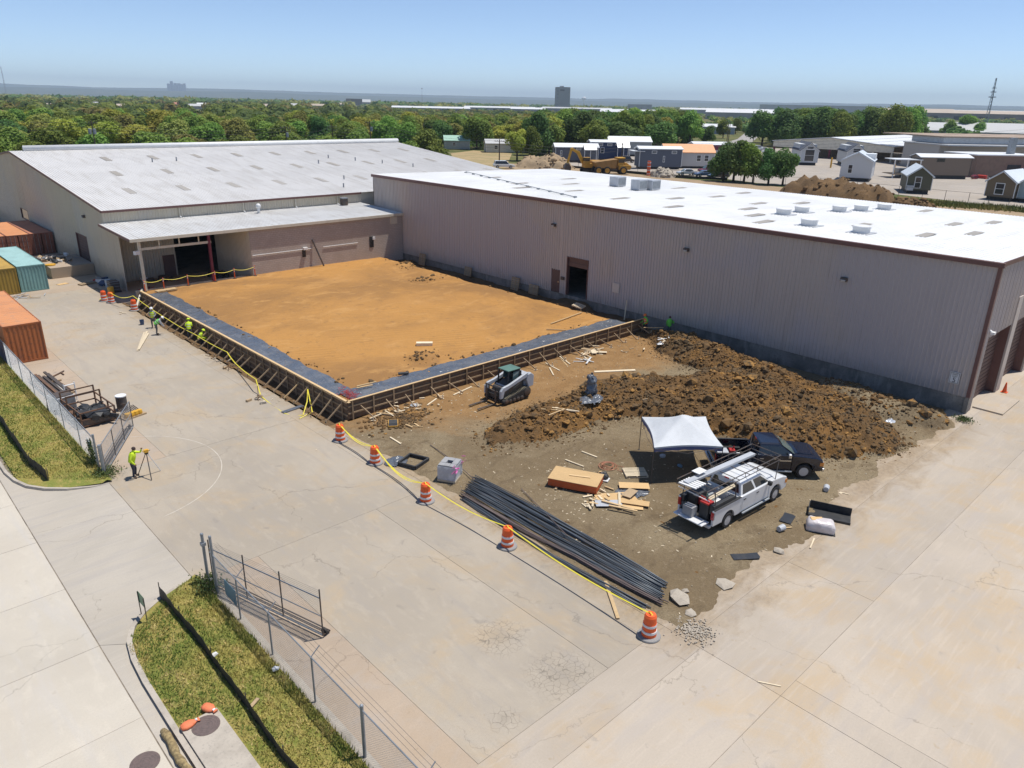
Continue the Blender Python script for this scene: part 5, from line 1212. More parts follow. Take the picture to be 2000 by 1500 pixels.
tag(MB().path([(20.5, 79.6, .05), (19.8, 78.6, .05), (19.2, 78.2, .05), (19.0, 77.7, .05)], .07, 6).build('yellow_hose', M_TAPE, fix=False), 'yellow hose on the ground before the yellow drum', 'hose')
tag(MB().beam((22.3, 75.6, 1.0), (20.6, 72.4, .1), .16, .22).build('ramp_beam', M_CREAM), 'pale beam sloping down from the canopy post', 'beam')
pallet('pallet', 'broken pallet on the yard left of the paired drums', z3((20.02, 85.67), .01), R(15), 0, 1.6, .8, M_LUMBER2, 4)
tag(MB().bx(-.5, -.3, 0, .5, .3, .03).build('plywood_scrap', M_PLY, loc=z3((18.06, 87.23), .012), rz=.3), 'small tan board on the concrete near the teal container', 'board')
offcuts((13.66, 83.52), 14, .7, .5, 'grey timber offcuts beside the ochre container', [M_LUMBER2, M_GREYP], 0, (.7, 1.7))
t = thing('bucket', 'dark blue bucket standing near the pale boards', 'bucket', z3((19.23, 66.74), .003)); MB().lathe([(.15, 0), (.19, .42), (.175, .42), (.14, .03)], 14).build('bucket_shell', M_BLUE, t); MB().path([(.18, 0, .4), (.12, .1, .55), (-.12, .1, .55), (-.18, 0, .4)], .008, 4).build('bucket_handle', M_STEEL, t)
offcuts((18.98, 71.46), 3, .2, .2, 'two tiny pale wood scraps by the lone drum', [M_LUMBERP], 0, (.2, .5))
junk('debris_pile', 'pale timber scraps and dirt in the left trench edge', (20.08, 53.08), 10, .35, .7, [M_LUMBERP, M_STONE, M_LUMBER2], .0, (.1, .3), 'debris')
junk('debris_pile', 'scraps at the foot of the rusty stand near the left form', (18.97, 43.96), 8, .25, .35, [M_LUMBERP, M_STONE, M_LUMBER2], .0, (.08, .25), 'debris')

# steel scrap by the left fence
t = thing('steel_stack', 'stack of long rusty steel channels along the left fence', 'steel')
for k in range(7):
    a, b = (8.95 + k * .2, 52.4 + .1 * k), (8.75 + k * .2, 57.2 + rnd.uniform(-.5, .5)); MB().beam((*a, .18 + .10 * (k % 3)), (*b, .18 + .10 * (k % 3)), .16, .10).build('channel', rnd.choice([M_RUST, M_STEEL, M_LUMBER2]), t)
for y in (53, 56): MB().bx(8.7, y, .005, 10.4, y + .1, .12).build('bearer', M_LUMBER2, t)
t = thing('pipe_stand', 'rusty L shaped pipe frame lying on the concrete strip', 'pipe frame'); a, b, c = (*(10.44, 53.04), .06), (*(10.04, 57.1), .06), (*(11.01, 57.94), .06)
MB().tube(a, b, .05, 8).tube(b, c, .05, 8).build('pipe', M_RUST, t); MB().tube((*(10.76, 57.73), .06), (*(10.81, 57.13), .06), .04, 8).build('pipe_stub', M_RUST, t)
tag(MB().tube((*(9.96, 57.04), .07), (*(9.92, 52.52), .07), .045, 8).build('white_pipe', M_WHITE), 'white pipe lying beside the rusty L shaped frame', 'pipe')
t = thing('steel_cabinet', 'grey steel cabinet beside the scrap cage', 'cabinet', z3((9.14, 50.33), 0), R(12)); MB().bx(-.55, -.6, .02, .55, .6, 1.0).build('cabinet_body', M_GREYP, t, bev=.02); MB().bx(-.5, -.62, .1, .5, -.602, .9).build('cabinet_door', M_GALV, t); MB().bx(-.5, -.5, 1.0, .5, .5, 1.06).build('cabinet_lid', M_STEEL, t)
t = thing('tube_trestle', 'white tube frame standing behind the grey cabinet', 'frame', (9.9, 51.6, 0), R(10)); MB().tube((-.3, 0, 0), (-.3, 0, 1.2), .04, 6).tube((.35, 0, 0), (.35, 0, 1.2), .04, 6).tube((-.3, 0, 1.1), (.35, 0, 1.1), .04, 6).build('frame_tube', M_WHITE, t)
t = thing('scrap_cage', 'rusty steel cage box filled with black scrap', 'cage', (10.0, 48.0, 0), R(4))
MB().bx(-.95, -1.6, .10, .95, 1.6, .16).build('cage_floor', M_RUST, t)
for x in (-.95, .95):
    for y in (-1.6, -.55, .55, 1.6): MB().bx(x - .04, y - .04, 0, x + .04, y + .04, 1.45 if y > 0 else 1.0).build('cage_post', M_RUST, t)
for z in (.5, .95): MB().bx(-.98, -1.64, z, .98, -1.58, z + .07).bx(-.98, -1.58, z, -.92, 1.6, z + .07).bx(.92, -1.58, z, .98, 1.6, z + .07).bx(-.98, 1.58, z, .98, 1.64, z + .07).build('cage_rail', M_RUST, t)
for y in (.55, 1.6): MB().bx(-.95, y - .03, 1.38, .95, y + .03, 1.45).build('cage_top_bar', M_RUST, t)
MB().bx(-.92, -1.58, .16, .92, -1.55, .55).bx(-.95, -1.5, .16, -.92, 1.5, .5).build('cage_side', M_STEEL, t)
t = junk('black_scrap', 'tangled black cable scrap heaped inside the rusty cage', (10.0, 47.4), 70, .38, .6, [M_BLACK, M_BLACK, M_STEEL, M_BLACK, M_GALV], .40, (.2, .55), 'scrap')
t = thing('steel_drum', 'black steel drum with a white lid', 'drum', z3((11.88, 47.98), .003)); MB().lathe([(.31, 0), (.31, .46), (.325, .48), (.31, .50), (.31, .92), (.30, .95)], 20).build('drum_shell', M_STEEL, t); MB().lathe([(.33, .91), (.33, .97), (.31, .98), (.03, .98)], 20).build('drum_lid', M_WHITE, t)
t = thing('spring_pallet', 'small pallet carrying yellow parts and a black grate', 'pallet', z3((11.96, 46.62), .003), R(15)); MB().bx(-.7, -.5, 0, .7, .5, .1).build('pallet_deck', M_LUMBER2, t)
for k in range(4): MB().lathe([(.16, .1), (.18, .2), (.16, .36), (.03, .38)], 10, (-.42 + k * .26, -.3, 0)).build('yellow_part', M_YEL, t)
for k in range(9): MB().box((-.5 + k * .12, .12, .36), (.04, .75, .05), rx=.25).build('grate_bar', M_STEEL, t)

# ---------------------------------------------------------------- chain link fences
def chain_mesh(parent, L, h, sp=.085, r=.0028, z0=.05):
    m = MB(); n = int((L + h) / sp)
    for s in (1, -1):
        for k in range(n):
            a = k * sp - h
            x0, x1, za, zb = a, a + h, z0, z0 + h
            if x0 < 0: za += -x0; x0 = 0
            if x1 > L: zb -= x1 - L; x1 = L
            if zb - za < .02: continue
            p, q = ((x0, s * .004, za), (x1, s * .004, zb)) if s > 0 else ((L - x0, s * .004, za), (L - x1, s * .004, zb))
            d = Vector(q) - Vector(p); u = Vector((d.z, 0, -d.x)).normalized() * r
            p, q = Vector(p), Vector(q); v = Vector((0, r, 0))
            m.add([p + u, p - u * .5 + v, p - u * .5 - v, q + u, q - u * .5 + v, q - u * .5 - v], [(0, 1, 4, 3), (1, 2, 5, 4), (2, 0, 3, 5)])
    o = m.build('chain_link', M_GALV, parent, fix=False); o['kind'] = 'stuff'; return o
def fence(label, p0, ang, L, h, posts, arms=True, tall=None, step=3.0, wires=True, name='chain_link_fence', mesh=True, sp=.085):
    t = thing(name, label, 'fence', (*p0, 0), ang)
    if mesh: chain_mesh(t, L, h, sp)
    for k, x in enumerate(posts):
        hh = (tall or {}).get(k, h + .05); r = .055 if (tall and k in tall) else .032
        o = MB().tube((x, 0, -.05), (x, 0, hh), r, 10).build('post', M_GALV, t)
        if tall and k in tall: MB().sphere((x, 0, hh), r * 1.2, 8, 5).build('post_cap', M_GALV, o)
        elif arms: MB().beam((x, 0, hh), (x, .32, hh + .28), .03, .02).build('barb_arm', M_GALV, o)
    MB().tube((0, 0, h + .02), (L, 0, h + .02), .025, 8).build('top_rail', M_GALV, t)
    if wires:
        for k in range(3): MB().path([(x, .12 + k * .1, h + .14 + k * .085 - .03 * math.sin(x * 1.05) ** 2) for x in [L * i / 24 for i in range(25)]], .006, 3).build('barbed_wire', M_BARB, t)
    return t
# near fence (right side of the drive)
f1 = fence('chain link fence with barbed wire along the near grass verge', (8.58, 26.0), R(-90), 46, 1.83, [.25, 2.35, 4.95, 7.95, 10.9, 14, 17, 20, 23, 26, 29, 32, 35, 38, 41], tall={0: 2.65, 4: 2.0})
MB().bx(1.2, -.03, .55, 2.2, -.012, 1.25).build('fence_sign', M_SIGNB, f1)
tag(MB().tube((0, 0, -.05), (0, 0, 2.35), .06, 10).sphere((0, 0, 2.35), .075, 8, 5).bx(-.09, -.09, 1.85, .09, .09, 1.98).build('gate_post', M_GALV, loc=(8.58, 26.62, 0)), 'grey gate post with hinge clamps beside the tallest post', 'post')
def gate(label, p0, ang, L, h, ext=True):
    t = thing('gate_leaf', label, 'gate', (*p0, .0), ang)
    fm = MB().tube((0, 0, .12), (L, 0, .12), .03, 8).tube((0, 0, h), (L, 0, h), .025, 8).tube((0, 0, h * .55), (L, 0, h * .55), .02, 8).build('gate_frame', M_GALV, t)
    for x in (0, L * .33, L * .66, L): MB().tube((x, 0, .1), (x, 0, h + (.38 if ext else 0)), .026, 8).build('upright', M_STEEL, t)
    MB().tube((0, .35, .10), (L, .35, .10), .025, 8).tube((0, .18, .10), (L, .18, .10), .02, 8).build('bottom_rail', M_STEEL, t)
    if ext:
        for k in range(4): MB().tube((0, 0, h + .08 + k * .08), (L, 0, h + .08 + k * .08), .006, 4).build('barbed_wire', M_BARB, t)
    MB().lathe([(.14, -.04), (.14, .04)], 12, (L - .1, .18, .14), 'Y').build('gate_wheel', M_RUBBER, t)
    for y in (0, .35): MB().beam((L, 0, .12), (L, .35, .10), .05, .05).build('wheel_bracket', M_STEEL, t)
    chain_mesh(t, L, h - .15, .085, .0026, .13)
    return t
gate('open chain link gate leaf folded back into the drive by the near fence', (8.72, 26.45), R(-74), 6.0, 1.75)
# vines and weeds at the gate post
def weeds(label, c, n, sx, sy, h, col=None):
    m = MB(); rg = random.Random(int(c[0] * 100 + c[1]))
    for _ in range(n):
        x, y = rg.gauss(c[0], sx), rg.gauss(c[1], sy); hh = rg.uniform(.2, 1) * h; a = rg.uniform(0, 6.28); w = rg.uniform(.02, .05)
        z = .05 + rg.uniform(0, 1) * hh
        m.add([(x - w * math.cos(a), y - w * math.sin(a), z), (x + w * math.cos(a), y + w * math.sin(a), z + .02), (x + rg.uniform(-.08, .08), y + rg.uniform(-.08, .08), z + rg.uniform(.04, .12))], [(0, 1, 2)])
    for _ in range(10):
        x, y = rg.gauss(c[0], sx * .5), rg.gauss(c[1], sy * .5); m.beam((x, y, .04), (x + rg.gauss(0, .05), y + rg.gauss(0, .05), .05 + h), .012, .012)
    return tag(m.build('weeds', M_WEED, fix=False), label, 'plant')
M_WEED = mat('weed leaves', (.065, .105, .025), [(3, .42, .62, (.13, .15, .04), .9)], .8, world=True)
weeds('dark weeds growing round the near gate post', (8.45, 26.3), 900, .3, .35, .55); weeds('green vine climbing the left fence end post', (8.32, 40.9), 700, .10, .22, 1.5); weeds('grass tuft at the foot of the left gate post', (8.4, 39.4), 900, .35, .35, .35); weeds('small grass tuft at the warehouse corner foot', (51.19, 11.81), 500, .25, .25, .25)
# left fence
f2 = fence('chain link fence between the left verge and the containers', (8.36, 40.3), R(90), 62, 1.75, [.05, 3.2, 6.6, 10.2, 13.6, 17, 20.4, 24, 28, 32, 37, 42, 47, 52, 57], arms=False, tall={0: 1.95}, wires=False)
MB().bx(.9, -.03, .5, 1.7, -.012, 1.2).build('fence_sign', M_SIGNB, f2)
tag(MB().tube((0, 0, -.05), (0, 0, 1.75), .09, 10).build('gate_post', M_GALV, loc=(8.34, 39.35, 0)), 'thick grey post carrying the left gate leaf', 'post')
gate('open chain link gate leaf by the steel drum on the left', (8.45, 39.45), R(60), 6.0, 1.7, False)
# silt fences
def silt(label, pts, h):
    t = thing('silt_fence', label, 'silt fence', (*pts[0], 0)); o = pts[0]
    P_ = []
    for a, b in zip(pts[:-1], pts[1:]):
        for k in range(8): P_.append((a[0] + (b[0] - a[0]) * k / 8 + .015 * math.sin(k * 2.3 + a[1]), a[1] + (b[1] - a[1]) * k / 8))
    P_.append(pts[-1]); m = MB(); n = len(P_)
    for (x, y) in P_: m.v += [(x - o[0] - .006, y - o[1], .1), (x - o[0] + .025 * math.sin(y * 1.7), y - o[1], h + .18 + .03 * math.sin(y * 2.2)), (x - o[0] + .006 + .025 * math.sin(y * 1.7), y - o[1], h + .18 + .03 * math.sin(y * 2.2)), (x - o[0] + .006, y - o[1], .1)]
    for i in range(n - 1):
        for k in range(4): a, b = i * 4 + k, i * 4 + (k + 1) % 4; m.f.append((a, b, b + 4, a + 4)); m.mi.append(0)
    m.build('fabric', M_SILT, t)
    for (x, y) in P_[::8]: MB().tube((x - o[0] + .03, y - o[1], 0), (x - o[0] + .03, y - o[1], h + .32), .018, 6).build('stake', M_STEEL, t)
silt('black silt fence running down the near grass verge', [(6.78, 27.0), (6.83, 25.0), (6.82, 22.1), (6.75, 19.2), (6.68, 16.5), (6.7, 12), (6.7, 6), (6.7, 0)], .42)
silt('black silt fence running along the left grass verge', [(5.98, 40.3), (5.72, 42.7), (5.74, 46.4), (5.78, 50.6), (5.8, 56), (5.8, 64), (5.8, 75)], .55)
# small sign on posts at the kerb return
t = thing('yard_sign', 'small green and white sign on two posts at the kerb return', 'sign', (5.90, 25.72, .06), R(92))
for x in (0, .58): MB().bx(x - .015, -.015, 0, x + .015, .015, 1.1).build('sign_post', M_STEEL, t)
MB().bx(-.02, -.022, .62, .6, -.016, 1.12).build('sign_panel', M_SIGNG, t); MB().bx(.06, -.03, .68, .52, -.023, .86).build('sign_strip', M_SIGN, t)
# storm inlet, covers, sandbags, wattle
t = tag(MB().bx(4.87, 8, -.1, 6.05, 19.78, .215).build('inlet_slab', M_KERB), kind='structure')
def cover(c, z, lb, rx=.42):
    t = thing('manhole_cover', lb, 'manhole cover', z3(c, z)); MB().lathe([(.42, 0), (.42, .012), (.40, .016), (.02, .016)], 24).build('cover_plate', M_IRON, t)
    for r in (.12, .2, .28, .36): MB().lathe([(r - .015, .0162), (r - .012, .020), (r + .012, .020), (r + .015, .0162)], 24, caps=False).build('cover_ring', M_IRON, t)
cover((3.67, 19.32), .001, 'brown manhole cover set in the pale street'); cover((5.5, 19.28), .216, 'brown manhole cover in the storm inlet slab')
def sandbag(c, z, rz, lb):
    t = thing('sandbag', lb, 'sandbag', z3(c, z), rz); rings = []
    for x, r in ((-.34, .06), (-.3, .13), (-.15, .19), (.05, .18), (.2, .12), (.27, .05), (.31, .07), (.38, .10)): rings.append([(x + rnd.uniform(-.02, .02), r * 1.2 * math.cos(a) * rnd.uniform(.85, 1.12), .085 + r * .5 * math.sin(a) * rnd.uniform(.85, 1.1)) for a in [2 * math.pi * k / 12 for k in range(12)]])
    t.scale = (.78, .78, .85); MB().loft(rings).build('bag_body', M_BAG, t, smooth=True); MB().tube((.255, -.05, .11), (.285, .05, .11), .05, 8).build('bag_tie', M_REFL, t)
sandbag((5.13, 19.62), .205, R(0), 'orange sandbag on the kerb left of the inlet cover'); sandbag((5.84, 19.86), .20, R(-70), 'orange sandbag on the grass right of the inlet cover')
p = [(4.47 + .03 * math.sin(k * .9), 20.1 - k * .25, .1) for k in range(30)]
tag(MB().path(p, [.06 + .05 * abs(math.sin(k * 1.3)) + .03 for k in range(30)], 8).build('straw_wattle', M_STRAW, smooth=True, fix=False), 'straw filled wattle lying in the gutter along the inlet', 'wattle')
for (c, lb) in (((6.96, 22.2), 'pale plastic litter beside the near silt fence'), ((8.24, 20.11), 'white litter in the grass by the mowing strip'), ((8.66, 26.62), 'white cup lying at the tall gate post')):
    tag(MB().rock((0, 0, .06), .12, rnd).build('litter', M_WHITE, loc=z3(c, .16)), lb, 'litter')
tag(MB().box((0, 0, 0), (.5, .12, .04)).build('stick', M_LUMBER2, loc=z3((6.97, 19.12), .24), rz=.5), 'flat pale stick lying on the dry grass', 'stick')

# ---------------------------------------------------------------- pickups
def wheel(parent, x, y, r=.40, w=.28, name='wheel', rim=None):
    o = MB().lathe([(r * .62, -w / 2), (r * .9, -w / 2), (r * .985, -w * .36), (r, -w * .2), (r, w * .2), (r * .985, w * .36), (r * .9, w / 2), (r * .62, w / 2)], 22, (0, 0, 0), 'Y', caps=False).build(name, M_RUBBER, parent, loc=(x, y, r))
    s = 1 if y > 0 else -1; rm = MB()
    rm.lathe([(r * .63, -.02), (r * .63, .02), (r * .56, .0)], 22, (0, s * (w / 2 - .03), 0), 'Y')
    for k in range(6):
        a = k * math.pi / 3; rm.beam((.03 * math.cos(a), s * (w / 2 - .02), .03 * math.sin(a)), (r * .6 * math.cos(a), s * (w / 2 - .03), r * .6 * math.sin(a)), .085, .04, (0, 1, 0))
    rm.lathe([(.07, -.02), (.06, .03)], 12, (0, s * (w / 2 - .02), 0), 'Y'); rm.build('rim', rim or M_RIM, o)
    MB().lathe([(r * .58, -.02), (r * .58, .02)], 16, (0, s * (w / 2 - .09), 0), 'Y').build('hub_disc', M_BLACK, o)
def arc(cx, cz, r, a0, a1, n=8): return [(cx + r * math.cos(R(a0 + (a1 - a0) * k / n)), cz + r * math.sin(R(a0 + (a1 - a0) * k / n))) for k in range(n + 1)]
def pickup(label, loc, rz, pm, wb, cabL, gate_open, roofh=1.92, chrome=False):
    t = thing('pickup_truck', label, 'pickup', loc, rz)
    W = 1.0; xr = -1.22; xf = wb + .98; xc = wb - .80 - cabL + .25   # cab rear
    ws = wb - .62                                                    # windscreen base
    # nose
    pr = [(ws - .08, .42)] + [(wb - .50, .42)] + arc(wb, .42, .50, 180, 0) + [(xf - .12, .45), (xf, .52), (xf + .01, .92), (xf - .07, 1.10), (xf - .40, 1.22), (ws + .35, 1.30), (ws - .08, 1.33)]
    nose = MB().prism(pr, -W, W, 'Y').build('front_clip', pm, t, bev=.05)
    MB().prism([(ws + .1, 1.30), (xf - .42, 1.215), (xf - .5, 1.255), (ws + .3, 1.345)], -.62, .62, 'Y').build('bonnet', pm, nose, bev=.03)
    # cab
    MB().bx(xc, -W + .005, .45, ws - .09, W - .005, 1.32).build('cab_body', pm, t, bev=.04)
    b, tp_ = 1.30, roofh
    lo = [(xc + .03, -.93, b), (ws + .02, -.93, b), (ws + .12, 0, b), (ws + .02, .93, b), (xc + .03, .93, b), (xc + .03, 0, b)]
    hi = [(xc + .14, -.76, tp_ - .03), (ws - .72, -.76, tp_ - .03), (ws - .66, 0, tp_), (ws - .72, .76, tp_ - .03), (xc + .14, .76, tp_ - .03), (xc + .11, 0, tp_)]
    md = [tuple(Vector(a).lerp(Vector(c), .93)) for a, c in zip(lo, hi)]; md = [(x, y * 1.02, z) for x, y, z in md]
    top = [(x * .9 + (xc + ws - .6) / 2 * .1, y * .88, tp_ + .035) for x, y, z in hi]
    cab = MB().loft([lo, md, hi, top]).build('cab_roof', pm, t, bev=.03)
    def side_pt(f, z, s):   # point on cab flank: f along, at height z
        k = (z - b) / (tp_ - .03 - b); x0 = xc + .03 + .11 * k; x1 = ws + .02 - .74 * k; return (x0 + (x1 - x0) * f, s * (.93 - .17 * k + .014), z)
    nd = 2
    spl = [(.06, .47), (.53, .93)] if cabL > 2.2 else [(.05, .36), (.42, .93)]
    for s in (-1, 1):
        for k, (f0, f1) in enumerate(spl):
            z0, z1 = b + .05, tp_ - .13
            p = [side_pt(f0, z0, s), side_pt(f1 if k == 0 else f1 + .04, z0, s), side_pt(f1 if k == 0 else f1 - .02, z1, s), side_pt(f0 + .02, z1, s)]
            MB().add(p + [(x, y - s * .02, z) for x, y, z in p], [(0, 1, 2, 3), (4, 5, 6, 7), (0, 1, 5, 4), (1, 2, 6, 5), (2, 3, 7, 6), (3, 0, 4, 7)]).build('side_window', M_GLASS, t)
            xa = xc + .05 + (ws - .16 - xc) * (f0 - .03); xb = xc + .05 + (ws - .16 - xc) * (f1 + .03)
            d = MB().bx(xa, s * W - .006, .55, xb, s * W + .006, 1.29).build('door', pm, t, bev=.008)
            MB().bx(xa + .06, s * (W + .006) - .012, 1.08, xa + .26, s * (W + .006) + .022, 1.13).build('door_handle', M_CHROME if chrome else M_BLACK, d)
        MB().box((ws - .28, s * 1.12, 1.36), (.16, .20, .22)).build('mirror', M_BLACK if not chrome else M_CHROME, t, bev=.03)
        MB().tube((xc + .1, s * (W + .06), .42), (ws - .05, s * (W + .06), .42), .055, 8).build('running_board', M_GALV, t)
        MB().box((xf - .06, s * .80, .88), (.12, .34, .26)).build('headlight', M_LAMP, t, bev=.02); MB().box((xf - .1, s * .965, .86), (.2, .09, .2)).build('side_marker', M_AMBER, t)
        MB().bx(xr - .012, s * .93 - .07, .82, xr + .10, s * .93 + .085, 1.22).build('taillight', M_TAILL, t, bev=.015)
    def wsp(y, k): return (ws + .10 - .78 * k + (1 - abs(y)) * .07 + .012, y * (.93 - .17 * k) * .93, b + (tp_ - .05 - b) * k + .015)
    MB().add([wsp(-1, .06), wsp(0, .06), wsp(1, .06), wsp(1, .93), wsp(0, .93), wsp(-1, .93)], [(0, 1, 4, 5), (1, 2, 3, 4)]).build('windscreen', M_GLASS2, t)
    MB().add([(xc + .022, -.8, b + .1), (xc + .022, .8, b + .1), (xc + .11, .68, tp_ - .12), (xc + .11, -.68, tp_ - .12)], [(0, 1, 2, 3)]).build('rear_window', M_GLASS, t)
    MB().bx(xc + .10, -.12, tp_ - .06, xc + .17, .12, tp_).build('brake_lamp', M_TAILL, t)
    MB().bx(xf - .01, -.66, .62, xf + .035, .66, .98).build('grille', M_BLACK if not chrome else M_STEEL, t); MB().bx(xf - .02, -.95, .40, xf + .11, .95, .60).build('front_bumper', M_CHROME, t, bev=.03)
    # bed: two flanks, floor, headboard
    bz = 1.30
    for s in (-1, 1):
        pr = [(xr, .52), (-.52, .50)] + arc(0, .42, .52, 175, 5) + [(.52, .46), (xc - .02, .46), (xc - .02, bz), (xr, bz)]
        MB().prism(pr, s * W - (.10 if s > 0 else 0), s * W + (.10 if s < 0 else 0), 'Y').build('bed_side', pm, t, bev=.025)
        MB().bx(xr + .02, s * .95 - .08, bz, xc - .04, s * .95 + .05, bz + .03).build('bed_rail', M_BLACK, t)
        MB().bx(-.48, min(s * .62, s * .9), .62, .48, max(s * .62, s * .9), .92).build('wheel_box', M_BLACK, t)
    MB().bx(xr + .01, -.91, .56, xc - .05, .91, .63).build('bed_floor', M_BLACK, t); MB().bx(xc - .09, -.9, .63, xc - .04, .9, bz - .02).build('headboard', pm, t)
    MB().bx(xr - .05, -.8, .30, xf - .3, .8, .5).build('chassis', M_BLACK, t)
    if gate_open: MB().box((xr - .30, 0, .66), (.56, 1.62, .06)).build('tailgate', pm if not chrome else M_GREYP, t, bev=.015)
    else: MB().bx(xr - .02, -.86, .62, xr + .05, .86, bz).build('tailgate', pm, t, bev=.015)
    MB().bx(xr - .16, -.92, .42, xr + .02, .92, .56).build('rear_bumper', M_CHROME if chrome else M_GREYP, t, bev=.02)
    for x in (0, wb):
        for s in (-1, 1): wheel(t, x, s * .86)
    return t, xc, xr
tw, xcw, xrw = pickup('white crew cab pickup with a dark pipe rack and open tailgate', (28.33, 15.88, .035), R(-3), M_TRUCKW, 4.05, 2.55, True)
RKM = M_STEEL
rk = MB()
x0, x1, z1, z0 = -1.75, 4.35, 2.40, 2.16
for s in (-1, 1):
    rk = MB().tube((x0, s * .82, z1), (x1, s * .82, z1), .024, 6).tube((x0, s * .82, z0), (x1, s * .82, z0), .020, 6)
    for k in range(7): x = x0 + (x1 - x0) * k / 6; rk.tube((x, s * .82, z0), (x, s * .82, z1), .016, 6)
    rk.build('rack_rail', RKM, tw)
    for x in (-1.05, .55): MB().tube((x, s * .92, 1.30), (x, s * .82, z0), .028, 6).build('rack_post', RKM, tw)
    MB().tube((x1 - .5, s * .98, 1.28), (x1 - .1, s * .82, z0), .02, 6).build('rack_post', RKM, tw)
for k in range(8): x = x0 + .03 + (x1 - x0 - .06) * k / 7; MB().tube((x, -.82, z0), (x, .82, z0), .020, 6).build('rack_crossbar', RKM, tw)
MB().tube((x1, -.82, z1), (x1, .82, z1), .022, 6).build('rack_crossbar', RKM, tw)
MB().bx(-1.18, .72, 1.05, -.3, .93, 1.36).build('side_toolbox', M_BLACK, tw); MB().bx(-1.18, -.94, 1.05, .5, -.72, 1.52).build('side_toolbox', M_BLACK, tw, bev=.02)
WT = Matrix.Translation((28.33, 15.88, .035)) @ Matrix.Rotation(R(-3), 4, 'Z')
def onw(x, y, z): return tuple(WT @ Vector((x, y, z)))
def cargo(name, label, cat, p, mbuild, mm, rz=0): return tag(mbuild.build(name, mm, loc=onw(*p), rz=R(-3) + rz), label, cat)
cargo('aluminium_beam', 'long aluminium plank lying on the pickup rack', 'plank', (1.1, .42, 2.235), MB().bx(-2.6, -.15, -.05, 2.6, .15, .06), M_GREYP, R(-2))
for k in range(5): cargo('rack_board', ['first', 'second', 'third', 'fourth', 'fifth'][k] + ' pale board from the tail across the rear of the pickup rack', 'board', (-1.6 + k * .17, .42, 2.21), MB().bx(-.06, -.55, -.02, .06, .35, .03), M_WHITE, R(8))
cargo('square_board', 'white square panel lying on the left rail of the rack', 'panel', (-.35, .62, 2.44), MB().bx(-.3, -.22, -.01, .3, .22, .02), M_WHITE)
cargo('grey_crate', 'grey plastic crate standing on the open tailgate', 'crate', (-1.42, .18, .71), MB().bx(-.2, -.26, 0, .2, .26, .48), M_BLOCKG)
cargo('tool_box', 'red topped tool chest at the rear of the pickup bed', 'tool box', (-.95, -.4, .65), MB().bx(-.22, -.24, 0, .22, .24, .78), M_BLACK)
cargo('tool_tray', 'dark red tray on the tool chest in the bed', 'tray', (-.95, -.4, 1.44), MB().bx(-.25, -.24, 0, .2, .24, .07), M_RED)
cargo('gas_can', 'red fuel can standing in the pickup bed', 'fuel can', (-.55, .12, .95), MB().bx(-.13, -.17, 0, .13, .17, .36).bx(-.03, -.1, .36, .03, .1, .44), M_RED)
cargo('tool_case', 'large black case lying on the left side of the bed', 'case', (-.5, .52, .95), MB().bx(-.42, -.26, 0, .42, .26, .5), M_BLACK)
cargo('generator', 'grey machine in the middle of the pickup bed', 'generator', (.15, .2, .64), MB().bx(-.3, -.28, 0, .3, .28, .45).tube((-.2, 0, .5), (.2, 0, .5), .12, 8), M_GALV)
cargo('paper_sacks', 'pale folded sacks in the front of the bed', 'sacks', (.2, -.25, .8), MB().rock((0, 0, .1), .3, rnd, .5).rock((.2, .2, .15), .22, rnd, .5), M_WHITE)
cargo('green_bottle', 'green bottle standing on the red tray', 'bottle', (-.85, -.3, 1.52), MB().lathe([(.07, 0), (.07, .2), (.03, .26), (.03, .3)], 10), M_GREEN)
cargo('yellow_ball', 'yellow round cap by the left tail lamp', 'cap', (-1.12, .62, .9), MB().sphere((0, 0, 0), .1, 10, 7), M_TAPE)
cargo('long_pole', 'long white pole slanting across the rear of the bed', 'pole', (-1.1, .2, 1.75), MB().tube((-.3, .75, .1), (.1, -.75, -.2), .025, 6), M_WHITE)
cargo('lumber_bundle', 'pair of pale boards slanting along the right bed rail', 'boards', (0, -.5, 1.5), MB().beam((-.7, .2, -.1), (.9, -.1, .25), .1, .04).beam((-.6, .32, -.1), (1.0, .02, .25), .08, .04), M_LUMBERP)
for k in range(7): cargo('cable_coil', 'cables and small tools heaped in the pickup bed', 'cables', (rnd.uniform(-.9, .5), rnd.uniform(-.3, .5), .64 + .1 * (k % 3)), MB().rock((0, 0, .1), rnd.uniform(.12, .25), rnd), rnd.choice([M_BLACK, M_STEEL, M_BLUE, M_RUST, M_GREYP]))['group'] = 'small things heaped in the white pickup bed'

tb, xcb, xrb = pickup('dark navy extended cab pickup parked behind the white one', (33.95, 18.05, .05), R(-45.5), M_TRUCKN, 3.5, 2.0, False, 1.86, True)
MB().bx(2.15, -1.02, .98, 2.75, -1.004, 1.05).build('door_badge', M_CHROME, tb)
MB().beam((xcb - .05, .3, 1.3), (xcb + .08, .6, 1.8), .05, .05).beam((xcb - .05, -.3, 1.3), (xcb + .08, -.6, 1.8), .05, .05).build('headache_bar', M_STEEL, tb)
BT = Matrix.Translation((33.95, 18.05, .05)) @ Matrix.Rotation(R(-45.5), 4, 'Z')
def cargob(name, label, cat, p, mbuild, mm): return tag(mbuild.build(name, mm, loc=tuple(BT @ Vector(p)), rz=R(-45.5)), label, cat)
cargob('gas_can', 'red fuel can in the navy pickup bed', 'fuel can', (-.1, .1, .65), MB().bx(-.15, -.18, 0, .15, .18, .42).tube((0, 0, .42), (.1, 0, .6), .04, 6), M_RED)
cargob('steel_box', 'bright metal tool box in the navy pickup bed', 'tool box', (-.75, -.35, .65), MB().bx(-.3, -.35, 0, .3, .35, .55), M_GREYP)
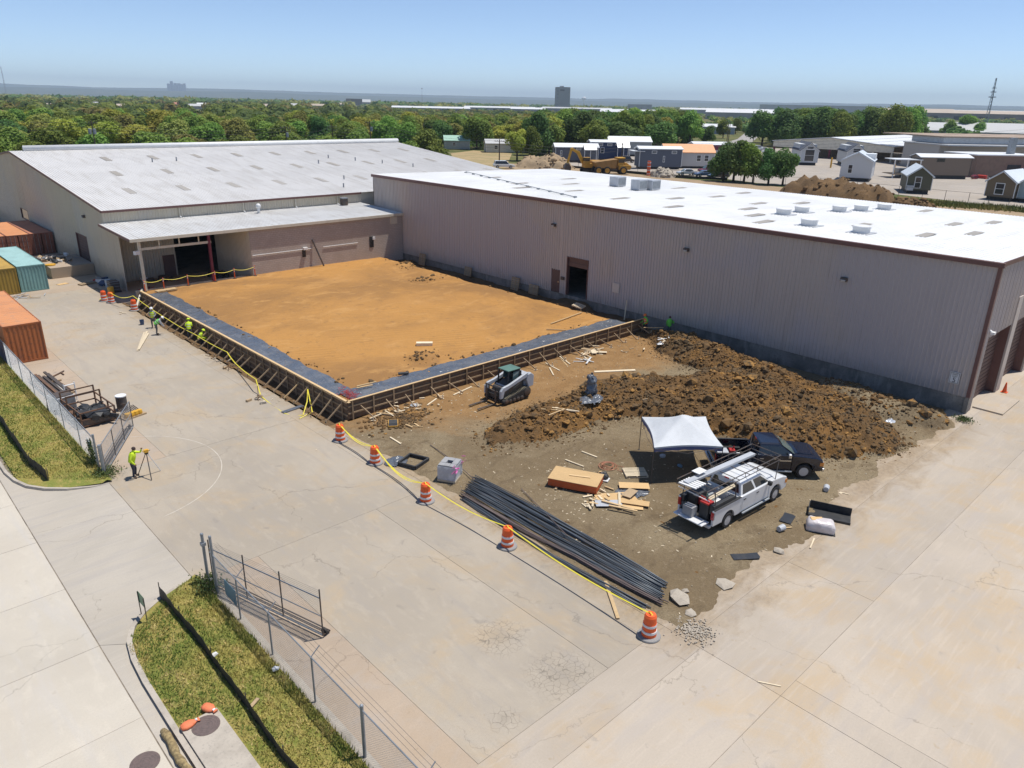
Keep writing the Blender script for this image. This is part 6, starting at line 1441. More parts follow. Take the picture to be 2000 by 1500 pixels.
cargob('cooler', 'white and grey bucket group in the navy bed', 'bucket', (-.2, -.5, .65), MB().lathe([(.14, 0), (.17, .4), (.02, .41)], 12).lathe([(.14, 0), (.17, .4), (.02, .41)], 12, (.35, .1, 0)), M_WHITE)
# ---------------------------------------------------------------- tent
FLc, NLc, NRc, FRc = Vector((31.92, 22.85, 2.08)), Vector((29.18, 19.95, 2.08)), Vector((32.0, 17.66, 2.08)), Vector((34.75, 20.5, 2.08))
ct = (FLc + NLc + NRc + FRc) / 4
t = thing('canopy_tent', 'off white pop up tent with blue valance shading the dirt', 'tent', (ct.x, ct.y, 0))
m = MB(); n = 24
def tentp(u, v_):
    p = FLc.lerp(FRc, u).lerp(NLc.lerp(NRc, u), v_); a, b = 2 * u - 1, 2 * v_ - 1; e = 1 - max(abs(a), abs(b)); z = 2.08 + .98 * (e ** 1.3) + .05 * math.sin(3.1 * a * 2) * e
    inx = .16 * math.sin(math.pi * u) * (abs(b) ** 6) * (-1 if v_ > .5 else 1); iny = .16 * math.sin(math.pi * v_) * (abs(a) ** 6) * (-1 if u > .5 else 1)
    d1 = (NLc - FLc).normalized(); d2 = (FRc - FLc).normalized(); p = p + d1 * inx + d2 * iny; z += .06 * (math.sin(math.pi * u) * abs(b) ** 8 + math.sin(math.pi * v_) * abs(a) ** 8) * .6
    return (p.x - ct.x, p.y - ct.y, z)
for j in range(n + 1):
    for i in range(n + 1): m.v.append(tentp(i / n, j / n))
for j in range(n):
    for i in range(n): a = j * (n + 1) + i; m.f.append((a, a + 1, a + n + 2, a + n + 1)); m.mi.append(0)
m.build('canopy', M_TENT, t, smooth=True, fix=False)
for k, (fn) in enumerate((lambda s: tentp(s, 0), lambda s: tentp(1, s), lambda s: tentp(1 - s, 1), lambda s: tentp(0, 1 - s))):
    m = MB(); m.cur = 0
    for i in range(25):
        p = fn(i / 24); m.v += [p, (p[0], p[1], p[2] - .09), (p[0], p[1], p[2] - .27 - .02 * math.sin(i * 1.3))]
    for i in range(24):
        m.f += [(3 * i, 3 * i + 3, 3 * i + 4, 3 * i + 1), (3 * i + 1, 3 * i + 4, 3 * i + 5, 3 * i + 2)]; m.mi += [1, 0]
    m.build('valance', [M_TENTB, M_TENT], t, smooth=True, fix=False)
for c in (FLc, NLc, NRc, FRc):
    MB().tube((c.x - ct.x, c.y - ct.y, dirt_z(c.x, c.y)), (c.x - ct.x, c.y - ct.y, 2.06), .022, 6).lathe([(.07, 0), (.07, .012)], 8, (c.x - ct.x, c.y - ct.y, dirt_z(c.x, c.y))).build('leg', M_STEEL, t)
for a, b in ((FLc, NLc), (NLc, NRc), (NRc, FRc), (FRc, FLc)):
    a_, b_ = a - ct, b - ct; MB().tube((a_.x, a_.y, 2.0), ((a_.x + b_.x) / 2, (a_.y + b_.y) / 2, 1.72), .012, 5).tube((b_.x, b_.y, 2.0), ((a_.x + b_.x) / 2, (a_.y + b_.y) / 2, 1.72), .012, 5).build('truss', M_STEEL, t)
tag(MB().lathe([(.16, 0), (.17, .1), (.1, .14), (.05, .12)], 12).build('round_saw', M_GREYP, loc=z3((32.2, 21.4), dirt_z(*(32.2, 21.4)) + .01)), 'round grey tool lying in the tent shade', 'tool')
tag(MB().rock((0, 0, .05), .16, rnd).build('blue_rag', paint('blue rag', (.18, .30, .42), .9), loc=z3((31.92, 20.07), dirt_z(*(31.92, 20.07)) + .01)), 'blue rag lying on the shaded dirt under the tent', 'rag')

# ---------------------------------------------------------------- skid steer with tracks and pallet forks
t = thing('track_loader', 'light grey tracked skid steer with pallet forks by the form', 'loader', (31.55, 33.62, .12), R(180))
for s in (-1, 1):
    pr = [(-1.30, .45), (-1.22, .66), (-1.02, .76), (-.75, .72), (.95, .36), (1.16, .27), (1.20, .14), (1.10, .02), (.95, 0), (-.85, 0), (-1.12, .10), (-1.27, .27)]
    tk = MB().prism(pr, min(s * .55, s * .98), max(s * .55, s * .98), 'Y').build('track', M_RUBBER, t, bev=.05)
    top = [(-.85, .755), (.98, .375)]
    for k in range(16): f = k / 15; MB().box((-.8 + 1.75 * f, s * .765, .757 - .375 * f), (.05, .40, .03), ry=.215).build('track_lug', mat('dusty tread', (.21, .185, .13), (), .95) if 'dusty tread' not in MATS else MATS['dusty tread'], tk)
    for x, r in ((-.95, .27), (-.45, .13), (-.1, .13), (.25, .13), (.6, .13), (.92, .15)): MB().lathe([(r, -.02), (r, .02), (r * .4, .05)], 14, (x, s * .985, r + .04 if r < .2 else .42), 'Y').build('roller', M_STEEL, tk)
MB().prism([(-1.25, .42), (.85, .30), (.95, .55), (.80, .95), (.3, 1.0), (-.3, 1.25), (-1.30, 1.35), (-1.42, .75)], -.52, .52, 'Y').build('chassis', M_STEEL, t, bev=.04)
MB().bx(-1.62, -.62, .62, -1.0, .62, 1.48).build('engine_cover', M_GREYP, t, bev=.06); MB().bx(-1.635, -.4, .8, -1.622, .4, 1.3).build('rear_grille', M_BLACK, t)
for s in (-1, 1):
    MB().prism([(-1.58, .72), (-1.15, .68), (-.95, 1.22), (-1.05, 1.62), (-1.35, 1.66), (-1.62, 1.45)], min(s * .62, s * .9), max(s * .62, s * .9), 'Y').build('arm_tower', M_GREYP, t, bev=.04)
    MB().prism([(-1.38, 1.66), (-1.15, 1.44), (.55, .98), (.98, .85), (1.10, .42), (1.32, .40), (1.30, .92), (1.08, 1.14), (.5, 1.24), (-1.05, 1.72)], min(s * .66, s * .84), max(s * .66, s * .84), 'Y').build('lift_arm', M_GREYP, t, bev=.03)
    MB().prism([(-.55, .88), (.35, .78), (.25, .95), (-.35, 1.16)], min(s * .84, s * .90), max(s * .84, s * .90), 'Y').build('arm_panel', M_BLACK, t)
    for x, x2 in ((.42, .30), (-.62, -.66)): MB().beam((x, s * .46, .95), (x2, s * .46, 1.98), .08, .07).build('cab_pillar', M_BLACK, t)
    MB().add([(-.55, s * .475, 1.25), (-.05, s * .475, 1.22), (-.1, s * .475, 1.88), (-.6, s * .475, 1.88)], [(0, 1, 2, 3)]).build('side_glass', M_GLASS2, t)
MB().bx(-.75, -.5, 1.97, .38, .5, 2.05).build('cab_roof', M_GREEN, t, bev=.03); MB().bx(-.68, -.42, 1.2, -.62, .42, 1.95).build('rear_screen', M_BLACK, t)
MB().bx(-.5, -.25, .95, 0, .25, 1.1).bx(-.55, -.25, 1.1, -.42, .25, 1.6).build('seat', M_BLACK, t, bev=.03); MB().bx(.55, -.45, .5, .62, .45, 1.05).build('front_panel', M_GREYP, t)
MB().tube((-.9, .35, 1.45), (-.9, .35, 1.78), .05, 8).build('exhaust', M_STEEL, t)
MB().bx(1.18, -.62, .30, 1.26, .62, .80).build('attach_plate', M_STEEL, t)
for y in (-.6, -.3, .3, .6): MB().bx(1.30, y - .03, .12, 1.36, y + .03, 1.15).build('carriage_bar', M_BLACK, t)
for z in (.18, .55, 1.1): MB().bx(1.31, -.65, z, 1.37, .65, z + .07).build('carriage_rail', M_BLACK, t)
for y in (-.42, .42): MB().bx(1.37, y - .06, .02, 1.43, y + .06, .9).bx(1.43, y - .06, .02, 2.95, y + .06, .06).build('fork', M_STEEL, t)

# ---------------------------------------------------------------- people
def person(label, loc, rz, shirt, trousers, joints=None, lean=0, hat=None, vest=None, hair=M_HAIR, sc=1.0, hood=False, stripes=True, knee=0, squat=0):
    """one skinned body; x forward, y left, z up. joints overrides positions after the lean is applied"""
    J = {'pel': (0, 0, .95), 'sp': (0, 0, 1.10), 'ch': (0, 0, 1.30), 'nk': (0, 0, 1.47), 'hd': (.02, 0, 1.57), 'ht': (.02, 0, 1.70),
         'shL': (0, .17, 1.41), 'shR': (0, -.17, 1.41), 'elL': (-.02, .25, 1.14), 'elR': (-.02, -.25, 1.14), 'wrL': (.10, .26, .92), 'wrR': (.10, -.26, .92),
         'hpL': (0, .09, .90), 'hpR': (0, -.09, .90), 'knL': (.04, .11, .50), 'knR': (.04, -.11, .50), 'anL': (-.02, .12, .08), 'anR': (-.02, -.12, .08), 'toL': (.16, .14, .04), 'toR': (.16, -.14, .04)}
    upn = ('sp', 'ch', 'nk', 'hd', 'ht', 'shL', 'shR', 'elL', 'elR', 'wrL', 'wrR')
    if squat:
        for k in J:
            if k[:2] not in ('an', 'to'): x, y, z = J[k]; J[k] = (x - squat * .25, y, z - squat)
        for s in ('L', 'R'): x, y, z = J['kn' + s]; J['kn' + s] = (.26, y * 1.5, .47 - squat * .12)
    if lean:
        px, _, pz = J['pel']
        for k in upn:
            x, y, z = J[k]; dx, dz = x - px, z - pz; J[k] = (px + dx * math.cos(lean) + dz * math.sin(lean), y, pz - dx * math.sin(lean) + dz * math.cos(lean))
        for k in upn: J[k] = J[k]
    J.update(joints or {})
    RD = {'pel': .145, 'sp': .135, 'ch': .155, 'nk': .06, 'hd': .088, 'ht': .075, 'sh': .085, 'el': .052, 'wr': .036, 'hp': .115, 'kn': .075, 'an': .052, 'to': .045}
    B = [('pel', 'sp', 1), ('sp', 'ch', 1), ('ch', 'nk', 1), ('nk', 'hd', 0), ('hd', 'ht', 0)]
    for s in ('L', 'R'): B += [('ch', 'sh' + s, 1), ('sh' + s, 'el' + s, 1), ('el' + s, 'wr' + s, 1), ('pel', 'hp' + s, 2), ('hp' + s, 'kn' + s, 2), ('kn' + s, 'an' + s, 2), ('an' + s, 'to' + s, 3)]
    names = list(J); V = [Vector(J[k]) for k in names]; rad = [RD.get(k, RD.get(k[:2], .05)) for k in names]; E = [(names.index(a), names.index(b)) for a, b, _ in B]; seg = [(V[names.index(a)], V[names.index(b)], mi) for a, b, mi in B]
    for s in ('L', 'R'):
        w = Vector(J['wr' + s]); d = (w - Vector(J['el' + s])).normalized(); sd = Vector((0, 1, 0)).cross(d).normalized() if abs(d.y) < .9 else Vector((1, 0, 0)); sg_ = 1 if s == 'L' else -1
        palm = w + d * .07; V.append(palm); rad.append(.034); ip = len(V) - 1; E.append((names.index('wr' + s), ip)); seg.append((w, palm, 0))
        for k, (off, ln) in enumerate(((-.030, .075), (-.010, .09), (.010, .085), (.028, .065), (-.045, .05))):
            q = palm + sd * off + d * (.02 if k < 4 else -.02); e = q + d * ln * .6 + sd * (off * .2 if k < 4 else -.03); e2 = e + d * ln * .3 + Vector((0, -sg_ * .02, 0))
            V += [e, e2]; rad += [.0105, .009]; E += [(ip, len(V) - 2), (len(V) - 2, len(V) - 1)]; seg += [(palm, e2, 0)]
    me = bpy.data.meshes.new('p'); me.from_pydata([tuple(v) for v in V], E, []); ob = bpy.data.objects.new('p', me); C.objects.link(ob)
    md_ = ob.modifiers.new('s', 'SKIN'); md_.use_smooth_shade = True
    ob.modifiers.new('d', 'SUBSURF').levels = 1
    if not me.skin_vertices: me.attributes.new  # the modifier adds its own layer
    for i, sv in enumerate(me.skin_vertices[0].data): sv.radius = (rad[i], rad[i]); sv.use_root = (i == 0)
    bpy.context.view_layer.update()
    bm_ = bpy.data.meshes.new_from_object(ob.evaluated_get(bpy.context.evaluated_depsgraph_get())); bpy.data.objects.remove(ob, do_unlink=True)
    bm_.materials.clear()
    for q in (M_SKIN, shirt, trousers, M_BOOT): bm_.materials.append(q)
    for p in bm_.polygons:
        c = p.center; best = (9, 0)
        for a, b, mi in seg:
            ab = b - a; tt = max(0, min(1, (c - a).dot(ab) / max(1e-6, ab.length_squared))); d = (c - a - ab * tt).length - (.05 if mi == 1 else 0)
            if d < best[0]: best = (d, mi)
        p.material_index = best[1]; p.use_smooth = True
    t = thing('person', label, 'person', loc, rz); t.scale = (sc, sc, sc)
    inst('body', bm_, t)
    hd, ht, nk = Vector(J['hd']), Vector(J['ht']), Vector(J['nk']); up_ = (ht - nk).normalized(); fwd = Vector((0, 1, 0)).cross(up_).normalized(); 
    def frame(o, p):
        o.matrix_local = Matrix.Translation(p) @ Matrix((( fwd.x, 0, up_.x, 0), (fwd.y, 1, up_.y, 0), (fwd.z, 0, up_.z, 0), (0, 0, 0, 1)))
        return o
    hc = hd.lerp(ht, .5)
    f = MB().sphere((.098, 0, -.02), .018, 8, 5).add([(.085, -.022, -.06), (.096, -.022, -.06), (.096, .022, -.06), (.085, .022, -.068)], [(0, 1, 2, 3)])
    for y in (-.032, .032): f.sphere((.088, y, .012), .011, 6, 4)
    for y in (-.085, .085): f.sphere((.0, y, -.01), .022, 6, 4, (.5, .5, 1.2))
    frame(f.build('face', M_SKIN, t, smooth=True), hc)
    if hat: frame(MB().lathe([(.148, 0), (.15, .015), (.122, .02), (.118, .06), (.085, .115), (.01, .13)], 16).prism([(.05, -.09), (.19, -.06), (.19, .06), (.05, .09)], .004, .016).build('hard_hat', hat, t, smooth=True), hc + up_ * .055)
    else: frame(MB().sphere((-.012, 0, .03), .098, 12, 8, (1.05, 1, .95)).build('cap' if not hood else 'hood', hair, t, smooth=True), hc)
    ax = (Vector(J['nk']) - Vector(J['pel'])); L = ax.length; ax.normalize(); fx = Vector((0, 1, 0)).cross(ax).normalized()
    def ringt(f_, a, b): c = Vector(J['pel']) + ax * L * f_; return [tuple(c + fx * b * math.cos(q) + Vector((0, 1, 0)) * a * math.sin(q)) for q in [2 * math.pi * k / 16 for k in range(16)]]
    if vest:
        MB().loft([ringt(-.08, .175, .16), ringt(.15, .175, .165), ringt(.5, .195, .175), ringt(.75, .205, .165), ringt(.92, .15, .13)], False).build('vest', vest, t, smooth=True)
        if stripes: MB().loft([ringt(.22, .182, .172), ringt(.30, .186, .174)], False).loft([ringt(.58, .204, .180), ringt(.65, .207, .179)], False).build('reflective_stripe', M_REFL, t)
    return t
sv = (9.4, 38.09)
person('surveyor in a hi vis hoodie leaning to a yellow level on a tripod', z3(sv, .003), R(-22), M_HIVIS, M_JEANS, lean=.25, hair=M_HAIR,
       joints={'elL': (.45, .16, 1.32), 'wrL': (.52, .06, 1.50), 'elR': (-.02, -.28, 1.12), 'wrR': (.12, -.26, .90), 'knL': (.10, .14, .5), 'anL': (.05, .2, .08), 'toL': (.23, .22, .04)}, hood=False, vest=M_HIVIS, stripes=False)
tr = thing('survey_tripod', 'yellow survey level on a tripod in front of the surveyor', 'tripod', (sv[0] + .68, sv[1] - .28, .003))
for a in (2.4, 4.5, 0.3): MB().beam((.04 * math.cos(a), .04 * math.sin(a), 1.28), (.62 * math.cos(a), .62 * math.sin(a), .02), .05, .03).build('tripod_leg', M_STEEL if a != .3 else M_WHITE, tr)
MB().lathe([(.10, 1.26), (.10, 1.31), (.02, 1.32)], 12).build('tripod_head', M_BLACK, tr)
lv = MB().bx(-.1, -.08, 1.34, .1, .08, 1.50).tube((-.16, 0, 1.43), (.16, 0, 1.43), .045, 10).build('level_body', M_YEL, tr, bev=.01); MB().tube((.16, 0, 1.43), (.19, 0, 1.43), .05, 10).build('lens', M_GLASS, lv)
person('worker in white hard hat and hi vis vest standing on the yard', z3((19.67, 65.16), .003), R(-120), M_SHIRT, M_GREYJ, hat=M_HATW, vest=M_HIVIS, joints={'wrL': (.22, .2, 1.05), 'wrR': (.24, -.12, 1.1), 'elL': (.05, .27, 1.13)})
person('worker with white hard hat bending forward beside his colleague', z3((19.13, 62.88), .003), R(-20), M_SHIRT, M_GREYJ, hat=M_HATW, vest=M_HIGRN, lean=.85, joints={'wrL': (.55, .22, .72), 'wrR': (.58, -.2, .75), 'elL': (.42, .28, .95), 'elR': (.42, -.28, .95)})
person('worker in yellow shirt standing in the trench, farther of two', (21.05, 60.9, -.30), R(60), M_HIVIS, M_GREYJ, hat=M_HIVIS, lean=.35, vest=M_HIVIS, joints={'wrL': (.5, .2, 1.05), 'wrR': (.5, -.2, 1.0)})
person('worker in yellow shirt crouching in the trench, nearer of two', (21.05, 58.6, -.30), R(-10), M_HIVIS, M_JEANS, hat=M_HIVIS, lean=.5, squat=.32, vest=M_HIVIS, joints={'wrL': (.55, .2, .6), 'wrR': (.55, -.2, .55)})
person('worker with orange hard hat and orange vest at the form end', (50.75, 36.75, dirt_z(50.75, 36.75)), R(165), M_HIGRN, M_JEANS, hat=M_HIORG, vest=M_HIORG, lean=.2, joints={'wrL': (.42, .18, .95), 'wrR': (.4, -.2, 1.0)})
person('worker in bright green shirt and dark cap close to the wall', (51.55, 34.9, dirt_z(51.55, 34.9)), R(20), M_HIGRN, M_GREYJ, hair=M_HAIR, vest=M_HIGRN, stripes=False, joints={'wrR': (.28, -.28, 1.25), 'elR': (.1, -.32, 1.12)})
tag(MB().bx(-.85, -.05, 0, .85, .05, .05).build('work_plank', M_LUMBER, loc=(50.3, 35.6, .95), rz=R(-40)), 'yellow plank lying on soil beside the orange vested worker', 'plank')
tag(MB().beam((0, 0, 0), (.35, .15, 1.75), .10, .04).build('prop_timber', M_LUMBERP, loc=(51.9, 40.0, dirt_z(51.9, 40.0))), 'pale timber leaning on the wall left of the workers', 'timber')

# ---------------------------------------------------------------- the higher ground behind
GZ = 4.0
def sheet(name, pts, z, m): return tag(MB().prism(pts, z - .05, z).build(name, m), kind='structure')
M_TRACK = soil('dirt track', (.34, .25, .16), (.40, .30, .19), (.28, .20, .13), (.45, .36, .25), .5, .35)
sheet('dirt_track', [(133.09, 149.19), (140.24, 137.62), (139.9, 109.36), (139.73, 95.29), (142.37, 78.58), (142.15, 69.7), (140.93, 55.43), (142.28, 43.08), (138.95, 30.93), (136.13, 17.66), (114.14, 14.22), (113.63, 60.46), (116.55, 108.3), (115.75, 129.72)], GZ + .02, M_TRACK)
sheet('gravel_lot', [(147.78, 88.97), (145.36, 80.27), (146.98, 72.14), (150.07, 59.2), (146.32, 41.14), (145.07, 32.44), (149.98, 13.67), (374.3, 39.76), (402.44, 95.86), (345.83, 129.21), (274.28, 153.39), (193.3, 112.15)], GZ + .035, M_LOT)
sheet('gravel_lot', [(142.94, 139.91), (145.52, 113.81), (147.85, 90.28), (183.37, 107.8), (218.7, 136.37), (203.63, 166.32), (168.06, 161.81)], GZ + .05, M_LOT)
sheet('far_road', [(186.57, 133.14), (185.7, 112.32), (382.37, 214.7), (692.97, 387.6), (883.07, 500.06), (873.7, 500.25), (555.59, 318.22), (344.85, 204.54), (253.43, 162.75)], GZ + .07, M_ROADFAR)
sheet('school_field', [(403.15, 765.3), (433.12, 772.58), (725.16, 1284.74), (703.69, 1324.27)], GZ + .1, mat('bare field', (.42, .28, .17), [(.02, .4, .6, (.36, .24, .15), .7)], .95, world=True))
sheet('school_field', [(110.55, 134.3), (119.22, 129.22), (163.84, 174.21), (162.89, 191.34), (146.44, 182.7)], GZ + .03, mat('dry lawn', (.36, .26, .13), [(.2, .4, .6, (.25, .21, .09), .8), (1.5, .45, .65, (.42, .32, .18), .6)], .95, world=True))
# distant hill ridges
for (d0, hbase, nm, sd) in ((11000, 70, 'hills', 1), (14500, 125, 'hills', 2)):
    m = MB(); n = 120
    for i in range(n + 1):
        a = R(-20 + 140 * i / n); h = hbase * (1 + .22 * noise.noise(Vector((i * .13, sd * 5, 0))) + .10 * noise.noise(Vector((i * .6, sd * 9, 0)))) * (1 + .25 * sstep(40, 80, -20 + 140 * i / n))
        for dd, hh in ((d0 - 2600, -2), (d0, h), (d0 + 1500, h * .8)): m.v.append((dd * math.cos(a), dd * math.sin(a), hh))
    for i in range(n):
        for k in range(2): q = i * 3 + k; m.f.append((q, q + 1, q + 4, q + 3)); m.mi.append(0)
    tag(m.build(nm, M_HILL, smooth=True, fix=False), kind='structure')

# ---------------------------------------------------------------- park homes
M_PANE = mat('window pane', (.03, .035, .045), (), .08, spec=.8)
def win(parent, p, ang, w, h, m=None):
    f = MB().bx(-w / 2, -.05, -h / 2, w / 2, .0, h / 2).build('window', m or M_WHITE, parent, loc=p, rz=ang)
    MB().bx(-w / 2 + .13, -.075, -h / 2 + .13, w / 2 - .13, -.051, -.04).bx(-w / 2 + .13, -.075, .04, w / 2 - .13, -.051, h / 2 - .13).build('pane', M_PANE, f)
def lap(name, c):
    N = NT(name); b = N.b; tc = N.n('ShaderNodeTexCoord'); w = N.n('ShaderNodeTexWave'); w.bands_direction = 'Z'; w.wave_profile = 'SAW'; N.l(tc.outputs['Object'], w.inputs['Vector']); w.inputs['Scale'].default_value = 1.2
    cur = N.mix(N.rng(w.outputs['Fac'], .8, 1, 0, .35), c, dk(c, .6)); N.l(cur, b.inputs['Base Color']); b.inputs['Roughness'].default_value = .7; return N.m
LAPC = {}
def lapm(c):
    k = tuple(c)
    if k not in LAPC: LAPC[k] = lap('lap siding %d' % len(LAPC), c)
    return LAPC[k]
M_HROOF = paint('pale metal roof', (.66, .70, .73), .4, .1, 2); M_HROOFW = paint('bright metal roof', (.78, .79, .79), .4, .06, 2); M_SHING = paint('slate shingles', (.085, .095, .12), .85); M_OROOF = paint('orange metal roof', (.70, .28, .09), .5)
def home(label, pos, rz, L, W, eave, peak, wall, roof, wins=(), porch=None, shed=None, trim=M_WHITE, lift=.55, over=.28, group=None, name='park_home', raised=None):
    """gable house: length along local x (front gable at x=0 facing -x), y left"""
    t = thing(name, label, 'house', (*pos, GZ + .03), rz, group); wm = lapm(wall)
    if peak > eave + .05:
        MB().prism([(-W / 2, lift), (W / 2, lift), (W / 2, eave), (0, peak - .12), (-W / 2, eave)], 0, L, 'X').build('wall', wm, t)
        s = (peak - eave) / (W / 2); o = over
        for sg_ in (1, -1):
            e = (sg_ * (W / 2 + o), eave - o * s); r = (0, peak)
            MB().prism([e, r, (r[0], r[1] + .14), (e[0], e[1] + .14)], -.35, L + .3, 'X').build('roof', roof, t)
            MB().prism([(e[0], e[1] - .16), (r[0], r[1] - .17), (r[0], r[1] - .002), (e[0], e[1] - .002)], -.38, -.28, 'X').build('barge_board', trim, t)
    else:
        MB().bx(0, -W / 2, lift, L, W / 2, eave).build('wall', wm, t)
        MB().add([(-.3, -W / 2 - .3, eave + .02), (L + .3, -W / 2 - .3, eave + .02), (L + .3, W / 2 + .3, peak + .3), (-.3, W / 2 + .3, peak + .3), (-.3, -W / 2 - .3, eave + .14), (L + .3, -W / 2 - .3, eave + .14), (L + .3, W / 2 + .3, peak + .42), (-.3, W / 2 + .3, peak + .42)], [(3, 2, 1, 0), (4, 5, 6, 7), (0, 1, 5, 4), (1, 2, 6, 5), (2, 3, 7, 6), (3, 0, 4, 7)]).build('roof', roof, t)
    for y in (-W / 2, W / 2):
        for x in (0, L): MB().bx(x - .06, y - .06, lift, x + .06, y + .06, eave - .05).build('corner_board', trim, t)
    MB().bx(.4, -W / 2 + .3, 0, L - .4, W / 2 - .3, lift).build('undercarriage', M_BLACK, t)
    for (face, u, z, w, h) in wins:
        if face == 'F': win(t, (-.002, u, z), R(-90), w, h, trim)
        elif face == 'R': win(t, (u, -W / 2 - .002, z), 0, w, h, trim)
        elif face == 'L': win(t, (u, W / 2 + .002, z), R(180), w, h, trim)
    if porch:
        x0, x1, y, ze, zp = porch
        pr = MB().prism([(y - 1.7, ze), (y, zp), (y + 1.7, ze), (y + 1.7, ze + .12), (y, zp + .12), (y - 1.7, ze + .12)], x0, x1, 'X').build('porch_roof', roof, t)
        for px_ in (x0 + .1, (x0 + x1) / 2, x1 - .1):
            for py in (y - 1.5, y + 1.5): MB().bx(px_ - .07, py - .07, 0, px_ + .07, py + .07, ze + .05).build('porch_post', trim, pr)
        MB().bx(x0, y - 1.6, .4, x1, y + 1.6, .55).build('porch_floor', trim, pr)
    return t
def brg(p): return math.atan2(p[1], p[0])
pw_ = (168.91, 70.51)
h = home('white gabled park home standing before the open carport', pw_, brg(pw_) + R(-4), 9, 6.2, 4.3, 6.0, (.60, .60, .60), M_HROOF, [('F', 1.2, 2.5, 1.0, 1.9)], lift=.7, trim=M_WHITE); MB().bx(3.5, -3.2, 4.6, 8, -1.2, 5.6).build('dormer', M_HROOFW, h)
p_ = (153.38, 51.92); h = home('olive green park home with pale roof nearest the dirt heap', p_, brg(p_) + R(8), 9, 4.2, 3.3, 4.9, (.105, .10, .065), M_HROOF, [('F', .25, 2.05, 1.15, 2.1)], lift=.7); MB().bx(-.55, .9, .6, -.05, 2.0, 1.5).build('air_unit', M_GREYP, h)
p_ = (154.65, 38.89); home('brown park home with white window facing the fence', p_, brg(p_) + R(-17), 9, 4.6, 3.3, 5.0, (.17, .125, .075), M_HROOF, [('F', .1, 2.0, 1.5, 2.0), ('L', 1.8, 2.2, .7, 1.6), ('L', 4.5, 2.4, .6, 1.0)], lift=.6)
p_ = (155.39, 34.06); home('pale grey blue park home at the right picture edge', p_, brg(p_) + R(-20), 9, 4.6, 3.3, 5.0, (.33, .42, .44), M_HROOF, [('L', 2.0, 2.2, .8, 1.4)], lift=.6)
p_ = (191.16, 66.45); h = home('long tan park home with white mono pitch roof and porch', p_, R(-42), 11.8, 4.4, 4.7, 5.3, (.215, .165, .125), M_HROOFW, [('R', 4.6, 4.1, 1.9, .8)], trim=M_STEEL, lift=.8)
MB().bx(-6.2, -2.6, 4.0, .3, 2.4, 4.18).build('porch_roof', M_HROOFW, h)
for x in (-6, -3, 0): MB().bx(x - .1, -2.4, 0, x + .1, -2.2, 4.0).build('porch_post', M_WHITE, h)
MB().bx(-6.2, -2.5, .8, .1, 2.3, .95).build('porch_floor', M_LUMBER2, h)
p_ = (205.63, 99.2); h = home('white park home with arched front window under the carport', p_, brg(p_) + R(12), 13, 4.6, 4.0, 5.9, (.56, .58, .59), M_SHING, [('F', 0, 2.6, 2.6, 3.2), ('F', 0, 4.6, 1.8, .8), ('R', 6, 4.3, 1, .9)], lift=.7); MB().bx(3, -2.3, 4.0, 12.5, 2.2, 5.4).build('upper_storey', lapm((.56, .58, .59)), h)
p_ = (212.5, 89.39); h = home('white park home with slate roof deep under the carport', p_, brg(p_) + R(12), 13, 4.6, 4.0, 5.9, (.56, .58, .59), M_SHING, [('F', 0, 4.2, 2.0, 1.2), ('R', 6, 4.3, 1, .9)], lift=.7); MB().bx(3, -2.3, 4.0, 12.5, 2.2, 5.4).build('upper_storey', lapm((.56, .58, .59)), h)
# the grey, navy and orange roofed group
p_ = (150.67, 143.65); a_ = R(-37)
h = home('dark grey park home with gabled porch at the left of the group', p_, a_, 11.5, 4.3, 3.9, 4.7, (.095, .105, .135), M_HROOFW, [('R', 1.5, 2.3, .5, 1.5), ('R', 6.2, 3.5, 1.3, .6)], (7.2, 10.6, -3.2, 3.3, 4.6))
p_ = (163.95, 142.88); home('navy blue park home with porch in the middle of the group', p_, a_, 10.5, 4.3, 4.9, 5.4, (.022, .042, .105), M_HROOFW, [('R', 2.6, 4.3, 1.4, .7), ('R', 5.2, 4.3, 1.4, .7), ('R', 3.2, 2.8, 1.1, 1.5)], (6.8, 10.4, -3.2, 3.6, 5.0))
p_ = (184.45, 153.57); home('pale grey park home behind the navy one', p_, a_, 13, 5.5, 4.3, 5.6, (.27, .30, .32), M_HROOFW, [('R', 9, 2.6, 1, 1.6)])
p_ = (153.13, 117.75); h = home('slate grey park home in front of the orange roofed one', p_, a_, 10.6, 4.3, 4.7, 5.2, (.105, .12, .155), M_HROOFW, [('R', 3.6, 4.0, 1.3, .7), ('R', 8.6, 4.0, 1.3, .7), ('R', 6.1, 2.4, .5, 1.5)]); MB().bx(-1.8, -2.4, 4.1, 1.2, 2.2, 4.25).build('side_roof', M_HROOFW, h)
p_ = (161.66, 116.4); home('white park home with bright orange roof', p_, a_, 12.5, 5.6, 3.9, 5.6, (.50, .49, .48), M_OROOF, [('R', 8.5, 2.5, 1.2, 1.6), ('R', 10.5, 2.5, 1.2, 1.6)])
p_ = (182.73, 122.1); h = home('white and maroon park home at the right of the group', p_, a_, 9.5, 5, 4.9, 5.5, (.56, .56, .57), M_HROOFW, []); MB().bx(4.0, -2.56, 3.6, 9.52, -2.5, 4.85).build('upper_band', M_MAROON, h)

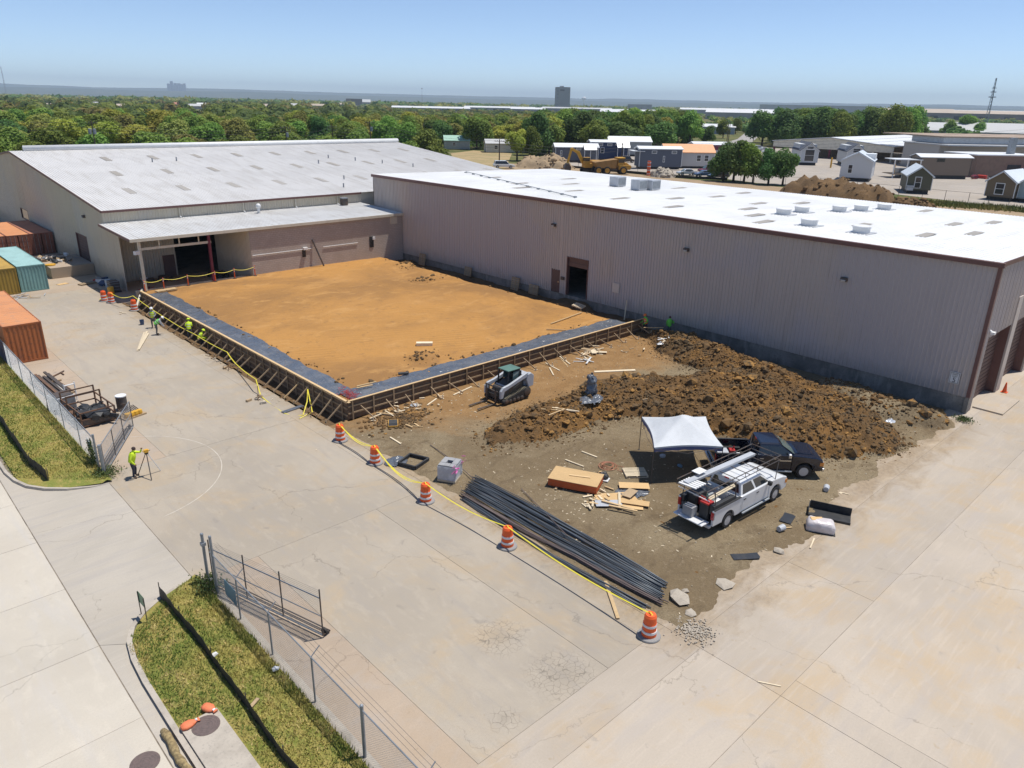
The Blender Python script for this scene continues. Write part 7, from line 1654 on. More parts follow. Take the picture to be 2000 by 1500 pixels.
# ---------------------------------------------------------------- open carport building and workshops
t = thing('carport_building', 'large open sided carport with cream gable and white roof', 'building', (240, 90.2, GZ))
Wd = 38.6; ap_ = 6.2; ev = 4.4
MB().prism([(0, ev), (Wd / 2, ap_), (Wd, ev), (Wd, ev - 1.6), (0, ev - 1.6)], 0, .4, 'X').build('gable_fascia', paint('pale fascia', (.74, .69, .57), .6), t)
for k, (ya, za, yb, zb) in enumerate(((-.4, ev, Wd / 2, ap_), (Wd / 2, ap_, Wd + .4, ev))): MB().add([(-.4, ya, za + .1), (60, ya, za + .1), (60, yb, zb + .1), (-.4, yb, zb + .1), (-.4, ya, za + .3), (60, ya, za + .3), (60, yb, zb + .3), (-.4, yb, zb + .3)], [(0, 1, 2, 3), (4, 5, 6, 7), (0, 1, 5, 4), (1, 2, 6, 5), (2, 3, 7, 6), (3, 0, 4, 7)]).build('roof', M_HROOFW, t)
for y in (.4, 6, 12.8, 19.3, 26, Wd - .4): MB().bx(.05, y - .25, 0, .5, y + .25, ev - .1 if abs(y - Wd / 2) > 8 else ap_ - 1).build('post', M_MAROON if y > 12 else M_CREAM, t)
for x in (14, 28): MB().bx(x, .1, 0, x + .4, .5, ev).build('post', M_CREAM, t)
MB().bx(20, 8, 0, 20.3, Wd, ev).bx(20, .5, 2, 20.3, 8, ev).build('back_wall', lapm((.36, .31, .27)), t)
t = thing('workshop', 'tan block workshop with white roof beside the carport', 'building', (206, 58, GZ), R(-38))
MB().bx(0, 0, 0, 16, 12, 5.0).build('wall', paint('tan blockwork', (.25, .175, .135), .9), t); MB().bx(-.3, -.3, 5.0, 16.3, 12.3, 5.25).build('roof', M_HROOFW, t); MB().bx(8, -.05, 0, 11.5, .02, 3).build('opening', M_BLACK, t); MB().bx(11, 4, 5.2, 12.2, 5.4, 9).build('duct', M_GALV, t)  # the opening is a black panel, painted dark for its shaded inside
t = thing('workshop', 'long workshop with grey awning roof behind the tan block', 'building', (222, 72, GZ), R(-38))
MB().bx(0, 0, 0, 60, 16, 6.4).build('wall', lapm((.42, .40, .37)), t); MB().bx(-.4, -4, 6.3, 60.4, 16, 6.6).build('roof', M_WMETAL, t); MB().bx(2, 2, 6.7, 60, 16, 8.2).build('upper_wall', M_WMETAL, t); MB().bx(1.5, 1.5, 8.2, 60.5, 30, 8.5).build('upper_roof', paint('tan roof', (.36, .27, .20), .8), t)
MB().bx(15, -.06, 0, 26, .03, 4.6).build('bay_shade_panel', M_BLACK, t); MB().bx(32, -.06, 0, 44, .03, 4.6).build('bay_shade_panel', M_BLACK, t)  # black panels on a solid wall paint the shade inside the bays
junk('machinery', 'orange and red machinery standing before the workshop', (214, 50), 14, 3.2, 1.4, [M_ORANGE, M_RED, M_YEL, M_MAROON], GZ + .04, (1.0, 2.0), 'machinery'); junk('stacked_goods', 'maroon trailer frames beside the tan park home', (204, 56.5), 9, 2, 1, [M_MAROON, M_RED, M_STEEL], GZ + .04, (.6, 1.3), 'trailer')
for u, lb, m_ in (((202.4, 91.31), 'yellow bollard in front of the carport', M_YEL), ((194.34, 72.09), 'yellow post beside the tan home porch', M_YEL)): tag(MB().tube((0, 0, 0), (0, 0, 2.4), .22, 10).sphere((0, 0, 2.4), .22, 10, 5).build('bollard', m_, loc=z3(u, GZ + .03)), lb, 'bollard')
p_ = (192.67, 68.5); tag(MB().prism([(-2.2, 0), (2.0, 0), (2.6, 1.9), (-2.6, 1.9)], -1, 1, 'Y').build('skip_bin', M_GALV, loc=z3(p_, GZ + .03), rz=R(-40)), 'grey steel skip beside the tan park home', 'skip')
# dirt heaps
def heap(label, pts, m_, r, h, seed, name='dirt_heap'):
    c = (sum(p[0] for p in pts) / len(pts), sum(p[1] for p in pts) / len(pts)); mb = MB()
    def fn(x, y):
        d, _ = segdist(x + c[0], y + c[1], pts); k = max(0, 1 - (d / (r * (1 + .25 * fbm(x, y, .3, 3, seed)))) ** 2); return -.1 + h * k ** .8 * (1 + .4 * fbm(x, y, .5, 5, seed)) + .12 * k * fbm(x, y, 2.2, 3, seed)
    e = r * 1.5 + max(math.hypot(p[0] - c[0], p[1] - c[1]) for p in pts); mb.grid(-e, -e, e, e, 46, 46, fn)
    kf = [f for f in mb.f if max(mb.v[i][2] for i in f) > -.06]; mb.f = kf; mb.mi = [0] * len(kf); rq = random.Random(seed)
    for _ in range(420):
        x, y = rq.uniform(-e, e), rq.uniform(-e, e); z_ = fn(x, y)
        if z_ > .1: mb.rock((x, y, z_), .1 + rq.expovariate(7), rq)
    return tag(mb.build(name, m_, smooth=True, loc=(*c, GZ), fix=False), label, 'dirt heap')
heap('brown dirt heap behind the white roof by the lot fence', [(135.05, 65.1), (135.93, 58.8), (133.59, 52.41)], M_TRENCH, 4.2, 2.6, 31); heap('small dark spoil heap at the right of the dirt heap', [(132.95, 46.3), (132.62, 44.19)], M_TRENCH, 2.4, 1.2, 33)
heap('pale tan dirt heap left of the excavator', [(133.29, 134.29), (135.03, 128.14)], M_TRACK, 4.5, 2.6, 35); heap('rubble heap beside the red barrel stack', [(139.59, 100.85), (139.78, 99.34)], M_STONE, 2.0, 1.8, 37, 'rubble_heap')
m = MB()
for _ in range(4000):
    k = rnd.random(); a, b = Vector((*(135.15, 53.93), 0)), Vector((*(141.92, 30.96), 0)); p = a.lerp(b, k) + Vector((rnd.gauss(0, 1.3), rnd.gauss(0, 1.3), 0)); h_ = rnd.uniform(.3, .9); w = .12; an = rnd.uniform(0, 6)
    m.add([(p.x - w * math.cos(an), p.y - w * math.sin(an), GZ), (p.x + w * math.cos(an), p.y + w * math.sin(an), GZ), (p.x + rnd.uniform(-.3, .3), p.y + rnd.uniform(-.3, .3), GZ + h_)], [(0, 1, 2)])
tag(m.build('tall_grass', mat('tall grass', (.16, .19, .045), [(.3, .42, .62, (.26, .23, .07), .9)], .9, world=True), fix=False), 'tall green grass along the back lot fence', 'grass', kind='stuff')
t = thing('chain_link_fence', 'distant chain link fence along the park home lot', 'fence', (0, 0, GZ)); fp = [(145.65, 87.66), (144.27, 77.37), (148.74, 68.73), (147.16, 57.06), (145.84, 48.45), (145.48, 40.89), (144.24, 31.52)]
for a, b in zip(fp[:-1], fp[1:]):
    n = max(1, round(math.dist(a, b) / 3.5))
    for k in range(n): x, y = a[0] + (b[0] - a[0]) * k / n, a[1] + (b[1] - a[1]) * k / n; MB().tube((x, y, 0), (x, y, 1.8), .04, 6).build('post', M_STEEL, t)
    MB().tube((*a, 1.75), (*b, 1.75), .025, 5).build('top_rail', M_STEEL, t)
t = thing('chain_link_fence', 'distant chain link fence before the grey park homes', 'fence', (0, 0, GZ)); fp = [(140.24, 137.62), (140.45, 110.54), (140.75, 96), (145.65, 87.66)]
for a, b in zip(fp[:-1], fp[1:]):
    n = max(1, round(math.dist(a, b) / 3))
    for k in range(n): x, y = a[0] + (b[0] - a[0]) * k / n, a[1] + (b[1] - a[1]) * k / n; MB().tube((x, y, 0), (x, y, 1.5), .04, 6).build('post', M_STEEL, t)
    MB().tube((*a, 1.5), (*b, 1.5), .03, 5).build('top_rail', M_STEEL, t); MB().bx(0, -.03, 0, math.dist(a, b), .03, .5).build('skirt', M_SILT, t, loc=(*a, 0), rz=math.atan2(b[1] - a[1], b[0] - a[0]))
p_ = (139.41, 103.78); t = thing('barrel_stack', 'stack of orange barrels on the dirt track', 'barrels', z3(p_, GZ + .03))
for k in range(4): MB().lathe([(.42 - .02 * k, k * .78), (.38, k * .78 + .75)], 12).build('barrel', M_ORANGE, t); MB().lathe([(.425, k * .78 + .3), (.42, k * .78 + .45)], 12).build('reflective_band', M_REFL, t)

# ---------------------------------------------------------------- excavator, dump truck, cars
p_ = (133.53, 116.17); ex = thing('excavator', 'yellow tracked excavator with folded boom working on the dirt track', 'excavator', z3(p_, GZ + .03), R(148))
for s in (-1, 1): MB().prism([(-1.9, .45), (-1.6, .9), (1.6, .9), (1.9, .45), (1.6, .02), (-1.6, .02)], min(s * .8, s * 1.4), max(s * .8, s * 1.4), 'Y').build('track', M_RUBBER, ex, bev=.1)
MB().bx(-2.8, -1.35, 1.1, 1.4, 1.35, 2.1).build('upper_frame', M_YELD, ex, bev=.08); MB().bx(-2.7, -1.3, 2.1, -.3, 1.3, 2.7).build('engine_cover', M_YELD, ex, bev=.1); cb = MB().bx(.2, .4, 2.0, 1.7, 1.35, 3.4).build('cab', M_YELD, ex, bev=.06); MB().bx(.3, .36, 2.6, 1.74, 1.39, 3.3).build('cab_glass', M_GLASS, cb)
MB().prism([(1.0, 1.9), (2.5, 4.6), (4.2, 5.3), (4.4, 4.9), (3.0, 4.1), (1.7, 1.8)], -.3, .3, 'Y').build('boom', M_YEL, ex, bev=.05); MB().prism([(4.0, 5.5), (4.6, 5.2), (5.4, 1.9), (5.0, 1.8)], -.22, .22, 'Y').build('stick', M_YEL, ex, bev=.04); MB().prism([(4.9, 2.0), (5.5, 2.0), (6.0, 1.0), (5.4, .2), (4.5, .4), (4.4, 1.2)], -.7, .7, 'Y').build('bucket', M_STEEL, ex, bev=.05)
M_DUMP = paint('worn dump body', (.34, .19, .06), .7, .3)
p_ = (135.15, 110.71); dt = thing('dump_truck', 'yellow articulated dump truck parked behind the excavator', 'dump truck', z3(p_, GZ + .03), R(-32))
for x in (-3.6, -1.6, 2.2):
    for s in (-1, 1): wheel(dt, x, s * 1.2, .85, .65, rim=M_YELD)
MB().bx(1.2, -1.3, 1.0, 3.9, 1.3, 2.0).prism([(2.6, 1.9), (4.1, 1.3), (4.2, 1.7), (3.0, 2.5), (2.4, 2.5)], -1.1, 1.1, 'Y').build('bonnet', M_YELD, dt, bev=.08); cb = MB().bx(.9, -1.1, 1.9, 2.4, 1.1, 3.5).build('cab', M_YELD, dt, bev=.08); MB().bx(1.0, -1.14, 2.5, 2.44, 1.14, 3.3).build('cab_glass', M_GLASS, cb); MB().bx(.8, -1.2, 3.45, 2.6, 1.2, 3.6).build('cab_roof', M_YEL, dt)
MB().prism([(-4.6, 2.6), (-3.8, 1.4), (.4, 1.3), (.7, 3.3), (-.1, 3.2)], -1.4, 1.4, 'Y').build('dump_body', M_DUMP, dt, bev=.06); MB().bx(-4, -.5, .8, 2, .5, 1.3).build('frame', M_STEEL, dt)
def car(label, pos, rz, pm, suv=False, name='car', L=4.6):
    t = thing(name, label, 'car', z3(pos, GZ + .06), rz); H = 1.75 if suv else 1.45; k = L / 4.6
    pr = [(-2.3 * k, .35), (-1.85 * k, .35)] + arc(-1.4 * k, .35, .38, 180, 0, 6) + arc(1.4 * k, .35, .38, 180, 0, 6) + [(2.2 * k, .35), (2.3 * k, .55), (2.2 * k, .78), (1.2 * k, .95), (-2.2 * k, .98), (-2.3 * k, .8)]
    MB().prism(pr, -.9, .9, 'Y').build('body', pm, t, bev=.06)
    a = [(-2.1 * k if suv else -1.75 * k, .95), (1.15 * k, .95), (.45 * k, H), (-1.9 * k if suv else -1.0 * k, H)]
    MB().loft([[(a[0][0], -.82, .95), (a[1][0], -.82, .95), (a[1][0], .82, .95), (a[0][0], .82, .95)], [(a[3][0], -.62, H), (a[2][0], -.62, H), (a[2][0], .62, H), (a[3][0], .62, H)]]).build('roof', pm, t, bev=.05)
    for s in (-1, 1): MB().add([(a[0][0] + .2, s * .83, 1.0), (a[1][0] - .15, s * .83, 1.0), (a[2][0] - .02, s * .67, H - .08), (a[3][0] + .1, s * .67, H - .08)], [(0, 1, 2, 3)]).build('side_window', M_GLASS, t)
    MB().add([(a[1][0] + .0, -.72, 1.0), (a[1][0] + .0, .72, 1.0), (a[2][0] + .06, .56, H - .06), (a[2][0] + .06, -.56, H - .06)], [(0, 1, 2, 3)]).build('windscreen', M_GLASS2, t)
    for x in (-1.4 * k, 1.4 * k):
        for s in (-1, 1): wheel(t, x, s * .82, .33, .2)
    return t
car('white sedan parked by the fence of the orange roofed home', (147.18, 99.08), R(150), M_TRUCKW, L=4.3); car('blue saloon parked right of the white sedan', (147.52, 94.61), R(148), paint('blue car', (.11, .17, .30), .25), L=4.4); car('maroon sport utility car behind the blue saloon', (157.7, 100.28), R(150), paint('maroon car', (.14, .02, .05), .25), True); car('black car half hidden behind the shrubs by the lot', (147.03, 90.79), R(150), M_TRUCKN, True)
car('dark buggy parked by the navy home porch', (166.38, 131.02), R(-40), M_STEEL, True, L=3.6); car('white van standing behind the warehouse gable end', (123.93, 134.52), R(-35), M_TRUCKW, True, 'van', 5.2)
for k, (u, lb) in enumerate((((256.51, 141.29), 'pale car parked left of the carport'), ((246.57, 133.8), 'white truck cab parked left of the carport'), ((266.97, 149.67), 'grey car parked behind the roadside trees'))): car(lb, u, R(150), (M_TRUCKW, M_TRUCKW, M_GREYP)[k], k == 1)

# ---------------------------------------------------------------- far buildings
M_FW = paint('far white roof', (.70, .70, .69), .5, .1, .05); M_FG = paint('far grey wall', (.36, .35, .34), .8, .15, .05); M_FGR = paint('far grey roof', (.48, .48, .475), .7, .12, .05); M_FB = paint('far brown wall', (.235, .19, .165), .8, .15, .05); M_FBL = paint('far blue wall', (.30, .36, .42), .7, .1, .05); M_FT = paint('far tan roof', (.46, .38, .30), .8, .1, .05)
def far_building(label, fb_, depth, wall, roof, gable=0, name='far_building', wins=0, grp=None):
    x0, y0, x1, y1, h_ = fb_; ang = math.atan2(y1 - y0, x1 - x0); L = math.hypot(x1 - x0, y1 - y0); t = thing(name, label, 'building', (x0, y0, GZ), ang, grp)
    eh = h_ * (1 - gable)
    MB().bx(0, 0, 0, L, depth, eh).build('wall', wall, t)
    if gable: MB().prism([(-.5, eh), (depth / 2, h_), (depth + .5, eh), (depth + .5, eh + .2), (depth / 2, h_ + .2), (-.5, eh + .2)], -.5, L + .5, 'X').build('roof', roof, t)
    else: MB().bx(-.4, -.4, eh + .002, L + .4, depth + .4, eh + .35).build('roof', roof, t)
    for k in range(wins): MB().bx(L * (k + .25) / wins, -.08, eh * .15, L * (k + .6) / wins, -.002, eh * .6).build('opening', M_BLACK, t)  # openings are black panels on a solid wall, their shade painted in
    return t
FBL = [('row of long white roofed sheds at the edge of the far field', (745.09, 1083.22, 848.03, 1004.68, 7.1), 60, M_FG, M_FW, .35, 9), ('white roofed shed right of the floodlight pole', (1046.16, 1259.33, 1155.22, 1160.11, 7.89), 60, M_FG, M_FW, .35, 8), ('far low shed with white roof before the tower block', (881.58, 942.31, 921.86, 902.93, 8.59), 50, M_FG, M_FW, .3, 0), ('long pale factory below the tower block', (967.4, 957.85, 1049.64, 866.93, 9.85), 120, M_FG, M_FGR, .2, 0), ('pale factory hall with bluish wall', (810.91, 691.72, 857.11, 633.58, 9.6), 90, M_FBL, M_FW, .35, 0), ('low trailer sheds among trees', (434.95, 426.49, 455.15, 404.87, 4.46), 20, M_FBL, M_FW, .3, 0), ('dark grey hall with roof plant', (2068.93, 1645.49, 2116.69, 1583.59, 18.91), 60, M_FG, M_FGR, 0, 0), ('bright warehouse behind the trees right of centre', (1572.25, 1093.75, 1622.79, 1017.25, 12.4), 70, M_FG, M_FW, .3, 0), ('grey warehouse with white pitched roof by the far road', (893.81, 581.03, 937.51, 507.51, 13.08), 60, M_FG, M_FW, .35, 0), ('low flat shed with white roof over the road', (1746.75, 1192.29, 1854.13, 1017.31, 12.33), 60, M_FG, M_FW, .3, 0), ('long bluish shed beside the curving road', (392.97, 257.58, 403.15, 241.32, 5.04), 40, M_FBL, M_FW, .25, 0), ('very long white warehouse on the right horizon', (1990.87, 1123.89, 2121.65, 851.63, 24.5), 150, M_FGR, M_FW, 0, 0), ('wide grey roofed hall behind the carport', (551.13, 238.7, 578.01, 163.16, 7.55), 40, M_FBL, M_FGR, .65, 0), ('grey roofed hall continuing at the right edge', (542.61, 173.69, 557.89, 115.57, 8.34), 40, M_FBL, M_FGR, .65, 0), ('brown low warehouse at the far right', (1610.74, 562.16, 1656.8, 406.82, 17.93), 60, M_FB, M_FT, .3, 4), ('tan roofed warehouse beyond the right hand trees', (1860.71, 743.55, 1910.11, 605.45, 20.58), 70, M_FB, M_FT, .3, 0), ('brown warehouse cut by the right picture edge', (1670.63, 466.92, 1694.27, 372.12, 16.89), 60, M_FB, M_FT, .3, 0), ('pale sheds below the radio mast on the right', (2325.03, 743.36, 2375.57, 561.28, 20.28), 60, M_FG, M_FW, .3, 0)]
for lb, fb_, dp_, wm, rm, gb, wn_ in FBL: far_building(lb, fb_, dp_, wm, rm, gb, wins=wn_)
x0, y0, x1, y1, h_ = (1731.99, 1642.93, 1764.05, 1608.45, 62.95); ang = math.atan2(y1 - y0, x1 - x0); L = math.hypot(x1 - x0, y1 - y0); t = thing('tower_block', 'windowless grey tower standing alone above the far factories', 'tower', (x0, y0, GZ), ang + R(18))
MB().bx(0, 0, 0, L * .78, L * .75, h_).build('shaft', paint('tower cladding', (.27, .265, .255), .8, .1, .05), t); MB().bx(L * .2, L * .2, h_, L * .4, L * .4, h_ * 1.05).build('roof_plant', M_FG, t); MB().bx(L * .1, -.5, h_ * .82, L * .4, -.01, h_ * .9).build('wall_sign', M_STEEL, t)
for k in range(5): MB().bx(-.6, L * .1, h_ * (.2 + .15 * k), -.01, L * .2, h_ * (.25 + .15 * k)).build('vent', M_STEEL, t)
# suburban houses in the trees
HS = [((120.12, 636.99, 129.98, 635.05, 3.33), M_FGR, 'grey roofed house among trees at the far left'), ((221.16, 994.47, 232.36, 991.91, 4.76), M_FT, 'small pink roofed house left of the mast trees'), ((301.97, 1007.62, 311.89, 1004.6, 5.12), M_FT, 'tan roofed house in the left woods'), ((440.07, 1208.05, 450.27, 1204.29, 6.41), mat('terracotta roof', (.40, .18, .12), (), .8), 'red roofed house below the skyline'), ((392.61, 1023.89, 406.99, 1018.25, 6.14), M_FGR, 'pale grey roofed house right of the red roof'), ((444.17, 1126.61, 456.83, 1121.53, 6.79), M_FW, 'white gabled house in the left centre trees'), ((521.43, 1087.54, 530.61, 1083.1, 6.94), M_FT, 'house with tan roof beside the school field'), ((580.5, 1119.14, 592.28, 1112.94, 8.06), M_FGR, 'grey house behind the school field'), ((708.87, 1293.93, 741.45, 1275.55, 6.9), M_FT, 'long tan roofed house above the school field'), ((979.49, 1646.67, 997.99, 1635.53, 7.87), M_FT, 'small tan house right of the school field'), ((1280.96, 2067.7, 1327.22, 2038.32, 17.23), M_FW, 'white hall with flat front on the centre horizon'), ((329.38, 1218.23, 339.66, 1215.41, 5.36), M_FGR, 'tiny grey house in the upper left woods'), ((222.88, 879.81, 231.54, 877.57, 3.84), M_FT, 'tan house deep in the left woods')]
for fb_, rm, lb in HS: far_building(lb, fb_, 10, M_FG, rm, .45, 'house')
far_building('long low blocks on the centre horizon', (1233.52, 2024.03, 1273.18, 1999.31, 18.16), 30, M_FB, M_FB, 0, 'far_building')
p_ = (159.29, 201.94); home('cottage with pale green roof behind the warehouse', p_, R(-35), 8, 6, 2.8, 4.2, (.40, .40, .37), paint('green roof', (.33, .52, .42), .6), [('R', 3, 1.7, 1.2, 1.2)], lift=.1, name='house')
p_ = (161.18, 183.62); home('pale low house with shaded porch behind the lawn', p_, R(-35), 12, 6, 2.7, 3.8, (.50, .52, .50), M_FGR, [('R', 3, 1.6, 1.2, 1.2), ('R', 8, 1.6, 1.2, 1.2)], lift=.1, name='house')
t = thing('water_tank', 'pair of white tanks beside the low house', 'tank', z3((165.74, 181.44), GZ))
for x in (-1.2, 1.2): MB().lathe([(1.1, 0), (1.1, 2.6), (.9, 3.0), (.05, 3.2)], 14, (x, 0, 0)).build('tank', M_WHITE, t)
# skyline, masts
M_SKYL2 = paint('skyline block', (.06, .065, .08), .7, .1, .01)
for k, (u, v0, w) in enumerate(((0, 9, 3), (1, 13, 2), (2, 7, 3), (3, 10, 3), (4, 8, 3), (5, 10, 2), (6, 9, 3), (7, 8, 3), (8, 10, 2))):
    a = Vector((*[(213.67, 589.68), (215.94, 589.85), (217.45, 589.97), (218.6, 590.06), (219.74, 590.14), (221.27, 590.26), (222.43, 590.35), (223.58, 590.44), (225.13, 590.56)][k],)).normalized() * 13200
    tag(MB().bx(-14 * w / 3, -20, 0, 14 * w / 3, 20, 115 + v0 * 9).build('skyscraper', M_SKYL2, loc=(a.x, a.y, GZ), rz=R(45)), 'distant downtown high rise on the left horizon', 'high rise', 'downtown skyline on the left horizon')
def mast(label, pos, h_, w, name='radio_mast', guy=False, plat=()):
    t = thing(name, label, 'mast', (*pos, GZ)); m = MB()
    for a in (0, 2.09, 4.19): m.tube((w * math.cos(a), w * math.sin(a), 0), (w * .25 * math.cos(a), w * .25 * math.sin(a), h_), w * .12, 5)
    n = 14
    for k in range(n):
        f0, f1 = k / n, (k + 1) / n
        for a, b in ((0, 2.09), (2.09, 4.19), (4.19, 0)): r0, r1 = w * (1 - .75 * f0), w * (1 - .75 * f1); m.tube((r0 * math.cos(a), r0 * math.sin(a), h_ * f0), (r1 * math.cos(b), r1 * math.sin(b), h_ * f1), w * .06, 4)
    m.build('lattice', M_GALV, t)
    for z, r in plat: MB().lathe([(r, h_ * z), (r, h_ * z + r * .25)], 10).build('platform', M_GALV, t)
    return t
ml = Vector((110.51, 581.78)).normalized() * 5200; mast('tall thin radio mast on the left horizon', (ml.x, ml.y), 150, 4.5)
mr = Vector((900.32, 253.04)).normalized() * 900; mast('telecom mast with antenna platforms on the right horizon', (mr.x, mr.y), 46, 1.9, plat=((.62, 3.2), (.72, 2.6), (.8, 2.0)))
p_ = (504.49, 448.85); wt = Vector(p_).normalized() * 6500; tag(MB().lathe([(5, 0), (5, 45), (16, 55), (20, 64), (14, 73), (1, 76)], 18).build('water_tower', M_WHITE, smooth=True, loc=(wt.x, wt.y, GZ)), 'white domed water tower on the centre horizon', 'water tower')
# utility poles and lines
def upole(label, pos, h_, arms=1, tx=False, lean=0, ang=R(-40), flood=False):
    t = thing('utility_pole', label, 'utility pole', (*pos, GZ), ang); t.rotation_euler = (lean, 0, ang)
    MB().tube((0, 0, -.3), (0, 0, h_), .17, 8, .11).build('pole', M_POLE, t)
    for k in range(arms): MB().bx(-1.2, -.06, h_ - .5 - k * .8, 1.2, .06, h_ - .38 - k * .8).build('crossarm', M_POLE, t)
    for k in range(arms):
        for x in (-1.1, -.5, .5, 1.1): MB().lathe([(.05, 0), (.07, .1), (.03, .2)], 6, (x, 0, h_ - .38 - k * .8)).build('insulator', M_GALV, t)
    if tx:
        for x in ((-.45, .45) if tx > 1 else (.4,)): MB().lathe([(.3, 0), (.32, .05), (.32, 1.0), (.28, 1.1), (.03, 1.12)], 12, (x, -.3, h_ - 2.6)).build('transformer', M_GALV, t)
    if flood: MB().bx(-1.0, -.4, h_ - .3, 1.0, .4, h_ + .6).build('flood_lights', M_STEEL, t)
    return t
UP_ = [((47.34, 176, 13.55), 1, 2, 'utility pole with transformers behind the left roof ridge'), ((90.03, 176, 12.36), 2, 1, 'utility pole behind the centre of the old roof'), ((102.77, 176, 12.54), 2, 0, 'double armed utility pole left of the ridge end'), ((114.06, 176, 13.51), 1, 1, 'utility pole just right of the ridge middle'), ((128.02, 140.84, 128.22, 140.66, 6.24), 1, 0, 'dark utility pole before the lawn and low house'), ((153.36, 122.97, 153.54, 122.75, 5.9), 1, 0, 'dark utility pole in front of the navy home'), ((223.91, 176.11, 224.15, 175.79, 7.53), 1, 1, 'grey utility pole among the trees behind the homes'), ((261.12, 159.43, 261.34, 159.07, 9.88), 1, 0, 'left one of two tall poles beside the road'), ((268.57, 163.36, 268.79, 162.98, 9.77), 0, 0, 'right one of two tall poles beside the road'), ((331.91, 188.75, 332.17, 188.29, 8.13), 1, 0, 'pole standing by the trees right of the road'), ((533.74, 210.25, 534.04, 209.49, 7.03), 1, 0, 'leaning pole before the grey roofed hall'), ((608.71, 155.28, 608.93, 154.42, 9.8), 1, 0, 'pole before the hall at the right edge'), ((820.22, 462.51, 820.88, 461.35, 18.04), 1, 0, 'far pole at the end of the road'), ((897, 500.39, 897.7, 499.13, 19.63), 1, 0, 'farthest pole beside the road end'), ((679.88, 542.49, 680.64, 541.53, 14.65), 1, 0, 'pole before the bluish factory, left of pair'), ((683.49, 542.53, 684.25, 541.57, 14.7), 1, 0, 'pole before the bluish factory, right of pair'), ((606.22, 541.74, 606.98, 540.88, 11.33), 1, 0, 'pole left of the pale factory'), ((762.03, 586.28, 762.85, 585.2, 12.69), 1, 0, 'pole at the right end of the pale factory')]
pp = []
for q_, ar, tx, lb in UP_:
    if len(q_) == 3: x, y = q_[:2]; b_ = land(x, y); h_ = q_[2] - b_
    else: x, y = (q_[0] + q_[2]) / 2, (q_[1] + q_[3]) / 2; b_ = GZ; h_ = min(q_[4], 14)
    o_ = upole(lb, (x, y), h_, ar, tx); o_.location.z = b_; pp.append((x, y, b_ + h_))
x0, y0, x1, y1, h_ = (865.71, 1160.66, 867.35, 1159.44, 36.33); upole('tall floodlight pole before the white sheds', (x0, y0), h_, 0, flood=True)
t = thing('power_line', 'power lines running behind the old warehouse roof', 'power line')
lp = [(-30, 330, 14), pp[0], pp[1], pp[2], pp[3], pp[4], pp[5], (260, 60, 15)]
for k in range(3):
    for a, b in zip(lp[:-1], lp[1:]): MB().path(sag((a[0], a[1], a[2] - .4 - k * .8), (b[0], b[1], b[2] - .4 - k * .8), 1.2, 10), .028, 3).build('wire', M_WIRE, t)

# ---------------------------------------------------------------- trees
def leaf_mat(name, a, b_, c_):
    N = NT(name); v = N.obj(); b = N.b
    cur = N.mix(N.rng(N.noise(v, .9, 4, .6), .38, .64), a, b_); cur = N.mix(N.rng(N.noise(v, 3.5, 3, .6), .5, .7, 0, .7), cur, c_)
    hs = N.n('ShaderNodeHueSaturation'); N.l(cur, hs.inputs['Color']); N.l(N.math('ADD', N.math('MULTIPLY', N.rand, .06), .47), hs.inputs['Hue']); N.l(N.math('ADD', N.math('MULTIPLY', N.rand, .55), .72), hs.inputs['Value'])
    N.l(hs.outputs[0], b.inputs['Base Color']); b.inputs['Roughness'].default_value = .7; b.inputs['Specular IOR Level'].default_value = .25
    tr_ = N.n('ShaderNodeBsdfTranslucent'); N.l(hs.outputs[0], tr_.inputs['Color']); mx = N.n('ShaderNodeMixShader'); mx.inputs[0].default_value = .38; N.l(b.outputs[0], mx.inputs[1]); N.l(tr_.outputs[0], mx.inputs[2]); N.l(mx.outputs[0], N.t.nodes['Material Output'].inputs['Surface']); return N.m
M_LEAF = [leaf_mat('mid green leaves', (0.177, 0.271, 0.052), (0.271, 0.366, 0.070), (0.120, 0.189, 0.043)), leaf_mat('dark green leaves', (0.099, 0.177, 0.048), (0.154, 0.249, 0.060), (0.070, 0.120, 0.035)), leaf_mat('yellow green leaves', (0.331, 0.366, 0.060), (0.473, 0.461, 0.083), (0.237, 0.283, 0.052)), leaf_mat('olive leaves', (0.271, 0.283, 0.070), (0.354, 0.331, 0.094), (0.177, 0.212, 0.060))]
M_BARK = mat('bark', (.085, .062, .045), [(6, .4, .7, (.05, .038, .03), .8)], .95)
def crown_mesh(seed, n=2600, sx=1, sz=.85, nl=13, ls=.066, gaps=.0):
    rg = random.Random(seed); lobes = []
    for k in range(nl):
        a = rg.uniform(0, 6.28); rr = rg.uniform(.15, .68); zz = rg.uniform(-.55, .62); rr *= (1 - .45 * max(0, zz)); lobes.append((rr * math.cos(a) * sx, rr * math.sin(a), zz * sz, rg.uniform(.26, .46)))
    lobes.append((0, 0, 0, .55)); m = MB(); tot = sum(l[3] ** 2 for l in lobes)
    for (cx, cy, cz, r) in lobes:
        for _ in range(int(n * r * r / tot)):
            d = Vector((rg.gauss(0, 1), rg.gauss(0, 1), rg.gauss(0, 1) + .25)).normalized(); q = r * rg.uniform(.62, 1.08); p = Vector((cx, cy, cz)) + d * q * 1.0
            nn = (d + Vector((rg.gauss(0, .55), rg.gauss(0, .55), rg.gauss(0, .55) + .35))).normalized(); u = nn.orthogonal().normalized(); u = Matrix.Rotation(rg.uniform(0, 6.28), 3, nn) @ u; w = nn.cross(u); s = ls * rg.uniform(.55, 1.35)
            m.add([p - u * s, p - w * s * .6 + nn * s * .15, p + u * s, p + w * s * .6 + nn * s * .15], [(0, 1, 2, 3)])
    return m.mesh('crown', None)
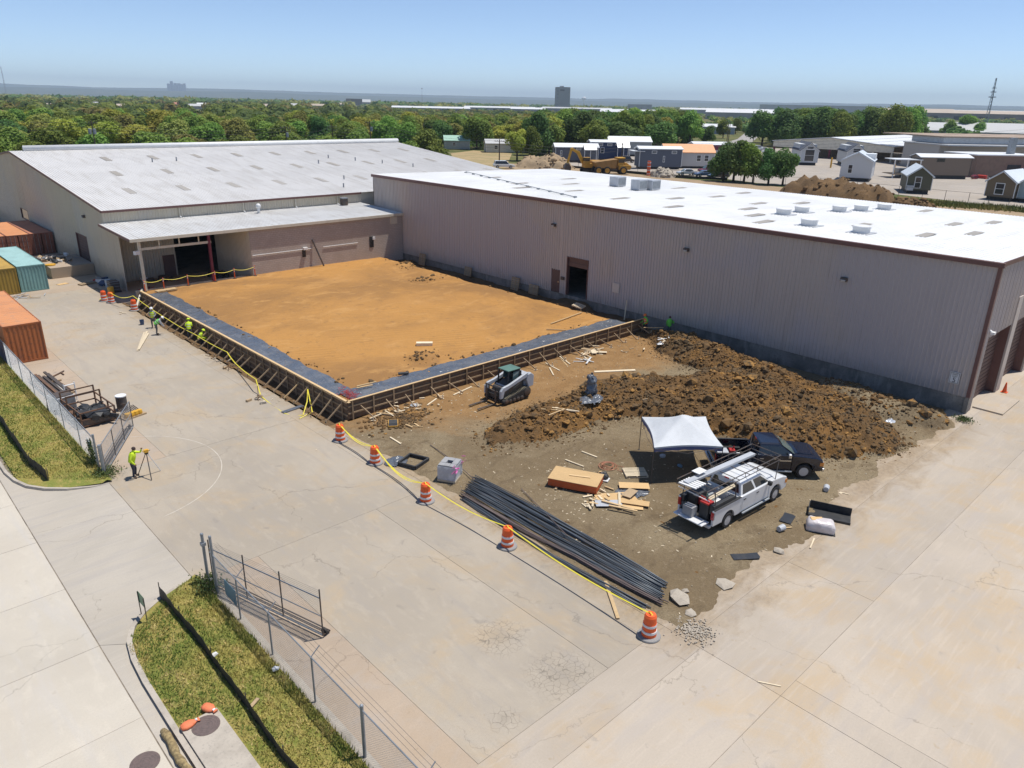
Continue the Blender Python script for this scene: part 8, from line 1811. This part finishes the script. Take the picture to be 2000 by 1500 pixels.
def trunk_mesh(seed):
    rg = random.Random(seed); m = MB().path([(0, 0, -.2), (.01, .01, .35), (.0, .02, .8), (.03, 0, 1.25)], [.062, .048, .04, .02], 7)
    for k in range(6):
        a = rg.uniform(0, 6.28); z = rg.uniform(.35, .8); L = rg.uniform(.4, .75); m.path([(0, 0, z), (L * .5 * math.cos(a), L * .5 * math.sin(a), z + .28), (L * math.cos(a), L * math.sin(a), z + .45)], [.028, .018, .008], 5)
    return m.mesh('trunk', M_BARK, True)
CR = []
for i in range(12):
    me = crown_mesh(40 + i, 5600, 1, (.85, .95, .75)[i % 3], 12 + i % 5); me.materials.append(M_LEAF[(0, 1, 2, 0, 3, 1, 0, 2, 3, 0, 1, 0)[i]]); CR.append(me)
TR = [trunk_mesh(70 + i) for i in range(3)]
ntree = 0
def tree(label, x, y, h_, r, kind, group, z=None, name='tree', trunk=.10):
    global ntree; ntree += 1
    z = max(-.6, land(x, y)) if z is None else z
    t = thing(name, label, 'tree', (x, y, z), rnd.uniform(0, 6.28), group)
    cr = inst('crown', CR[kind], t, (0, 0, h_ - r * .80)); ch = h_ * (1 - trunk) / 2; cr.location.z = h_ - ch * .92; cr.scale = (r, r * rnd.uniform(.9, 1.1), ch * 1.12)
    tk = inst('trunk', TR[ntree % 3], t); tk.scale = (h_ * .55, h_ * .55, h_ * .62); return t
# trees that stand out
SP = [((144.21, 151.26), 8.6, 3.4, 2, 'yellow green tree left of the tan dirt heap'), ((147.27, 149.63), 8.9, 3.6, 0, 'rounded tree right beside the tan dirt heap'), ((142.78, 86.87), 8.2, 3.6, 1, 'dark shrubby tree at the left of the roadside clump'), ((143.73, 85.02), 8.8, 4.0, 1, 'tallest dark tree of the clump by the parked cars'), ((143.66, 82.58), 8.0, 3.8, 0, 'third tree of the clump beside the parked cars'), ((144.39, 80.89), 6.6, 2.8, 5, 'smaller tree at the right of the roadside clump'), ((144.27, 77.37), 7.4, 3.0, 1, 'left one of two trees at the lot entrance'), ((145.94, 75.13), 7.2, 3.3, 10, 'right one of two trees at the lot entrance'), ((277.89, 178.64), 8, 3.6, 1, 'small dark tree on the lawn beside the road'), ((347.97, 214.55), 9, 4.2, 0, 'light tree by the bluish shed near the road'), ((411.18, 245.63), 9, 4, 0, 'tree between bluish shed and road'), ((525.1, 167.17), 10, 6, 0, 'bushy tree left before the grey roofed hall'), ((564.31, 169.08), 13, 7.0, 3, 'taller spreading tree before the grey roofed hall'), ((553.34, 157.77), 9, 5, 0, 'lower tree at the right before the grey roofed hall'), ((526.32, 323.76), 7, 2.6, 5, 'pointed evergreen before the far grey warehouse')]
for (x, y), h_, r, k, lb in SP: tree(lb, x, y, h_, r, k, 'trees that stand apart', GZ)
# woods: rows of individual trees behind the sheds and homes
WL = 'leafy tree in the wood behind the old warehouse and park homes'
placed = []
rw_ = random.Random(21)
avoid = [(*(150, 180.97), 22), (*(141.83, 161.12), 20), (*(159.29, 201.94), 9), (*(161.18, 183.62), 12)] + [(p[0], p[1], 6.5) for p in pp[:7]] + [(*(141.34, 131.52), 30), (*(160.4, 134.28), 30), (*(157.37, 113.58), 32), (*(171.76, 114.35), 26), (*(232.1, 140.87), 26), (*(251.16, 156.9), 22), (*(372.42, 218.01), 30), (*(194.75, 133.49), 22)]
def ok(x, y, s):
    if any(math.hypot(x - a, y - b) < c for a, b, c in avoid): return False
    return all((x - a) ** 2 + (y - b) ** 2 > s * s for a, b in placed)
def scatter(n, a0, a1, d0, d1, s, kinds, hr, rr, label, group, tries=9000):
    k = 0
    for _ in range(tries):
        if k >= n: break
        d = math.sqrt(rw_.uniform(d0 * d0, d1 * d1)); a = R(rw_.uniform(a0, a1)); x, y = d * math.cos(a), d * math.sin(a)
        if (x < 90 and y < 172) or x < -40: continue
        if not ok(x, y, s): continue
        placed.append((x, y)); k += 1; h_ = rw_.uniform(*hr); tree(label, x, y, h_, rw_.uniform(*rr), rw_.choice(kinds), group)
scatter(150, 44, 82, 178, 330, 9.0, [0, 2, 3, 4, 7, 8, 9, 11, 6, 1], (7.6, 10.4), (4.6, 6.6), WL, 'wood behind the old warehouse')
scatter(75, 33.8, 45, 228, 350, 7.6, [0, 1, 5, 9, 10, 3, 11, 1, 5, 2], (10, 13.6), (5.2, 7.4), 'leafy tree in the wood behind the grey park homes', 'wood behind the park homes')
scatter(56, 19.5, 29, 330, 470, 10, [1, 5, 10, 0, 1, 9], (12, 16.5), (6.5, 9), 'dark tree in the wood left of the carport', 'wood left of the carport')
# the wood beyond: too many to count
LANES = []
for q in FBL:
    x0, y0, x1, y1, h_ = q[1]; a0_, a1_ = sorted((math.atan2(y0, x0), math.atan2(y1, x1))); LANES.append((a0_ - .004, a1_ + .004, math.hypot(x0 + x1, y0 + y1) / 2 + q[2]))
for q in HS:
    x0, y0, x1, y1, h_ = q[0]; a0_, a1_ = sorted((math.atan2(y0, x0), math.atan2(y1, x1))); LANES.append((a0_, a1_, math.hypot(x0 + x1, y0 + y1) / 2 + 12))
def far_wood(label, n, a0, a1, d0, d1, hr, rr, mats, seed, q=46):
    rg = random.Random(seed); m = MB(); n_m = len(mats)
    for _ in range(n):
        d = math.sqrt(rg.uniform(d0 * d0, d1 * d1)) if rg.random() < .5 else rg.uniform(d0, d1); a = R(rg.uniform(a0, a1)); x, y = d * math.cos(a), d * math.sin(a); h_ = rg.uniform(*hr); r = rg.uniform(*rr); m.cur = rg.randrange(n_m)
        if fbm(x, y, .004, 3, seed) < -.28: continue
        if any(b0 < a < b1 and 400 < d < db + 60 for b0, b1, db in LANES):
            if rg.random() < .35: continue
            h_ = rg.uniform(2.5, 5) if d > 700 else rg.uniform(4, 7); r *= .8
        s0 = r * (.22 if d < 900 else .34); k_ = q if d < 900 else int(q * .5)
        for _ in range(k_):
            dd = Vector((rg.gauss(0, 1), rg.gauss(0, 1), abs(rg.gauss(0, 1)) * .9 - .25)).normalized(); p = Vector((x, y, GZ + h_ * .55)) + Vector((dd.x * r, dd.y * r, dd.z * h_ * .45)) * rg.uniform(.75, 1.05)
            nn = (dd + Vector((rg.gauss(0, .4), rg.gauss(0, .4), rg.gauss(0, .4) + .3))).normalized(); u = nn.orthogonal().normalized(); u = Matrix.Rotation(rg.uniform(0, 6.28), 3, nn) @ u; w = nn.cross(u); s = s0 * rg.uniform(.7, 1.5); m.add([p - u * s, p - w * s * .7, p + u * s, p + w * s * .7], [(0, 1, 2, 3)])
        m.sphere((x, y, GZ + h_ * .5), 1, 6, 4, (r * .8, r * .8, h_ * .42))
    return tag(m.build('far_wood', mats, fix=False), label, 'wood', kind='stuff')
far_wood('distant green wood stretching to the horizon on the left', 2100, 42, 84, 320, 1500, (6.5, 10.5), (5, 8), [M_LEAF[0], M_LEAF[1], M_LEAF[0], M_LEAF[1], M_LEAF[3]], 5)
far_wood('distant wood among the far sheds in the centre and right', 900, 8, 42, 480, 1700, (8, 13), (5, 8), [M_LEAF[1], M_LEAF[1], M_LEAF[0], M_LEAF[3]], 6)
far_wood('row of dark trees along the right horizon', 260, 4, 26, 620, 1150, (11, 16), (7, 11), [M_LEAF[1], M_LEAF[1], M_LEAF[0]], 9, 60)
far_wood('hazy far tree belt below the horizon', 1500, 2, 84, 1500, 4200, (8, 13), (9, 20), [M_LEAF[1], M_LEAF[3]], 7, 30)
rg = random.Random(77); m = MB()
for _ in range(900):
    d = rg.uniform(180, 345); a = R(rg.uniform(34, 82)); x, y = d * math.cos(a), d * math.sin(a)
    if (x < 92 and y < 174) or x < -40 or any(math.hypot(x - p, y - q_) < c + 1 for p, q_, c in avoid): continue
    h_ = rg.uniform(1.5, 4.0); r = rg.uniform(1.8, 3.6); m.cur = rg.randrange(3)
    for _ in range(70):
        dd = Vector((rg.gauss(0, 1), rg.gauss(0, 1), abs(rg.gauss(0, 1)))).normalized(); p = Vector((x + dd.x * r, y + dd.y * r, land(x, y) + dd.z * h_)); nn = (dd + Vector((rg.gauss(0, .5), rg.gauss(0, .5), .3))).normalized(); u = nn.orthogonal().normalized(); u = Matrix.Rotation(rg.uniform(0, 6.28), 3, nn) @ u; w = nn.cross(u); s = rg.uniform(.3, .65); m.add([p - u * s, p - w * s * .7, p + u * s, p + w * s * .7], [(0, 1, 2, 3)])
tag(m.build('undergrowth', [M_LEAF[0], M_LEAF[1], M_LEAF[3]], fix=False), 'low green undergrowth between the trunks of the near wood', 'bushes', kind='stuff')
# ---------------------------------------------------------------- air
m = MB().bx(-16500, -16500, -1.8, 16500, 16500, 320)
hz = bpy.data.materials.new('air'); hz.use_nodes = True; nt = hz.node_tree; nt.nodes.clear()
vo = nt.nodes.new('ShaderNodeVolumePrincipled'); vo.inputs['Color'].default_value = (.70, .85, 1.0, 1); vo.inputs['Density'].default_value = .0001; vo.inputs['Anisotropy'].default_value = .0
out = nt.nodes.new('ShaderNodeOutputMaterial'); nt.links.new(vo.outputs[0], out.inputs['Volume'])
hb = m.build('haze', hz); tag(hb, 'thin pale summer haze over the whole place', 'haze', kind='stuff')

bpy.context.view_layer.update()
